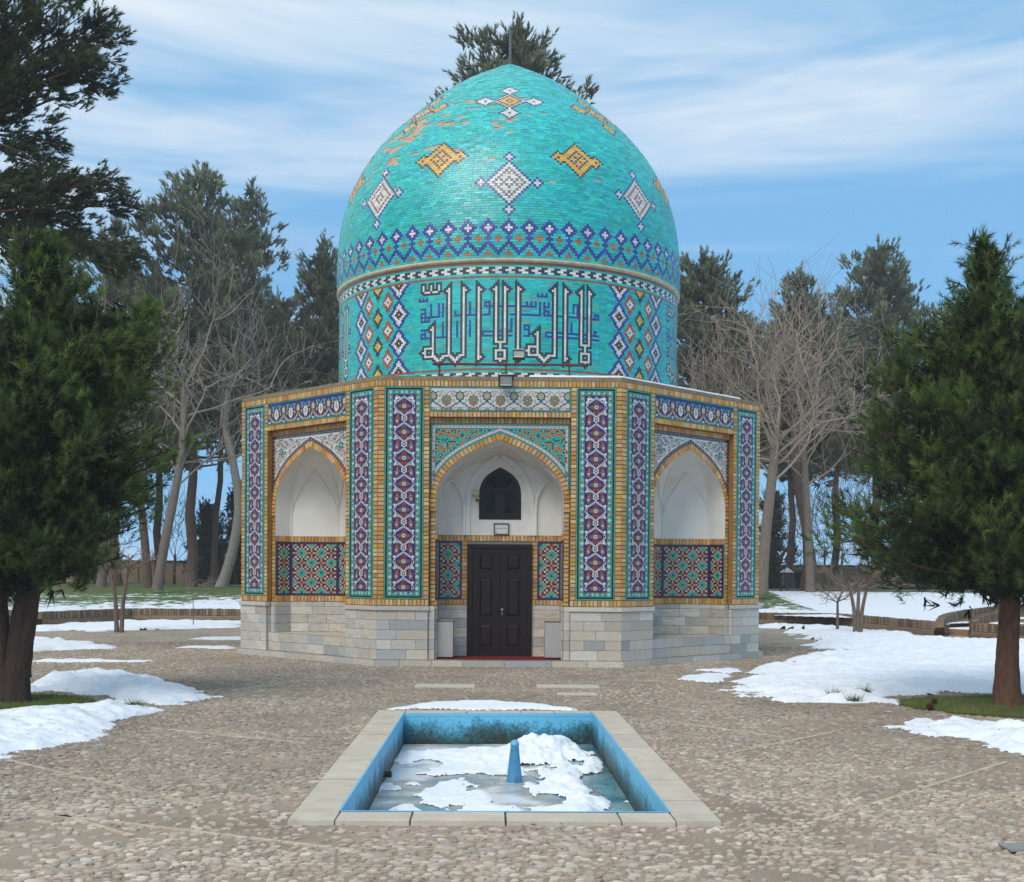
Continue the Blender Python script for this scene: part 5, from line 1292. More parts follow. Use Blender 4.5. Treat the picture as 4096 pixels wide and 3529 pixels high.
def snow_h(n, X, Y):
    d = sdist(X, Y, SN[n]); big = SH[n]
    sc_ = 1.0 if n in ('main', 'strip', 'mound', 'near') else 0.6
    e = d + 1.0 * sc_ * (fbm(X * 1.0 + 3, Y * 0.8, 5, 5) - 0.5) + 0.42 * sc_ * (fbm(X * 4.0, Y * 3, 8, 3) - 0.5) - {'main': 0.10, 'mound': 0.16, 'near': 0.20, 'strip': -0.05, 'pool': 0.16}.get(n, 0.05)
    if n == 'main':
        e = e - 1.6 * np.clip(fbm(X * 0.22, Y * 0.75, 31, 4) - 0.53, 0, 1) * 8 - np.where((X < 10) & (Y > 25), 1.2 * np.clip(fbm(X * .5, Y * 1.1, 77, 3) - 0.42, 0, 1) * 3, 0)
    if n == 'main':
        for yc, sl, wd, am in ((22.6, 0.10, 0.16, 1.5), (24.6, 0.05, 0.14, 1.2), (30.5, 0.15, 0.35, 1.2), (20.9, -0.12, 0.12, 1.0)):
            e = e - (X > 5.6) * am * np.exp(-((Y - yc - sl * (X - 7) - 0.6 * (fbm(X * .7, X * 0, int(yc), 3) - .5)) / wd) ** 2) * np.clip(fbm(X * 0.55, Y * 0.2, int(yc * 3), 3) - 0.36, 0, 1) * 4
    if n in ('bank', 'farleft', 'wisp', 'pool'): e = e - 0.9 * np.clip(fbm(X * 1.2, Y * 1.6, 13, 4) - 0.5, 0, 1) * 4 * (0.5 if n == 'pool' else 1)
    lump = fbm(X * 0.8, Y * 1.1, 2, 3)
    h = big * np.clip(e / (0.55 if big > 0.1 else 0.25), 0, 1) ** 0.85 * (0.25 + 0.9 * lump + 1.5 * (fbm(X * 2.6, Y * 3.4, 6, 5, gain=0.6) - 0.45)) + (0.055 if big > 0.1 else 0.02) * np.clip(e * 4, 0, 1) * (fbm(X * 6, Y * 8, 17, 4) - 0.35) * 1.5 + 0.02 * np.clip(e * 4, 0, 1) * (fbm(X * 20, Y * 20, 19, 2) - 0.4)
    return e, h
for n, P in SN.items():
    xs = [p[0] for p in P]; ys = [p[1] for p in P]
    y0, y1 = min(ys) - 0.4, max(ys) + 0.4
    yl = [y0]
    while yl[-1] < y1: yl.append(yl[-1] + max(0.035, 0.0030 * yl[-1]))
    st = max(0.035, 0.0028 * (y0 + y1) / 2); xl = np.arange(min(xs) - 0.4, max(xs) + 0.4, st)
    X, Y = np.meshgrid(xl, np.array(yl)); e_, h_ = snow_h(n, X, Y)
    m = (e_ > -0.50); F = m[:-1, :-1] & m[1:, :-1] & m[:-1, 1:] & m[1:, 1:]
    a = Acc(); a.grid(np.stack([X, Y, np.where(e_ > 0, np.maximum(h_, -0.006) + 0.016, 0.016 + e_ * 0.30)], -1), S(236, 239, 244), F)
    tag(a.build('snow', m_snow, smooth=True, kind='stuff'), SL[n], 'snow')
GP = {'r': (7.35, 17.35, 1.75, 1.55), 'l': (-7.15, 16.95, 1.35, 1.15)}
def in_grass(X, Y, k, f=1.0):
    cx, cy, a_, b_ = GP[k]; return ((X - cx) / a_) ** 2 + ((Y - cy) / b_) ** 2 + 0.5 * (fbm(X * 2, Y * 2, 3, 3) - 0.5) < f

# pebbles
def scatter():
    xs = []; ys = []
    y = 6.9
    while y < 32:
        step = 0.058 if y < 18 else 0.078
        w = 0.44 * y + 0.8; x = np.arange(-w, w, 0.074 if y < 18 else 0.098) + rng.uniform(0, 0.08)
        xs.append(x + rng.normal(0, 0.014, len(x))); ys.append(np.full(len(x), y) + rng.normal(0, 0.013, len(x))); y += step
    return np.concatenate(xs), np.concatenate(ys)
X, Y = scatter()
ok = ~inpoly(X, Y, [(p[0] + (0.035 if p[0] > 0 else -0.035), p[1] + (0.035 if p[1] > 12 else -0.035)) for p in OUT])
ql = X - BX; qy = Y - BY
octo = np.max([ql * math.sin(k * math.pi / 4 - BR) - qy * math.cos(k * math.pi / 4 - BR) for k in range(8)], 0)
ok &= octo > APO + 0.13
for n in ('main', 'strip', 'mound', 'near'): ok &= ~((sdist(X, Y, SN[n]) > 0.5))
for k in GP: ok &= ~in_grass(X, Y, k)
SLAB = [(-1.56, -0.59, 19.72, 20.28), (0.41, 1.42, 19.80, 20.35), (0.70, 1.31, 18.62, 19.0)]
for x0, x1, y0, y1 in SLAB: ok &= ~((X > x0 - .03) & (X < x1 + .03) & (Y > y0 - .03) & (Y < y1 + .03))
wear = fbm(X * 0.8, Y * 0.8, 41, 4); ok &= rng.random(len(X)) < np.clip(1.5 - 1.5 * np.clip(wear - 0.36, 0, 1) * 3.2, 0.35, 1.0)
X, Y = X[ok], Y[ok]; n = len(X)
A_ = rng.uniform(0.021, 0.043, n) * (0.85 + 0.5 * (fbm(X * .6, Y * .6, 9, 2))); B_ = A_ * rng.uniform(0.42, 0.85, n); H_ = rng.uniform(0.008, 0.019, n)
bigp = rng.random(n) < 0.05; A_[bigp] *= 1.35
_wet = np.zeros(n)
for q_ in ('main', 'strip', 'mound', 'near', 'pool'): _wet = np.maximum(_wet, np.clip(1 + sdist(X, Y, SN[q_]) / 0.9, 0, 1))
R_a = rng.normal(0, 0.34, n) + np.where(rng.random(n) < 0.12, rng.uniform(0, 3.1, n), 0)
PC = [S(182, 168, 152), S(174, 162, 148), S(188, 177, 162), S(166, 153, 139), S(160, 151, 141), S(178, 162, 145), S(196, 186, 172), S(170, 154, 137)]
PCc = np.array(PC)[rng.integers(len(PC), size=n)] * (1 + rng.normal(0, 0.10, (n, 1)))
lum = 0.9 + 0.35 * (fbm(X * 0.35, Y * 0.35, 61, 3) - 0.5); PCc = np.clip(PCc * (lum * (1 + 0.35 * (fbm(X * 1.3 + 9, Y * 1.3, 71, 4) - 0.5)) * (1 - 0.22 * _wet))[:, None] * [1.06, 1.02, 0.97], 0.02, 0.85)
def pebble_T(m, top):
    a = np.arange(m) / m * 2 * np.pi; v = [(math.cos(t), math.sin(t), 0) for t in a] + [(0.86 * math.cos(t), 0.86 * math.sin(t), 0.62) for t in a]
    if top: v += [(0.45 * math.cos(t), 0.45 * math.sin(t), 0.95) for t in a]
    return np.array(v)
def pebbles(idx, m, top, acc):
    T_ = pebble_T(m, top); nv = len(T_); k = len(idx)
    sh = 1 + rng.normal(0, 0.07, (k, nv)); px = T_[None, :, 0] * sh * A_[idx, None]; py = T_[None, :, 1] * sh * B_[idx, None]; pz = T_[None, :, 2] * H_[idx, None] + 0.002 - (T_[None, :, 2] == 0) * 0.006
    c, s = np.cos(R_a[idx])[:, None], np.sin(R_a[idx])[:, None]
    V = np.stack([X[idx, None] + px * c - py * s, Y[idx, None] + px * s + py * c, pz], -1).reshape(-1, 3)
    rings = 3 if top else 2; o = np.arange(k)[:, None, None] * nv
    Fq = np.array([[r * m + j, r * m + (j + 1) % m, (r + 1) * m + (j + 1) % m, (r + 1) * m + j] for r in range(rings - 1) for j in range(m)])
    base = acc.n; acc.add(V, (o + Fq[None]).reshape(-1, 4), np.repeat(PCc[idx], len(Fq), 0))
    Ft = np.arange((rings - 1) * m, rings * m)[None, None]; acc.groups.append(((o + Ft).reshape(-1, m) + base, PCc[idx]))
vis_ = np.abs(X) < 0.405 * Y
near_ = np.where((Y > 7.45) & vis_)[0]; near_ = near_[np.argsort(-(A_[near_] * 1236 / Y[near_]))[:300]]
keep = np.ones(n, bool); keep[near_] = False
i_all = np.where(keep)[0]
a = Acc(); pebbles(i_all[Y[i_all] < 10.5], 8, True, a); pebbles(i_all[(Y[i_all] >= 10.5) & (Y[i_all] < 18)], 6, False, a); pebbles(i_all[Y[i_all] >= 18], 5, False, a)
a.build('pebble', m_cobble, ground, smooth=False, kind='stuff')
T_ = pebble_T(9, True); pm = []
for q in range(24):
    v = T_ * [1, 1, 1]; v[:, :2] *= (1 + rng.normal(0, 0.07, (27, 1))); v[:9, 2] = -0.3
    a = Acc(); Fq = [[r * 9 + j, r * 9 + (j + 1) % 9, (r + 1) * 9 + (j + 1) % 9, (r + 1) * 9 + j] for r in range(2) for j in range(9)]
    c = PC[q % 8] * random.uniform(0.9, 1.1); a.add(v, Fq, c); a.groups.append((np.arange(18, 27)[None], np.array([c]))); me = a.mesh('pebble', True); me.materials.append(m_cobble); pm.append(me)
for i in near_:
    inst('pebble', pm[random.randrange(24)], ground, Matrix.Translation((X[i], Y[i], 0.002)) @ Matrix.Rotation(R_a[i], 4, 'Z') @ Matrix.Diagonal((A_[i], B_[i], H_[i], 1)))
# thin bands of flat stones set on edge, crossing the cobbles in a lozenge pattern
a = Acc()
def strip_line(p, q, w=0.045):
    p = np.array(p, float); q = np.array(q, float); L = np.linalg.norm(q - p); d = (q - p) / L; nn = np.array((-d[1], d[0])); t = 0
    while t < L:
        l = random.uniform(0.16, 0.30); t2 = min(t + l, L); c = random.uniform(-0.006, 0.006); b = [p + d * (t + .006) - nn * (w / 2 + c), p + d * (t2 - .006) - nn * (w / 2), p + d * (t2 - .006) + nn * (w / 2 + c), p + d * (t + .006) + nn * w / 2]
        a.boxes([[(*x, 0.0) for x in b] + [(*x, 0.011) for x in b]], S(196, 178, 152) * random.uniform(0.85, 1.12)); t = t2
for p, q in (((2.35, 9.25), (4.9, 12.2)), ((2.2, 12.6), (3.9, 14.6)), ((-3.9, 9.7), (-2.6, 8.5)), ((-5.3, 12.3), (-2.4, 9.6)), ((3.5, 10.6), (5.0, 9.6)), ((-2.2, 13.2), (-4.2, 14.4)), ((1.9, 15.5), (3.1, 13.9)), ((-2.3, 24.3), (-4.3, 19.0)), ((1.7, 8.3), (3.9, 7.6)), ((-1.0, 8.1), (-3.6, 9.3))): strip_line(p, q)
a.build('stone_band', m_cobble, ground, kind='stuff')
for x0, x1, y0, y1 in SLAB:
    a = Acc(); a.box(x0, x1, y0, y1, 0.0, 0.014, S(196, 186, 168)); a.build('paving_slab', m_cobble, ground)
# fallen leaves and litter
a = Acc(); k = 420
lx = rng.uniform(-6, 6, k); ly = rng.uniform(7, 20, k)
for x, y in zip(lx, ly):
    if inpoly(np.array(x), np.array(y), OUT): continue
    s = random.uniform(0.010, 0.026); t = random.uniform(0, 6.3); z = random.uniform(0.018, 0.026)
    a.add([(x + s * math.cos(t), y + s * math.sin(t), z), (x - s * .5 * math.sin(t), y + s * .5 * math.cos(t), z + .008), (x - s * math.cos(t), y - s * math.sin(t), z)], [[0, 1, 2]], random.choice((S(120, 70, 46), S(96, 60, 40), S(140, 96, 60))))
tag(a.build('fallen_leaves', m_leaf, kind='stuff'), 'scattered small brown dead leaves on the cobbles', 'leaves')

# brown needles and grit blown over the snow and the paving
a = Acc(); k = 1500; nx_ = np.concatenate([rng.uniform(3.6, 9, k // 2), rng.uniform(-8, -4.2, k // 3), rng.uniform(-7, 7, k - k // 2 - k // 3)]); ny_ = rng.uniform(11.5, 21, k)
for x, y in zip(nx_, ny_):
    if inpoly(np.array(x), np.array(y), OUT): continue
    hz_ = 0.014
    for n in ('main', 'strip', 'mound', 'near'):
        if sdist(np.array([x]), np.array([y]), SN[n])[0] > -0.4:
            e1_, h1_ = snow_h(n, np.array([x]), np.array([y]))
            if e1_[0] > 0: hz_ = max(hz_, float(h1_[0]) + 0.022)
    s = random.uniform(0.008, 0.03); t = random.uniform(0, 3.14); w_ = random.uniform(0.0015, 0.006)
    a.add([(x + s * math.cos(t), y + s * math.sin(t), hz_), (x - w_ * math.sin(t), y + w_ * math.cos(t), hz_ + .004), (x - s * math.cos(t), y - s * math.sin(t), hz_), (x + w_ * math.sin(t), y - w_ * math.cos(t), hz_ + .002)], [[0, 1, 2, 3]], random.choice((S(110, 74, 50), S(84, 60, 44), S(70, 58, 48))))
tag(a.build('needle_litter', m_leaf, kind='stuff'), 'fine brown needles and grit scattered over snow and cobbles', 'litter')

# ======================================================= pool
pool = empty('pool', (-0.1, 12.6, 0), 0, 'sunken rectangular garden pool with pale stone coping and blue painted walls', 'pool')
m_cope = mat('coping_stone', rough=0.85, spec=0.25, var=0.10, vscale=4, bump=0.25, bscale=70, stain=S(150, 138, 120), stain_scale=3, stain_amt=0.35, detail=7)
def cope(q, c):
    q = [np.array(p, float) for p in q]; ctr = sum(q) / 4; a = Acc(); zt_ = 0.034 + random.gauss(0, 0.002)
    q2 = [p + (ctr - p) / np.linalg.norm(ctr - p) * 0.006 for p in q]
    a.boxes([[(*(p - (-0.1, 12.6)), -0.06) for p in q] + [(*(p - (-0.1, 12.6)), zt_) for p in q2]], c); a.build('coping_stone', m_cope, pool)
O_ = [np.array(p) for p in OUT]; I_ = [np.array(p) for p in INN]
lerp = lambda a, b, t: a + (b - a) * t
def side(o0, o1, i0, i1, ts):
    for t0, t1 in zip(ts[:-1], ts[1:]): cope([lerp(o0, o1, t0 + .0012), lerp(o0, o1, t1 - .0012), lerp(i0, i1, t1 - .0012), lerp(i0, i1, t0 + .0012)], S(200, 187, 169) * random.uniform(0.94, 1.05))
# corners belong to the long sides; front and back pieces between
fx = lambda o, i: (o, i)
ext = lambda o, i, t: o + (i - o) * t
# left and right run the full length
L0, L1 = O_[0], O_[3]; l0 = np.array((INN[0][0] - 0.0, OUT[0][1] + 0.0)); l1 = np.array((INN[3][0], OUT[3][1] + 0.02))
XI = lambda a_, b_, y_: a_[0] + (b_[0] - a_[0]) * (y_ - a_[1]) / (b_[1] - a_[1])
yl0, yl1, yr0, yr1 = OUT[0][1] + 0.004, OUT[3][1] + 0.008, OUT[1][1] - 0.006, OUT[2][1] - 0.02
side(O_[0], O_[3], np.array((XI(INN[0], INN[3], yl0) - 0.006, yl0)), np.array((XI(INN[0], INN[3], yl1) - 0.006, yl1)), [0, 0.115, 0.25, 0.40, 0.53, 0.66, 0.80, 1])
side(O_[2], O_[1], np.array((XI(INN[1], INN[2], yr1) + 0.006, yr1)), np.array((XI(INN[1], INN[2], yr0) + 0.006, yr0)), [0, 0.20, 0.33, 0.47, 0.60, 0.75, 0.885, 1])
side(np.array((XI(INN[0], INN[3], yl0) - .002, yl0)), np.array((XI(INN[1], INN[2], yr0) + .002, yr0)), I_[0] - (0.002, 0.006), I_[1] + (0.002, -0.006), [0, 0.22, 0.50, 0.84, 1])
side(np.array((XI(INN[0], INN[3], yl1) - .002, yl1)), np.array((XI(INN[1], INN[2], yr1) + .002, yr1)), I_[3] + (-0.002, 0.006), I_[2] + (0.002, 0.006), [0, 0.33, 0.62, 0.80, 1])
def poolmat(nt, p):
    L = nt.links.new; n = nt.nodes.new; tcn = n('ShaderNodeTexCoord'); sp = n('ShaderNodeSeparateXYZ'); L(tcn.outputs['Object'], sp.inputs[0])
    n1 = n('ShaderNodeTexNoise'); n1.inputs['Scale'].default_value = 2.2; n1.inputs['Detail'].default_value = 7; n1.inputs['Roughness'].default_value = 0.7; L(tcn.outputs['Object'], n1.inputs['Vector'])
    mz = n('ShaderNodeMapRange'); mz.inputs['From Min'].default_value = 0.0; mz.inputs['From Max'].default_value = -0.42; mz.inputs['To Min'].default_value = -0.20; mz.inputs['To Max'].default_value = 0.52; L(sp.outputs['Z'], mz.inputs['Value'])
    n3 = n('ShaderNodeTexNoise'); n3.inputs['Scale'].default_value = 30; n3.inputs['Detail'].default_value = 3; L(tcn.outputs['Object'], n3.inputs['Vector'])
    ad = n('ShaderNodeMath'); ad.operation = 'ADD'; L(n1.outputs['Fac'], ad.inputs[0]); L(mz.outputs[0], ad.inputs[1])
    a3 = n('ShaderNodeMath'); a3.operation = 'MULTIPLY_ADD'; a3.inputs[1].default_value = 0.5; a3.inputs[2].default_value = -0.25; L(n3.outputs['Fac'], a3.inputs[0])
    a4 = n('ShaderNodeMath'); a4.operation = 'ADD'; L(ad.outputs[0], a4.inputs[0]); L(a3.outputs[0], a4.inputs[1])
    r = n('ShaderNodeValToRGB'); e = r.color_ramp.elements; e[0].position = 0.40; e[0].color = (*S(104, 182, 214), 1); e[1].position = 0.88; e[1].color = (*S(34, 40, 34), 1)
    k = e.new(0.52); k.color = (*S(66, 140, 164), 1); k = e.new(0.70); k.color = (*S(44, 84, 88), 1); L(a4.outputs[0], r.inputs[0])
    L(r.outputs[0], p.inputs['Base Color']); p.inputs['Roughness'].default_value = 0.6
m_pool = nodemat('blue_pool_paint', poolmat)
def strip4(P, z0, z1, acc, c):
    for i in range(4):
        p, q = P[i], P[(i + 1) % 4]; n_ = 30
        V = np.zeros((5, n_, 3)); t = np.linspace(0, 1, n_)[None, :]; zz = np.linspace(z1, z0, 5)[:, None]
        V[..., 0] = p[0] + (q[0] - p[0]) * t; V[..., 1] = p[1] + (q[1] - p[1]) * t; V[..., 2] = zz; acc.grid(V, c)
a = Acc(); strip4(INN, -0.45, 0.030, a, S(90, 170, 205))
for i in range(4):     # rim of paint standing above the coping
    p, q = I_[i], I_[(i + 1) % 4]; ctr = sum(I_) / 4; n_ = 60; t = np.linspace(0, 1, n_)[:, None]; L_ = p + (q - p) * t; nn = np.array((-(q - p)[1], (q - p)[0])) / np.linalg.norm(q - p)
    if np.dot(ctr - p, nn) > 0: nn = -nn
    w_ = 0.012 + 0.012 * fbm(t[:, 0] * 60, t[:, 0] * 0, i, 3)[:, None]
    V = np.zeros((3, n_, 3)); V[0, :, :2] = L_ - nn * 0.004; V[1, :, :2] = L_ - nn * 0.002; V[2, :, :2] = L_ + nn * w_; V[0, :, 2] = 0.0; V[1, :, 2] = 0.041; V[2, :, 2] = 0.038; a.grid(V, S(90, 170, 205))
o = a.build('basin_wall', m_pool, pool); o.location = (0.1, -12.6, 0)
a = Acc(); a.add([(*p, -0.46) for p in INN], [[0, 1, 2, 3]], S(50, 90, 100)); o = a.build('basin_floor', m_pool, pool); o.location = (0.1, -12.6, 0)
a = Acc(); zz = -0.30; p = np.array(INN[0]) * 0.42 + np.array(INN[3]) * 0.58; a.tube([(p[0] + .0, p[1], -0.30), (p[0] + 0.07, p[1], -0.30)], 0.035, 10, S(40, 90, 100)); o = a.build('inlet_pipe', m_pool, pool); o.location = (0.1, -12.6, 0)
def icemat(nt, p):
    L = nt.links.new; n = nt.nodes.new; tcn = n('ShaderNodeTexCoord')
    n1 = n('ShaderNodeTexNoise'); n1.inputs['Scale'].default_value = 0.9; n1.inputs['Detail'].default_value = 8; n1.inputs['Roughness'].default_value = 0.62; L(tcn.outputs['Object'], n1.inputs['Vector'])
    sp = n('ShaderNodeSeparateXYZ'); L(tcn.outputs['Object'], sp.inputs[0])
    m0 = n('ShaderNodeMapRange'); m0.inputs['From Min'].default_value = 0.1; m0.inputs['From Max'].default_value = 1.0; m0.inputs['To Min'].default_value = 0; m0.inputs['To Max'].default_value = -0.28; L(sp.outputs['X'], m0.inputs['Value'])
    ad = n('ShaderNodeMath'); ad.operation = 'ADD'; L(n1.outputs['Fac'], ad.inputs[0]); L(m0.outputs[0], ad.inputs[1])
    r = n('ShaderNodeValToRGB'); e = r.color_ramp.elements; e[0].position = 0.22; e[0].color = (*S(60, 116, 134), 1); e[1].position = 0.52; e[1].color = (*S(236, 238, 238), 1)
    k = e.new(0.34); k.color = (*S(122, 164, 172), 1); k = e.new(0.41); k.color = (*S(172, 174, 168), 1); k = e.new(0.46); k.color = (*S(198, 200, 196), 1); L(ad.outputs[0], r.inputs[0])
    L(r.outputs[0], p.inputs['Base Color']); p.inputs['Roughness'].default_value = 0.22; p.inputs['Specular IOR Level'].default_value = 0.5
    n2 = n('ShaderNodeTexNoise'); n2.inputs['Scale'].default_value = 14; n2.inputs['Detail'].default_value = 5; L(tcn.outputs['Object'], n2.inputs['Vector'])
    b = n('ShaderNodeBump'); b.inputs['Strength'].default_value = 0.25; b.inputs['Distance'].default_value = 0.01; L(n2.outputs['Fac'], b.inputs['Height']); L(b.outputs[0], p.inputs['Normal'])
a = Acc(); a.add([(*p, -0.36) for p in INN], [[0, 1, 2, 3]], S(160, 165, 165)); a.build('ice', nodemat('pool_ice', icemat), kind='structure')
xs = np.arange(-1.35, 1.18, 0.022); ys = np.concatenate([np.arange(9.35, 13, 0.03), np.arange(13, 15.78, 0.035)])
XX, YY = np.meshgrid(xs, ys)
zone1 = sdist(XX, YY, [(-1.25, 14.3), (-1.25, 15.1), (-0.6, 15.35), (0.2, 15.65), (0.75, 15.6), (1.0, 15.0), (0.85, 14.2), (0.2, 14.0), (-0.5, 14.2)])
zone2 = sdist(XX, YY, [(0.35, 14.5), (0.9, 14.6), (0.95, 13.0), (1.0, 11.0), (0.85, 10.0), (0.5, 9.9), (0.35, 11.0), (0.45, 12.2), (0.2, 13.2)])
zone3 = sdist(XX, YY, [(-0.95, 10.2), (-1.0, 11.2), (-0.3, 11.3), (-0.2, 10.2), (-0.3, 9.6), (-0.8, 9.6)])
nz2 = fbm(XX * 3, YY * 1.6, 77, 4) - 0.5
e1 = zone1 + 0.8 * nz2; e2 = zone2 + 0.9 * nz2; zone3 = sdist(XX, YY, [(-1.25, 9.5), (-1.25, 14.4), (0.3, 14.2), (0.5, 12.5), (0.2, 9.5)]); e3 = np.minimum(zone3, 0.25) + 1.9 * nz2 - 0.16
rid = 0.16 * np.exp(-((XX - 0.45) / 0.45) ** 2) + 0.07
H = 0.9 * np.maximum.reduce([np.clip(e1 / 0.3, 0, 1) * rid * (0.6 + 1.5 * (fbm(XX * 5, YY * 5, 5, 4) - 0.35)), np.clip(e2 / 0.25, 0, 1) * 0.085 * (0.5 + fbm(XX * 5, YY * 5, 15, 3)), np.clip(e3 / 0.25, 0, 1) * 0.022 * (0.5 + fbm(XX * 6, YY * 4, 25, 3))])
fd = np.hypot(XX - 0.04, YY - 13.0)
M_ = ((e1 > 0) | (e2 > 0) | (e3 > 0)) & (fd > 0.10); F = M_[:-1, :-1] & M_[1:, :-1] & M_[:-1, 1:] & M_[1:, 1:]
a = Acc(); a.grid(np.stack([XX, YY, -0.364 + H + 0.015 * fbm(XX * 16, YY * 16, 3, 2)], -1), S(238, 240, 244), F); tag(a.build('snow', m_snow, smooth=True, kind='stuff'), 'lumpy snow lying on the ice inside the pool', 'snow')
a = Acc()
for i in range(170):
    if i < 110: x = rng.normal(0.93, 0.10); y = rng.uniform(10.5, 15.2)
    else: x = rng.uniform(-1.1, 0.9); y = rng.uniform(9.6, 15)
    x = min(x, 1.06); s = random.uniform(0.010, 0.024); t = random.uniform(0, 6.3); z = -0.350 + (0.10 if (i >= 110) else 0.0) * 0 + random.uniform(0, .01)
    a.add([(x + s * math.cos(t), y + s * math.sin(t), z), (x - s * .6 * math.sin(t), y + s * .6 * math.cos(t), z + .012), (x - s * math.cos(t), y - s * math.sin(t), z + .004)], [[0, 1, 2]], random.choice((S(176, 96, 52), S(150, 84, 50), S(196, 120, 70))))
tag(a.build('dead_leaves', m_leaf, kind='stuff'), 'orange dead leaves frozen along the right side of the pool ice', 'leaves')
e = empty('fountain_nozzle', (0.04, 13.0, -0.36), 0, 'blue painted tapered fountain post with a rounded cap rising from the pool ice', 'fountain')
a = Acc(); a.tube([(0, 0, 0), (-.002, 0, 0.14), (0.0, 0, 0.38)], [0.088, 0.070, 0.044], 14, S(66, 130, 170)); a.build('post', mat('worn_blue_paint', color=S(74, 142, 184), rough=0.5, var=0.2, vscale=6, stain=S(60, 60, 40), stain_scale=7, stain_amt=0.85, bump=0.2), e, smooth=False)
a = Acc(); q = np.linspace(0, math.pi / 2, 6); a.tube([(0, 0, 0.375), (0, 0, 0.385)] + [(0, 0, 0.385 + 0.062 * math.sin(t)) for t in q], [0.04, 0.048] + [0.050 * math.cos(t) + 0.001 for t in q], 14, S(90, 170, 200)); a.build('cap', mat('blue_cap', color=S(96, 168, 200), rough=0.45, var=0.15), e, smooth=True)

# ======================================================= lawn, banks and retaining walls
LB = [(-70, 33), (-24, 33), (-17.2, 37.0), (-15.9, 41.2), (-14.25, 45.9), (8.8, 46.0), (12.1, 43.5), (13.1, 37.6), (17.5, 42.0), (19.5, 41.2), (14.6, 36.6), (15.1, 33.2), (22, 30), (70, 26), (90, 140), (-90, 140)]
xs = np.concatenate([np.linspace(-88, -26, 24), np.linspace(-25, 26, 170), np.linspace(27, 88, 24)]); ys = np.concatenate([np.linspace(26, 62, 150), np.linspace(63, 138, 26)])
XX, YY = np.meshgrid(xs, ys); d = sdist(XX, YY, LB)
zz = 0.36 + 0.72 * np.clip(d / 13, 0, 1) ** 1.1 * (1.0 - 0.0) + 0.06 * (fbm(XX * .25, YY * .25, 4, 3) - 0.5)
inn = d > 0.12; F = inn[:-1, :-1] & inn[1:, :-1] & inn[:-1, 1:] & inn[1:, 1:]
amt = np.clip(0.92 - d / 24.0, 0, 1); amt = np.where(XX > 0, np.clip(1.02 - d / 45, 0, 1), amt)
amt = np.where((XX > 5) & (XX < 13.5 - 0) & (d > 3) & (XX < 12), amt - 0.30, amt); amt = np.where((XX < -13) & (d < 7) & (XX > -20), amt - 0.12, amt); amt = np.where(d > 17, 0, amt)
fc = (amt[:-1, :-1] + amt[1:, 1:]) / 2
def lawnmat(nt, p):
    L = nt.links.new; n = nt.nodes.new; tcn = n('ShaderNodeTexCoord'); at = n('ShaderNodeAttribute'); at.attribute_name = 'col'
    mp_ = n('ShaderNodeMapping'); mp_.inputs['Scale'].default_value = (1.6, 1.2, 1); L(tcn.outputs['Object'], mp_.inputs[0])
    n1 = n('ShaderNodeTexNoise'); n1.inputs['Scale'].default_value = 1.3; n1.inputs['Detail'].default_value = 9; n1.inputs['Roughness'].default_value = 0.72; L(mp_.outputs[0], n1.inputs['Vector'])
    a1 = n('ShaderNodeMath'); a1.operation = 'ADD'; L(n1.outputs['Fac'], a1.inputs[0]); L(at.outputs['Fac'], a1.inputs[1])
    m1 = n('ShaderNodeMapRange'); m1.inputs['From Min'].default_value = 1.11; m1.inputs['From Max'].default_value = 1.17; L(a1.outputs[0], m1.inputs['Value'])
    n2 = n('ShaderNodeTexNoise'); n2.inputs['Scale'].default_value = 0.5; n2.inputs['Detail'].default_value = 9; n2.inputs['Roughness'].default_value = 0.7; L(tcn.outputs['Object'], n2.inputs['Vector'])
    r = n('ShaderNodeValToRGB'); e = r.color_ramp.elements; e[0].position = 0.35; e[0].color = (*S(96, 92, 58), 1); e[1].position = 0.62; e[1].color = (*S(84, 112, 54), 1); L(n2.outputs['Fac'], r.inputs[0])
    mx = n('ShaderNodeMixRGB'); mx.inputs[2].default_value = (*S(232, 236, 242), 1); L(m1.outputs[0], mx.inputs[0]); L(r.outputs[0], mx.inputs[1]); L(mx.outputs[0], p.inputs['Base Color']); p.inputs['Roughness'].default_value = 0.9; p.inputs['Specular IOR Level'].default_value = 0.15
    b = n('ShaderNodeBump'); b.inputs['Strength'].default_value = 0.6; b.inputs['Distance'].default_value = 0.08; L(n1.outputs['Fac'], b.inputs['Height']); L(b.outputs[0], p.inputs['Normal'])
a = Acc(); a.grid(np.stack([XX, YY, zz], -1), np.repeat(fc[..., None], 3, -1), F); a.build('lawn', nodemat('snowy_lawn', lawnmat), smooth=True, kind='structure')
# path through the lawn
def lawn_z(x, y): 
    d = float(sdist(np.array(x, float), np.array(y, float), LB)); return 0.36 + 0.72 * min(max(d / 13, 0), 1) ** 1.1
a = Acc(); xp = np.linspace(-60, 60, 80); V = np.zeros((2, 80, 3)); V[..., 0] = xp; V[0, :, 1] = 63.5; V[1, :, 1] = 65.0; V[..., 2] = 1.125; a.grid(V, S(150, 140, 124)); a.build('path', mat('path_gravel', rough=0.9, var=0.15, vscale=2), kind='structure')

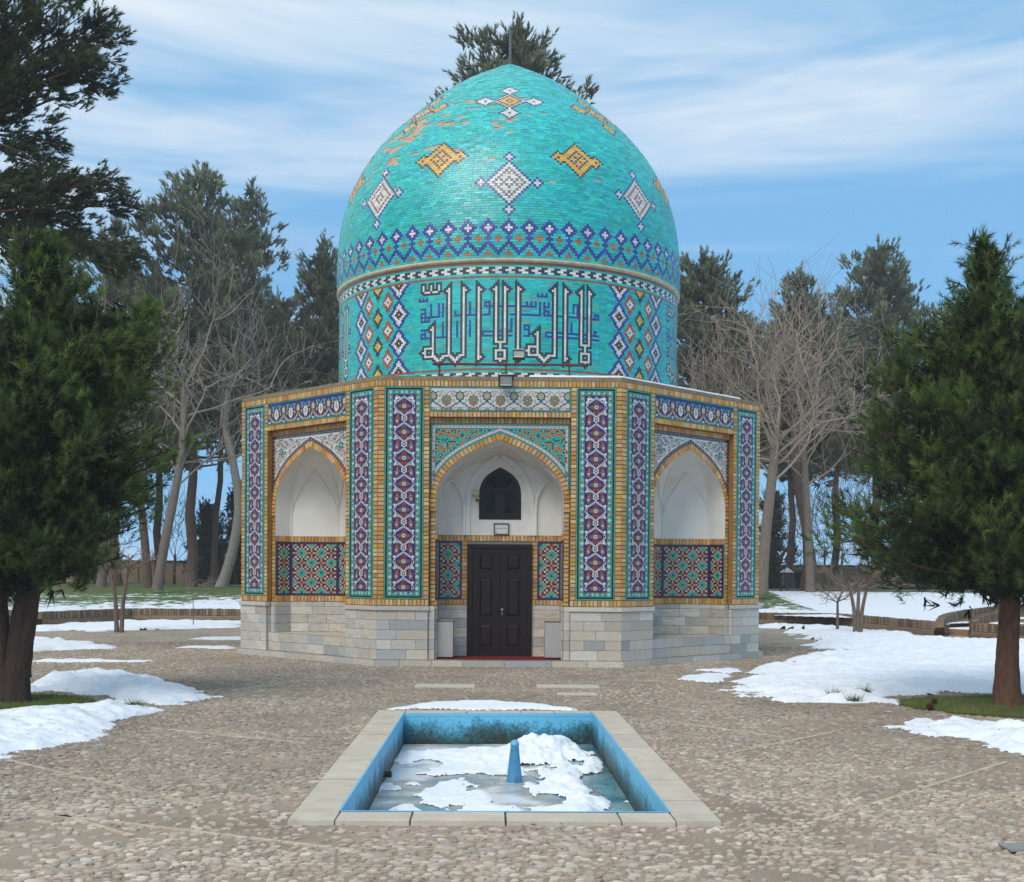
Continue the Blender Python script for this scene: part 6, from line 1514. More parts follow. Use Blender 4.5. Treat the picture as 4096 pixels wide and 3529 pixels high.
WBC = [S(128, 108, 88), S(112, 94, 76), S(140, 118, 96), S(100, 84, 70), S(122, 98, 74), S(146, 128, 106)]
rb_cache = []
for q in range(6):
    a = Acc(); a.box(-0.046, 0.046, -0.12, 0.13, -0.12, 0.12, WBC[q]); me = a.mesh('brick'); me.materials.append(m_oldbrick); rb_cache.append(me)
def retaining(pts, label, top=0.46, base=0.0, n=None, rise=0.0):
    P = dens(pts, n) if n else np.array(pts, float)
    L = np.concatenate([[0], np.cumsum(np.hypot(*np.diff(P, axis=0).T))])
    e = empty('retaining_wall', (P[0][0], P[0][1], base), 0, label, 'retaining wall', 'low brick garden walls')
    off = np.array((P[0][0], P[0][1], base))
    a = Acc(); m = max(2, int(L[-1] / 0.5)); sl = np.linspace(0, L[-1], m); x = np.interp(sl, L, P[:, 0]); y = np.interp(sl, L, P[:, 1]); z = base + rise * sl / L[-1]
    T_ = np.gradient(np.c_[x, y], axis=0); T_ /= np.linalg.norm(T_, axis=1)[:, None]; Nn = np.c_[-T_[:, 1], T_[:, 0]]
    h = top - 0.25
    for r_ in range(3):
        za, zb = r_ * h / 3, (r_ + 1) * h / 3 - 0.008; w_ = 0.14 + 0.012 * (r_ % 2)
        V = [np.c_[x - Nn[:, 0] * w_, y - Nn[:, 1] * w_, z + za], np.c_[x - Nn[:, 0] * w_, y - Nn[:, 1] * w_, z + zb], np.c_[x + Nn[:, 0] * w_, y + Nn[:, 1] * w_, z + zb], np.c_[x + Nn[:, 0] * w_, y + Nn[:, 1] * w_, z + za]]
        a.grid(np.array(V) - off, S(146, 124, 100) * random.uniform(0.8, 1.05))
    a.build('footing', m_oldbrick, e)
    nb_ = int(L[-1] / 0.104)
    for i in range(nb_):
        s_ = (i + 0.5) * L[-1] / nb_; xx = np.interp(s_, L, P[:, 0]); yy = np.interp(s_, L, P[:, 1]); x2 = np.interp(s_ + .05, L, P[:, 0]); y2 = np.interp(s_ + .05, L, P[:, 1]); x1 = np.interp(s_ - .05, L, P[:, 0]); y1 = np.interp(s_ - .05, L, P[:, 1])
        ang = math.atan2(y2 - y1, x2 - x1); zz_ = base + rise * s_ / L[-1] + top - 0.125 + random.gauss(0, 0.006)
        inst('brick', rb_cache[random.randrange(6)], e, Matrix.Translation(np.array((xx, yy, zz_)) - off) @ Matrix.Rotation(ang + random.gauss(0, .02), 4, 'Z') @ Matrix.Rotation(random.gauss(0, 0.02), 4, 'Y'))
    return e
retaining([(-15.7, 41.0), (-14.2, 45.8)], 'low brick retaining wall slanting away at the left, behind the small bare tree')
retaining([(-14.1, 45.9), (-8.6, 45.9)], 'low brick retaining wall running straight to the left side of the tomb')
retaining([(8.3, 45.9), (11.9, 45.9)], 'low brick retaining wall running straight from the right side of the tomb', n=None)
retaining([(12.0, 45.8), (13.1, 37.9)], 'low brick retaining wall slanting towards the viewer at the right, in front of the snowy lawn')
retaining([(13.1, 37.8), (14.0, 39.6), (15.8, 41.2), (18.5, 42.2), (22, 43)], 'curved brick wall climbing on the far side of the garden steps', rise=0.75, n=20, top=0.52)
retaining([(13.95, 37.3), (14.8, 39.0), (16.6, 40.5), (20.5, 41.4)], 'curved brick wall climbing on the near side of the garden steps', rise=0.62, n=20, top=0.48)
retaining([(13.95, 37.2), (14.7, 33.5), (15.8, 31.0)], 'low brick retaining wall at the right picture edge behind the pine trunk')
retaining([(-16.0, 40.6), (-16.9, 40.9), (-18.4, 42.2), (-20.5, 43.4)], 'curved brick wall climbing beside the steps at the far left', rise=0.5, n=14)
retaining([(-16.9, 36.4), (-16.2, 36.9), (-17.6, 39.4), (-20.5, 41.5)], 'curved brick wall end at the left picture edge behind the pine stems', rise=0.5, n=14)
e = empty('garden_steps', (14, 38.2, 0), 0, 'snow dusted brick steps between two curved garden walls at the right', 'steps')
for i in range(4):
    a = Acc(); x0, y0 = 0.1 + i * 1.1, 0.2 + i * 0.75; ang = math.radians(40)
    c_, s_ = math.cos(ang), math.sin(ang); w_ = 0.62
    q = [(x0 - s_ * w_, y0 + c_ * w_), (x0 + s_ * w_, y0 - c_ * w_), (x0 + s_ * w_ + c_ * 1.2, y0 - c_ * w_ + s_ * 1.2), (x0 - s_ * w_ + c_ * 1.2, y0 + c_ * w_ + s_ * 1.2)]
    a.boxes([[(*p, 0.0) for p in q] + [(*p, 0.20 + 0.15 * i) for p in q]], S(150, 122, 98)); a.build('step', m_oldbrick, e)
    a = Acc(); a.boxes([[(*(np.array(p) * .97 + np.array((x0 + .4, y0 + .3)) * .03), 0.201 + .15 * i) for p in q] + [(*(np.array(p) * .9 + np.array((x0 + .4, y0 + .3)) * .1), 0.24 + 0.15 * i) for p in q]], S(236, 238, 242)); a.build('snow_cover', m_snow, e)
# compound wall in bays with pilasters
e = empty('compound_wall', (0, 82, 1.0), 0, 'long tan plastered boundary wall with a dark cap far behind the trees', 'wall')
m_cw = mat('tan_render', color=S(150, 124, 98), rough=0.9, spec=0.15, var=0.15, vscale=0.8, stain=S(110, 88, 68), stain_scale=0.5, stain_amt=0.5)
a = Acc(); a.box(-70, 70, 0, 0.3, -0.2, 1.46, S(150, 124, 98)); a.build('render', m_cw, e)
a = Acc(); a.box(-70, 70, -0.05, 0.35, 1.46, 1.56, S(60, 54, 48)); a.build('cap', m_oldbrick, e)
for x in np.arange(-69, 70, 4.0):
    a = Acc(); a.box(x - .2, x + .2, -0.08, -0.001, -0.2, 1.455, S(140, 114, 90)); a.build('pilaster', m_cw, e)

# ======================================================= vegetation
def needles(a, P0, D, Ls, C, m, ln, w, spread=(0.35, 1.1), flat=0.0):
    """P0,D (n,3) shoots; m needles each, one triangle per needle"""
    n = len(P0)
    if n == 0: return
    t = rng.random((n, m)) ** 0.8
    B = P0[:, None] + D[:, None] * (Ls[:, None] * t)[..., None]
    r = rng.normal(size=(n, m, 3)); r -= (r * D[:, None]).sum(-1, keepdims=True) * D[:, None]; r /= np.linalg.norm(r, axis=-1, keepdims=True) + 1e-9
    sp = rng.uniform(spread[0], spread[1], (n, m)) * (1.15 - 0.5 * t)
    dd = D[:, None] * np.cos(sp)[..., None] + r * np.sin(sp)[..., None]
    l = ln * rng.uniform(0.7, 1.2, (n, m))[..., None]
    q = rng.normal(size=(n, m, 3)); sd = np.cross(dd, q); sd /= np.linalg.norm(sd, axis=-1, keepdims=True) + 1e-9
    V = np.stack([B - sd * w, B + sd * w, B + dd * l], 2).reshape(-1, 3)
    F = np.arange(n * m * 3).reshape(-1, 3)
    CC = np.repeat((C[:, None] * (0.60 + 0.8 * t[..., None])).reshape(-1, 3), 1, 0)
    a.add(V, F, np.clip(CC, 0.004, 0.6))
def unit(v): return v / (np.linalg.norm(v, axis=-1, keepdims=True) + 1e-9)
def crown_shoots(limbs, per, spread, updir, seedcol, tipcol, L0, outb=0.6, grp=7, gs=0.34):
    """shoots gathered in brush-like groups along the limbs"""
    P = []; D = []; C = []
    for pts, R in limbs:
        spread_ = spread; spread = spread_ * min(1.0, 0.35 + 0.5 * R)
        k = max(1, int(per * R / grp))
        s = rng.uniform(0.25, 1.0, k) ** 0.7
        idx = s * (len(pts) - 1); i = np.clip(idx.astype(int), 0, len(pts) - 2); f = (idx - i)[:, None]; p = pts[i] * (1 - f) + pts[i + 1] * f
        dr = unit(pts[i + 1] - pts[i])
        off = rng.normal(size=(k, 3)) * spread * (0.35 + 0.65 * np.sin(np.pi * np.clip(s, 0, 1) ** 0.8))[:, None] * [1, 1, 0.62]
        p = p + off
        d = unit(dr * outb + unit(off) * 0.35 + np.array((0, 0, updir)) + rng.normal(size=(k, 3)) * 0.12)
        hi = np.clip((off[:, 2] / (spread + 1e-6)) * 0.30 + 0.40 + 0.25 * (s - 0.5) + rng.normal(0, 0.26, k), 0, 1)  # new growth paler; upper and outer groups also lightened as if lit
        p = np.repeat(p, grp, 0) + rng.normal(size=(k * grp, 3)) * L0 * gs; d = unit(np.repeat(d, grp, 0) + rng.normal(size=(k * grp, 3)) * 0.24)
        hi = np.clip(np.repeat(hi, grp) + rng.normal(0, 0.10, k * grp), 0, 1)[:, None]; d = unit(d + rng.normal(size=d.shape) * (0.35 if gs > 0.5 else 0.0))
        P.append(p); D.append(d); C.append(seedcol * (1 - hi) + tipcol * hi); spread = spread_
    return np.concatenate(P), np.concatenate(D), np.concatenate(C)
def pine(name, label, cat, group, base, H, zc, rad, nl, per, spread, needle, L0, cols, trunk_r, lean=(0, 0), stems=None, barkcol=S(96, 74, 58), extra=(), rise=0.25, seed=1, up=0.35, azr=None, fill=0, limb_r=0.03, trunkpts=None, spr=(0.25, 0.85), gs=0.34):
    global rng
    rng = np.random.default_rng(seed)
    e = empty(name, base, 0, label, cat, group)
    a = Acc()
    axis = lambda z: np.array((lean[0] * (z / H) ** 1.5, lean[1] * (z / H) ** 1.5, z))
    zt_ = np.linspace(-0.1, H * 0.97, 12)
    if trunkpts is not None:
        for tp, tr in trunkpts: a.tube(dens(tp, 90), np.linspace(tr[0], tr[1], 90) * (1 + 0.35 * np.exp(-np.linspace(0, 90, 90) / 5)), 30, barkcol, ridge=0.22)
        zl0 = max(p[0][-1][2] for p in trunkpts) if False else None
    else:
        if spr[0] > 0.3: zt_ = np.linspace(-0.1, H * 0.97, 110)
        tr = trunk_r * (1 - np.clip(zt_, 0, H) / H) ** 0.75 + 0.012; tr *= 1 + 0.35 * np.exp(-np.clip(zt_, 0, 9) / 0.16); a.tube([axis(max(z, 0)) + (0, 0, min(z, 0)) + np.array((0.4 * trunk_r * math.sin(z * 1.3 + seed), 0, 0)) for z in zt_], tr, 30 if spr[0] > 0.3 else 12, barkcol, ridge=0.22 if spr[0] > 0.3 else 0.0)
    a.build('trunk', m_bark, e, smooth=True)
    limbs = []
    b = Acc()
    for i in range(nl):
        t = (i + rng.random()) / nl; z = zc + (H - zc) * t ** (1.12 if spr[0] > 0.3 else 0.95); az = i * 2.399 + rng.uniform(-.3, .3)
        if azr is not None: az = rng.uniform(*azr)
        R = rad(t) * rng.uniform(0.62, 1.12)
        p0 = axis(z * 0.97); q = np.array((math.cos(az), math.sin(az), 0.0)); rs = rise * (0.3 + 1.2 * t)
        pts = dens([p0, p0 + q * R * 0.5 + (0, 0, R * rs * 0.35), p0 + q * R + (0, 0, R * rs + 0.12 * R)], 8)
        limbs.append((pts, R)); b.tube(pts, np.linspace(limb_r * (0.4 + R * 0.35), 0.006 + limb_r * 0.1, 8), 5, barkcol * 0.55, False)
    for p0, p1, R in extra:
        p0 = np.array(p0, float); p1 = np.array(p1, float); mid_ = (p0 + p1) / 2 + (0, 0, 0.06 * np.linalg.norm(p1 - p0)); pts = dens([p0, mid_, p1], 8); limbs.append((pts, R)); b.tube(pts, np.linspace(limb_r * 1.2, limb_r * 0.25, 8), 5, barkcol * 0.9, False)
    b.build('branches', m_bark, e, smooth=True)
    P, D, C = crown_shoots(limbs, per, spread, up, cols[0], cols[1], L0, gs=gs)
    # leader
    kk = 14; lz = np.linspace(H * 0.9, H, kk); P = np.concatenate([P, [axis(z) for z in lz]]); D = np.concatenate([D, unit(np.c_[rng.normal(0, .45, kk), rng.normal(0, .45, kk), np.ones(kk)])]); C = np.concatenate([C, np.repeat(cols[1][None], kk, 0)])
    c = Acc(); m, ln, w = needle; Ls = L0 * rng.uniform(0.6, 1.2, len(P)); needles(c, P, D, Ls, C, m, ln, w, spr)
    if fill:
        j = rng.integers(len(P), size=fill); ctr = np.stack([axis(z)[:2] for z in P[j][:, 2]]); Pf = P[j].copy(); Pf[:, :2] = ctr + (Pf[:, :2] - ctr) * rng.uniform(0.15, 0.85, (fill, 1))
        needles(c, Pf, unit(rng.normal(size=(fill, 3))), np.full(fill, L0 * 0.5), np.repeat((cols[0] * 0.9)[None], fill, 0), 6, ln * 1.8, w * 3.2)  # inner needles in the darkest green: crown shade put into the colour
    c.build('crown', m_leaf, e)
    return e

# two young pines in the foreground
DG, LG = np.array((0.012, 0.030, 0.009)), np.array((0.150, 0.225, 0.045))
def rprof_right(t): return float(np.interp(t, [0, 0.05, 0.2, 0.42, 0.62, 0.78, 0.88, 1.0], [2.1, 2.45, 2.05, 1.85, 1.45, 0.80, 0.30, 0.05]))
def rprof_left(t): return float(np.interp(t, [0, 0.12, 0.3, 0.5, 0.68, 0.78, 0.88, 1.0], [1.3, 1.6, 1.75, 1.75, 1.55, 0.8, 0.42, 0.08]))
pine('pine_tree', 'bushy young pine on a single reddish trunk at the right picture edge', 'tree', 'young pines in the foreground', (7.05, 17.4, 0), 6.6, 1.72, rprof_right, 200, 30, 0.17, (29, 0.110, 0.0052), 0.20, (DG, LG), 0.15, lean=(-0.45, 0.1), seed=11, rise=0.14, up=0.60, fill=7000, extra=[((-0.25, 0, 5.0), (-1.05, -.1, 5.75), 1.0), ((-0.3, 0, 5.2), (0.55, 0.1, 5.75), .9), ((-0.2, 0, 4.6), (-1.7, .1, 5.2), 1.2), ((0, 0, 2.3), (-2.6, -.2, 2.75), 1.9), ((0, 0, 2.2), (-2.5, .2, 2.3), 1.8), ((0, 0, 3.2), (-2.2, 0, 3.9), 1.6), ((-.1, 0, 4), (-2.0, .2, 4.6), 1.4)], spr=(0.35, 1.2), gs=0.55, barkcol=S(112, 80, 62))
tps = [([(0.05, 0, -0.1), (0.07, 0, 0.5), (0.14, 0, 1.3), (0.25, 0, 2.3), (0.25, 0, 4.5), (0.15, 0, 6.0)], (0.19, 0.03)), ([(0.10, 0, 0.4), (0.26, -.05, 1.2), (0.42, -.1, 2.2), (0.7, -.1, 3.6)], (0.12, 0.04)), ([(-0.05, 0, -0.1), (-0.16, .05, 0.9), (-0.26, .05, 2.2), (-0.6, 0.1, 3.6)], (0.14, 0.04))]
pine('pine_tree', 'dense young pine on several dark stems at the left picture edge', 'tree', 'young pines in the foreground', (-6.85, 16.95, 0), 5.95, 1.72, rprof_left, 200, 30, 0.17, (29, 0.110, 0.0052), 0.20, (DG, LG), 0.15, lean=(0.35, 0), seed=23, rise=0.14, up=0.60, fill=7000, spr=(0.35, 1.2), gs=0.55, barkcol=S(70, 56, 48), trunkpts=tps,
     extra=[((0.3, 0, 4.75), (2.05, 0, 5.25), 2.6), ((0.3, 0, 4.6), (2.0, 0.1, 5.0), 2.6), ((0.3, 0.2, 4.6), (1.85, 0.3, 5.0), 2.4), ((0.3, -.2, 4.6), (1.8, -0.3, 4.9), 2.4), ((0.3, 0, 4.4), (2.0, 0, 4.7), 2.4), ((0.3, 0, 4.7), (1.4, 0.1, 5.1), 2.4), ((0.3, 0, 5.0), (0.55, 0, 6.3), 1.6), ((0.3, 0, 5.0), (0.15, 0, 6.2), 1.6), ((0.3, 0, 4.9), (0.9, 0, 5.75), 1.4), ((0.3, 0, 5.0), (0.50, 0, 6.25), 1.4), ((0.3, 0, 5.0), (0.10, 0.1, 6.3), 1.4), ((0.3, 0, 4.9), (0.85, 0.1, 5.7), 1.2), ((0.4, 0, 4.0), (2.15, -0.2, 4.3), 1.6), ((0.4, 0, 3.4), (2.2, 0.1, 3.5), 1.6)])
# tall old pine whose boughs reach into the frame at top left
cx, cy = -13.6, 25.0
k_ = lambda x, y, Y=25.0: np.array(((x - 1036) / 2501 * Y - cx, Y - cy, 1.83 + (1161 - y) / 2501 * Y))
ex = []
for (x0, y0, x1, y1, r) in ((-120, 300, 225, 70, 2.0), (-120, 300, 160, 20, 2.0), (-120, 320, 210, 150, 2.2), (-120, 330, 60, 190, 2.2), (-120, 340, 20, 100, 2.0), (-120, 280, 100, 70, 2.0), (-120, 300, 170, 120, 2.0), (-100, 300, 40, 215, 1.2), (-100, 200, 60, 10, 1.6), (60, 150, 215, 60, 1.2), (60, 160, 200, 170, 1.2),
                            (-80, 270, 90, 285, 1.6), (-80, 300, 80, 330, 1.2), (-60, 380, 50, 380, 1.6), (-60, 400, 60, 420, 1.6), (-60, 470, 240, 375, 1.6), (-60, 480, 250, 420, 1.8), (-60, 460, 200, 400, 1.4), (-60, 480, 260, 520, 2.2), (-60, 490, 200, 540, 2.0), (-60, 470, 120, 450, 1.6), (-60, 500, 150, 500, 1.6), (0, 490, 60, 400, 1.2)):
    for q in range(2):
        y_o = rng.uniform(-0.9, 0.9); p0 = k_(x0, y0) + (0, y_o * .3, 0); p1 = k_(x1 + rng.uniform(-10, 10), y1 + rng.uniform(-10, 10)) + (0, y_o, 0); ex.append((p0, p1, r))
pine('old_pine_tree', 'tall old pine with ragged dark boughs hanging into the top left corner', 'tree', None, (cx, cy, 0), 17.0, 12.5, lambda t: 2.6 * (1 - t) + 0.4, 26, 75, 0.30, (22, 0.11, 0.0100), 0.20, (np.array((0.030, 0.042, 0.020)), np.array((0.105, 0.135, 0.060))), 0.28, seed=5, rise=0.2, up=0.15, extra=ex, barkcol=S(120, 96, 80), fill=1200, limb_r=0.035)
# large pines behind the tomb
DG2, LG2 = np.array((0.095, 0.112, 0.066)), np.array((0.240, 0.265, 0.140))  # needle colours lightened so that they also stand in for distance haze
def bgp(px, topy, Y, halfw, boty, label, seed, lean=0.0, trunk=0.25, broad=0.35, zb=1.05, base_px=None, dens_=1.0):
    Xb = ((base_px if base_px is not None else px) - 1036) / 2501 * Y; H = 1.83 + (1161 - topy) / 2501 * Y - zb; zc = 1.83 + (1161 - boty) / 2501 * Y - zb; R = halfw / 2501 * Y * 1.12
    ln = (px - 1036) / 2501 * Y - Xb
    pr = lambda t: R * float(np.interp(t, [0, 0.12, broad, 0.6, 0.8, 0.93, 1], [0.72, 0.95, 1.0, 0.78, 0.52, 0.28, 0.06]))
    return pine('tall_pine_tree', label, 'tree', 'tall pines behind the tomb', (Xb, Y, zb), H, zc, pr, int(84 * dens_), 26, 0.50, (15, 0.24, 0.030), 0.42, (DG2, LG2), trunk, lean=(ln, 0), seed=seed, rise=0.42, up=0.5, barkcol=S(98, 78, 66), fill=500, limb_r=0.05)
bgp(400, 345, 62, 150, 950, 'tall pine with a high narrow tip left of the dome, on a straight dark trunk', 31, trunk=0.27, base_px=386)
bgp(510, 375, 68, 88, 900, 'slim tall pine close to the left side of the dome', 32, trunk=0.18, base_px=432)
bgp(232, 452, 64, 85, 1000, 'hazy tall pine standing left behind the foreground pine', 33)
bgp(120, 520, 66, 95, 1020, 'dark tall pine at the far left behind the foreground pine top', 44)
bgp(652, 490, 66, 66, 860, 'shorter pine directly left of the drum', 34)
bgp(1030, 56, 50, 185, 620, 'tallest pine rising behind the top of the dome', 35, trunk=0.3, broad=0.5, dens_=0.95)
bgp(1420, 512, 60, 105, 930, 'pine with a thin tip directly right of the drum', 36)
bgp(1612, 545, 63, 82, 950, 'pine between the bare trees right of the dome', 37, base_px=1631, trunk=0.22)
bgp(1600, 640, 69, 78, 960, 'lower pine behind the bare branches right of the tomb', 47, base_px=1600, trunk=0.22)
bgp(1770, 488, 70, 118, 960, 'broad hazy pine left of the foreground pine tip at the right', 38, trunk=0.3, broad=0.55, dens_=1.25)
bgp(1960, 620, 72, 110, 1000, 'pine hidden behind the right foreground pine', 39)
bgp(320, 560, 72, 95, 960, 'grey green pine filling the gap between the two left pines', 51)
bgp(560, 600, 74, 85, 900, 'low rounded pine behind the bare twigs left of the dome', 52)
bgp(1500, 640, 75, 95, 930, 'low rounded pine behind the bare twigs right of the dome', 53)
bgp(1690, 690, 76, 95, 950, 'low pine in the gap left of the broad hazy pine', 54)
bgp(30, 640, 70, 110, 1000, 'pine at the left picture edge behind the foreground foliage', 55)
def bush_conifer(px, topy, Y, hw, label, seed):
    return pine('dark_conifer', label, 'tree', 'dark low conifers by the boundary wall', ((px - 1036) / 2501 * Y, Y, 1.05), 1.83 + (1161 - topy) / 2501 * Y - 1.05, 0.35, lambda t: hw / 2501 * Y * (1 - 0.75 * t), 46, 16, 0.30, (12, 0.26, 0.028), 0.4, (np.array((0.024, 0.034, 0.018)), np.array((0.070, 0.090, 0.042))), 0.1, seed=seed, rise=0.9, up=0.6, fill=300)
bush_conifer(420, 1042, 70, 46, 'dark conifer between two trunks left of the tomb', 61)
bush_conifer(478, 1000, 74, 36, 'dark conifer touching the left edge of the tomb', 62)
bush_conifer(1562, 1000, 73, 42, 'dark conifer close to the right edge of the tomb', 63)
bush_conifer(190, 1090, 72, 50, 'dark conifer beneath the left foreground pine', 64)

def bare(name, label, cat, group, base, trunk, r0, n0, L0, depth, col, twig, seed, spread=0.6, upb=0.35, startf=0.55, rt=0.7):
    """leafless tree: trunk polyline (local), then recursive branching"""
    R = random.Random(seed); e = empty(name, base, 0, label, cat, group)
    a = Acc(); tp = dens(trunk, 14); rr_ = np.linspace(r0, r0 * rt, 14); rr_[0] *= 1.2; a.tube(tp, rr_, 10, col * (0.62 if 'plane' not in name else 0.9)); a.build('trunk', m_bark, e, smooth=True)
    b = Acc(); cnt = [0]
    def grow(p, d, L, r, lev):
        m = 6; pts = [p]; q = p; dd = d
        for i in range(m):
            dd = unit(dd + np.array((R.gauss(0, .16), R.gauss(0, .16), R.gauss(0, .12) + 0.07 * upb))); q = q + dd * L / m; pts.append(q)
        b.tube(pts, np.linspace(r, max(r * 0.55, twig * 0.7), m + 1), 5 if r > 0.03 else 3, col * R.uniform(.85, 1.1) if lev > 1 else col, False); cnt[0] += 1
        if lev <= 0: return
        for c in range(3):
            t = R.uniform(0.35, 1.0); i = min(int(t * m), m - 1); f = t * m - i; pp = pts[i] * (1 - f) + pts[i + 1] * f
            az = R.uniform(0, 6.28); pv = np.cross(dd, (math.cos(az), math.sin(az), 0.3)); pv = unit(pv)
            nd = unit(dd * (1 - spread * .5) + pv * spread + np.array((0, 0, upb * 0.4))); grow(pp, nd, L * R.uniform(0.6, 0.95), max(r * R.uniform(0.42, 0.58), twig), lev - 1)
    for i in range(n0):
        t = startf + (1 - startf) * (i + 1) / n0; j = min(int(t * 13), 12); f = t * 13 - j; p = tp[j] * (1 - f) + tp[min(j + 1, 13)] * f
        az = i * 2.4 + R.uniform(-.4, .4); el = R.uniform(0.25, 1.1) if i < n0 - 2 else 1.2
        grow(p, np.array((math.cos(az) * math.cos(el), math.sin(az) * math.cos(el), math.sin(el))), L0 * R.uniform(.75, 1.1), r0 * 0.24, depth)
    b.build('branches', m_bark, e)
    return e
TW = S(150, 136, 124); TW2 = S(160, 142, 126)
B3 = lambda px, Y: ((px - 1036) / 2501 * Y, Y, 1.02)
bare('bare_tree', 'leafless tree with a leaning forked trunk and fine pale twigs left of the tomb', 'tree', 'bare trees', B3(318, 55), [(0, 0, 0), (0.35, 0, 2.2), (0.75, 0, 4.2), (1.1, 0, 6.4), (1.2, 0, 9.0)], 0.22, 12, 3.9, 3, TW, 0.0105, 71, spread=0.80, upb=0.45, startf=0.5)
bare('plane_tree', 'tree with a curved mottled grey trunk close to the left side of the tomb', 'tree', 'bare trees', B3(447, 60), [(0, 0, 0), (0.55, 0, 1.8), (0.85, 0, 4.0), (0.55, 0, 6.2), (0.15, 0, 8.2), (0.5, 0, 10.5)], 0.27, 10, 3.0, 3, S(156, 148, 136), 0.0105, 72, spread=0.78, upb=0.4, startf=0.66, rt=0.5)
bare('bare_tree', 'big leafless tree with a thick brown trunk directly right of the tomb', 'tree', 'bare trees', B3(1541, 54), [(0, 0, 0), (0.15, 0, 2.5), (0.45, 0, 5.5), (0.6, 0, 7.0)], 0.26, 13, 3.7, 3, TW2, 0.0105, 73, spread=0.80, upb=0.5, startf=0.55)
bare('bare_tree', 'leafless tree with upright twigs standing behind the right roof edge', 'tree', 'bare trees', B3(1452, 57), [(0, 0, 0), (0.1, 0, 4), (0, 0, 6.5)], 0.22, 11, 3.4, 3, TW2, 0.0105, 74, spread=0.66, upb=0.7, startf=0.6)
bare('bare_tree', 'leafless tree with fine branches in front of the hazy pine right of the tomb', 'tree', 'bare trees', B3(1640, 58), [(0, 0, 0), (-0.2, 0, 4), (-0.5, 0, 8.0)], 0.2, 12, 3.3, 3, TW2, 0.0105, 75, spread=0.72, upb=0.6, startf=0.6)
bare('bare_tree', 'thin leafless tree between the hazy pine and the left foreground pine', 'tree', 'bare trees', B3(205, 58), [(0, 0, 0), (0.1, 0, 4), (0.2, 0, 7.0)], 0.22, 8, 3.6, 3, TW, 0.0105, 76, spread=0.5, upb=0.5, startf=0.55)
bare('sapling', 'dark leafless sapling in front of the boundary wall, left between trunks', 'tree', 'saplings', B3(352, 70), [(0, 0, 0), (0.05, 0, 1.8)], 0.08, 7, 2.0, 3, S(72, 60, 54), 0.012, 77, upb=0.6)
bare('sapling', 'leafless sapling with rusty buds right of the tomb near the boundary wall', 'tree', 'saplings', B3(1668, 66), [(0, 0, 0), (0, 0, 2.2)], 0.07, 8, 2.6, 3, S(132, 100, 82), 0.012, 78, upb=0.7)
bare('sapling', 'leafless sapling left of the foreground pine foliage at the right', 'tree', 'saplings', B3(1700, 62), [(0, 0, 0), (0.1, 0, 2.0)], 0.07, 8, 2.5, 3, S(128, 100, 84), 0.012, 79, upb=0.6)
bare('sapling', 'small dark bare sapling next to the black garden lantern', 'tree', 'saplings', B3(1580, 60), [(0, 0, 0), (0.0, 0, 0.8)], 0.06, 5, 1.5, 2, S(70, 56, 50), 0.012, 80, upb=0.4)
def stem_tree(px, Y, pts, r, label, col=S(104, 82, 68)):
    e = empty('tree_trunk', ((px - 1036) / 2501 * Y, Y, 1.02), 0, label, 'tree'); a = Acc(); a.tube(dens(pts, 12), np.linspace(r, r * 0.75, 12), 12, col); a.build('trunk', m_bark, e, smooth=True)
    b = Acc(); top = np.array(pts[-1], float)
    for q in range(5): az = q * 1.3; b.tube([top, top + (math.cos(az) * 1.2, math.sin(az), 0.8), top + (math.cos(az) * 2, math.sin(az) * 1.6, 1.8)], [r * .5, r * .3, r * .1], 6, col)
    b.build('branches', m_bark, e, smooth=True)
stem_tree(1650, 60, [(0, 0, 0), (-0.35, 0, 2.5), (-0.9, 0, 5.2), (-1.1, 0, 8)], 0.24, 'trunk leaning left behind the dark pine trunk right of the tomb')
stem_tree(300, 58, [(0, 0, 0), (-0.2, 0, 2.5), (-0.5, 0, 5.2)], 0.22, 'thick short trunk beneath the left foreground pine foliage')
# garden saplings and pollards in front of the walls
def pollard(x, y, label, stems, r, h, fan, seed, group='small bare garden trees'):
    R = random.Random(seed); e = empty('small_bare_tree', (x, y, 0), 0, label, 'tree', group); a = Acc(); tips = []
    for q in range(stems):
        dx = (q - (stems - 1) / 2) * fan; pts = dens([(dx * 0.25, 0, -0.05), (dx * 0.45, R.uniform(-.05, .05), h * 0.5), (dx, R.uniform(-.1, .1), h)], 8); a.tube(pts, np.linspace(r, r * 0.6, 8), 7, S(120, 104, 92)); tips.append(pts[-1])
    a.build('stems', m_bark, e, smooth=True); b = Acc()
    def grow(p, d, L, r, lev):
        pts = [p]; q = p
        for i in range(3): d = unit(d + np.array([R.gauss(0, .25), R.gauss(0, .25), R.gauss(0, .18)])); q = q + d * L / 3; pts.append(q)
        b.tube(pts, np.linspace(r, max(r * .6, .005), 4), 3, S(138, 118, 104) * R.uniform(.8, 1.15), False)
        if lev > 0:
            for c in range(3): grow(pts[R.randint(1, 3)], unit(d + np.array([R.gauss(0, .6), R.gauss(0, .6), R.gauss(0.1, .35)])), L * R.uniform(.5, .8), max(r * .6, .006), lev - 1)
    for t in tips:
        for q in range(5): grow(t - (0, 0, R.uniform(0, .15)), unit(np.array([R.gauss(0, .7), R.gauss(0, .7), R.uniform(0.2, 1.0)])), R.uniform(.5, .8), r * .45, 3)
    b.build('twigs', m_bark, e)
pollard(10.62, 37.9, 'pollarded tree with three pale stems and tangled twiggy head in the right snow', 3, 0.075, 1.55, 0.30, 91)
pollard(11.07, 42.0, 'slender bare shrub just left of the pollarded tree in the snow', 1, 0.06, 1.0, 0.3, 92)
pollard(-11.73, 36.9, 'small bare tree with two leaning stems left of the tomb', 2, 0.075, 1.9, 0.55, 93)
pollard(-10.7, 41.5, 'thin bare stick of a shrub between the leaning bare tree and tomb', 1, 0.018, 1.0, 0.2, 94)
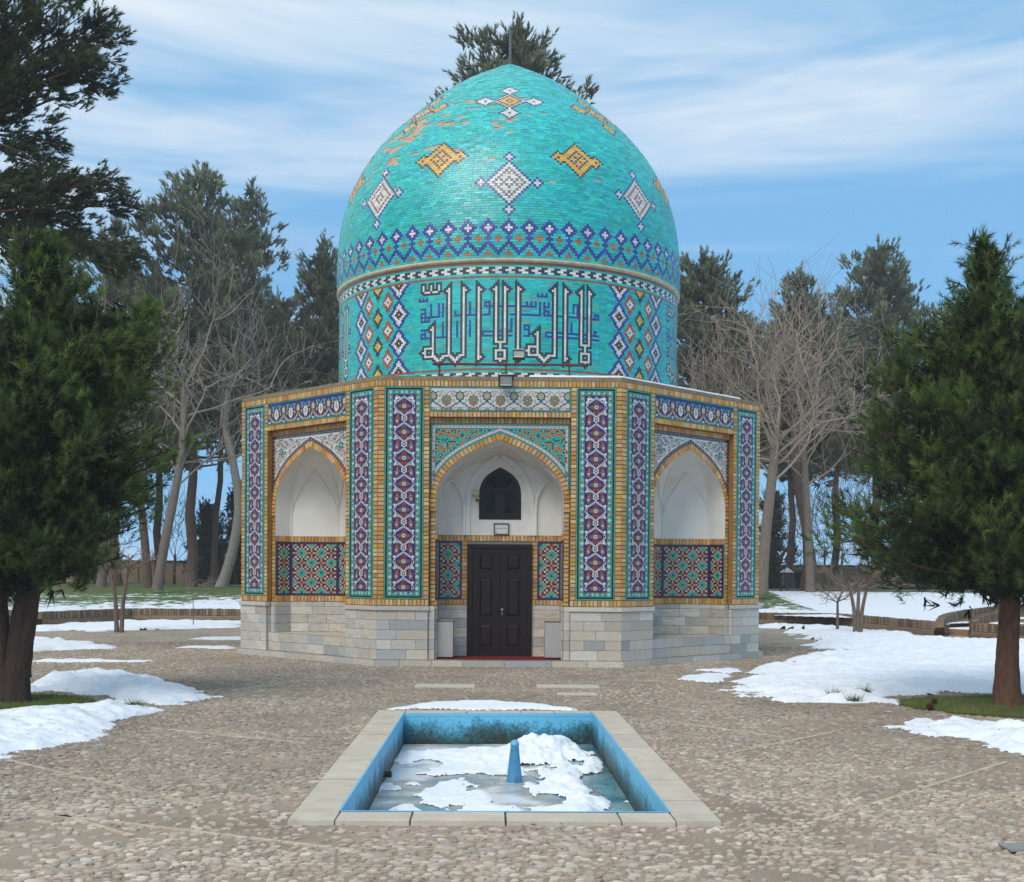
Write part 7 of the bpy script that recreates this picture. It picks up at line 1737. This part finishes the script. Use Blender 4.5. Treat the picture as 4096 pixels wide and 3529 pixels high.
# hedges
def hedge(x0, x1, y, z0, z1, label):
    global rng
    rng = np.random.default_rng(5); k = int((x1 - x0) * 260); P = np.c_[rng.uniform(x0, x1, k), rng.uniform(y, y + 1.0, k), rng.uniform(z0, z1, k)]; a = Acc()
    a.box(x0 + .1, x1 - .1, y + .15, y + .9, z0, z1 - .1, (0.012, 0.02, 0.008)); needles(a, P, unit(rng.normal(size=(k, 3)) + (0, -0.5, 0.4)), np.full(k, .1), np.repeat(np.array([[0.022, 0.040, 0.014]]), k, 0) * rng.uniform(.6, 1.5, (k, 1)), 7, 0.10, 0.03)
    tag(a.build('hedge', m_leaf), label, 'hedge')
hedge(-18.5, -14.5, 74, 1.0, 2.0, 'clipped dark hedge in front of the boundary wall left of the tomb')
hedge(14.0, 17.8, 72, 1.0, 2.1, 'clipped dark hedge in front of the boundary wall right of the tomb')
hedge(21.5, 30.0, 72, 1.0, 2.0, 'long dark hedge beneath the right foreground pine foliage')
e = empty('garden_lantern', ((1592 - 1036) / 2501 * 61, 61, 1.02), 0, 'black box lantern with a pale peaked roof on the lawn right of the tomb', 'lantern')
a = Acc(); a.box(-0.04, 0.04, -0.04, 0.04, 0, 0.35, S(24, 24, 26)); a.build('post', m_black, e)
a = Acc(); a.box(-0.2, 0.2, -0.2, 0.2, 0.35, 0.95, S(24, 24, 26)); a.build('body', m_black, e)
a = Acc(); P4 = [(-0.3, -0.3, 0.98), (0.3, -0.3, 0.98), (0.3, 0.3, 0.98), (-0.3, 0.3, 0.98), (-.02, -.02, 1.22), (.02, -.02, 1.22), (.02, .02, 1.22), (-.02, .02, 1.22)]; a.boxes([P4], S(190, 194, 198)); a.build('roof', mat('pale_sheet', rough=0.5), e)
# grass round the foreground pines, with spiky tufts
rng = np.random.default_rng(9)
for key, lab in (('r', 'patch of short grass round the foot of the right foreground pine'), ('l', 'patch of short grass round the foot of the left foreground pine')):
    cx_, cy_, a_, b_ = GP[key]; a = Acc(); k = 42000; x = rng.uniform(cx_ - a_ * 1.2, cx_ + a_ * 1.2, k); y = rng.uniform(cy_ - b_ * 1.2, cy_ + b_ * 1.2, k); m_ = in_grass(x, y, key, 1.02); x = x[m_]; y = y[m_]; k = len(x)
    P = np.c_[x, y, np.full(k, 0.0)]; D = unit(np.c_[rng.normal(0, .55, k), rng.normal(0, .55, k), np.ones(k)]); l = rng.uniform(0.03, 0.085, k) * (0.6 + fbm(x * 3, y * 3, 2, 3)); sd = unit(np.cross(D, rng.normal(size=(k, 3)))) * 0.004
    base = np.array(S(98, 128, 52)) * (0.6 + 0.8 * fbm(x * 2, y * 2, 7, 3))[:, None]; br_ = rng.random(k) < 0.28; base[br_] = S(134, 104, 66) * 0.9
    a.add(np.stack([P - sd, P + sd, P + D * l[:, None]], 1).reshape(-1, 3), np.arange(k * 3).reshape(-1, 3), base)
    g = np.linspace(-1.15, 1.15, 60); GX, GY = np.meshgrid(cx_ + g * a_, cy_ + g * b_); F = in_grass(GX, GY, key)[:-1, :-1]; a.grid(np.stack([GX, GY, 0.010 + 0.02 * fbm(GX * 2, GY * 2, 1, 2)], -1), S(92, 80, 54), F)
    tag(a.build('grass', m_grass, kind='stuff'), lab, 'grass')
for x, y, lab in ((4.75, 18.1, 'spiky green grass tuft in the snow, left one of the upper pair'), (5.35, 18.7, 'spiky green grass tuft in the snow nearest the right grass patch'), (4.82, 17.3, 'lowest spiky grass tuft in the snow'), (-4.9, 16.1, 'lone spiky grass tuft at the tip of the left snow patch')):
    a = Acc(); k = 90; D = unit(np.c_[rng.normal(0, .8, k), rng.normal(0, .8, k), np.ones(k) * .7]); P = np.c_[rng.normal(0, .05, k), rng.normal(0, .05, k), np.zeros(k)]; sd = unit(np.cross(D, rng.normal(size=(k, 3)))) * 0.004
    a.add(np.stack([P - sd, P + sd, P + D * rng.uniform(.08, .2, k)[:, None]], 1).reshape(-1, 3), np.arange(k * 3).reshape(-1, 3), S(66, 98, 44)); o = a.build('grass_tuft', m_grass); o.location = (x, y, 0.08); tag(o, lab, 'grass tuft', 'grass tufts in the snow')
for i, (x, y, lab) in enumerate(((5.72, 16.9, 'larger dark pine cone in the snow beside the right grass patch'), (5.95, 17.5, 'smaller dark pine cone at the edge of the right grass patch'))):
    a = Acc(); z_ = np.linspace(-1, 1, 9); a.tube([(0, 0, .05 + .045 * q) for q in z_], [0.05 * math.sqrt(max(0.02, 1 - q * q)) * (1.0 if j % 2 else 0.8) for j, q in enumerate(z_)], 10, S(64, 40, 30)); o = a.build('pine_cone', m_bark); o.location = (x, y, 0.05); o.rotation_euler = (1.3, 0, i); tag(o, lab, 'pine cone', 'pine cones on the ground')
# worn metal drain cover in the cobbles, right foreground
e = empty('drain_cover', (3.55, 8.3, 0.016), 0.2, 'broken flat grey drain cover set in the cobbles at the right foreground', 'drain cover')
a = Acc(); a.lst = 0; q = [(-0.26, -0.1), (0.05, -0.12), (0.02, 0.1), (-0.22, 0.11)]; a.boxes([[(*p, 0) for p in q] + [(*p, 0.012) for p in q]], S(140, 142, 140)); a.build('plate', m_cope, e)
a = Acc(); q = [(0.08, -0.1), (0.27, -0.07), (0.22, 0.1), (0.06, 0.09)]; a.boxes([[(*p, 0) for p in q] + [(*p, 0.016) for p in q]], S(128, 130, 130)); a.build('plate', m_cope, e)
a = Acc(); q = [(0.02, -0.09), (0.10, -0.05), (0.08, 0.05), (0.0, 0.06)]; a.boxes([[(*p, -0.004) for p in q] + [(*p, 0.003) for p in q]], S(16, 15, 15)); a.build('hole', m_black, e)


# ======================================================= haze
a = Acc(); a.box(-115, 115, -3, 92, -1.0, 27, S(200, 200, 200))
hz = bpy.data.materials.new('haze_air'); hz.use_nodes = True; hn = hz.node_tree; hn.nodes.clear()
ho = hn.nodes.new('ShaderNodeOutputMaterial'); hv = hn.nodes.new('ShaderNodeVolumePrincipled'); hv.inputs['Density'].default_value = 0.0011; hv.inputs['Color'].default_value = (0.96, 0.96, 0.95, 1); hv.inputs['Anisotropy'].default_value = 0.0
hn.links.new(hv.outputs[0], ho.inputs['Volume'])
tag(a.build('haze', hz, kind='stuff'), 'thin pale haze lying over the garden', 'haze')
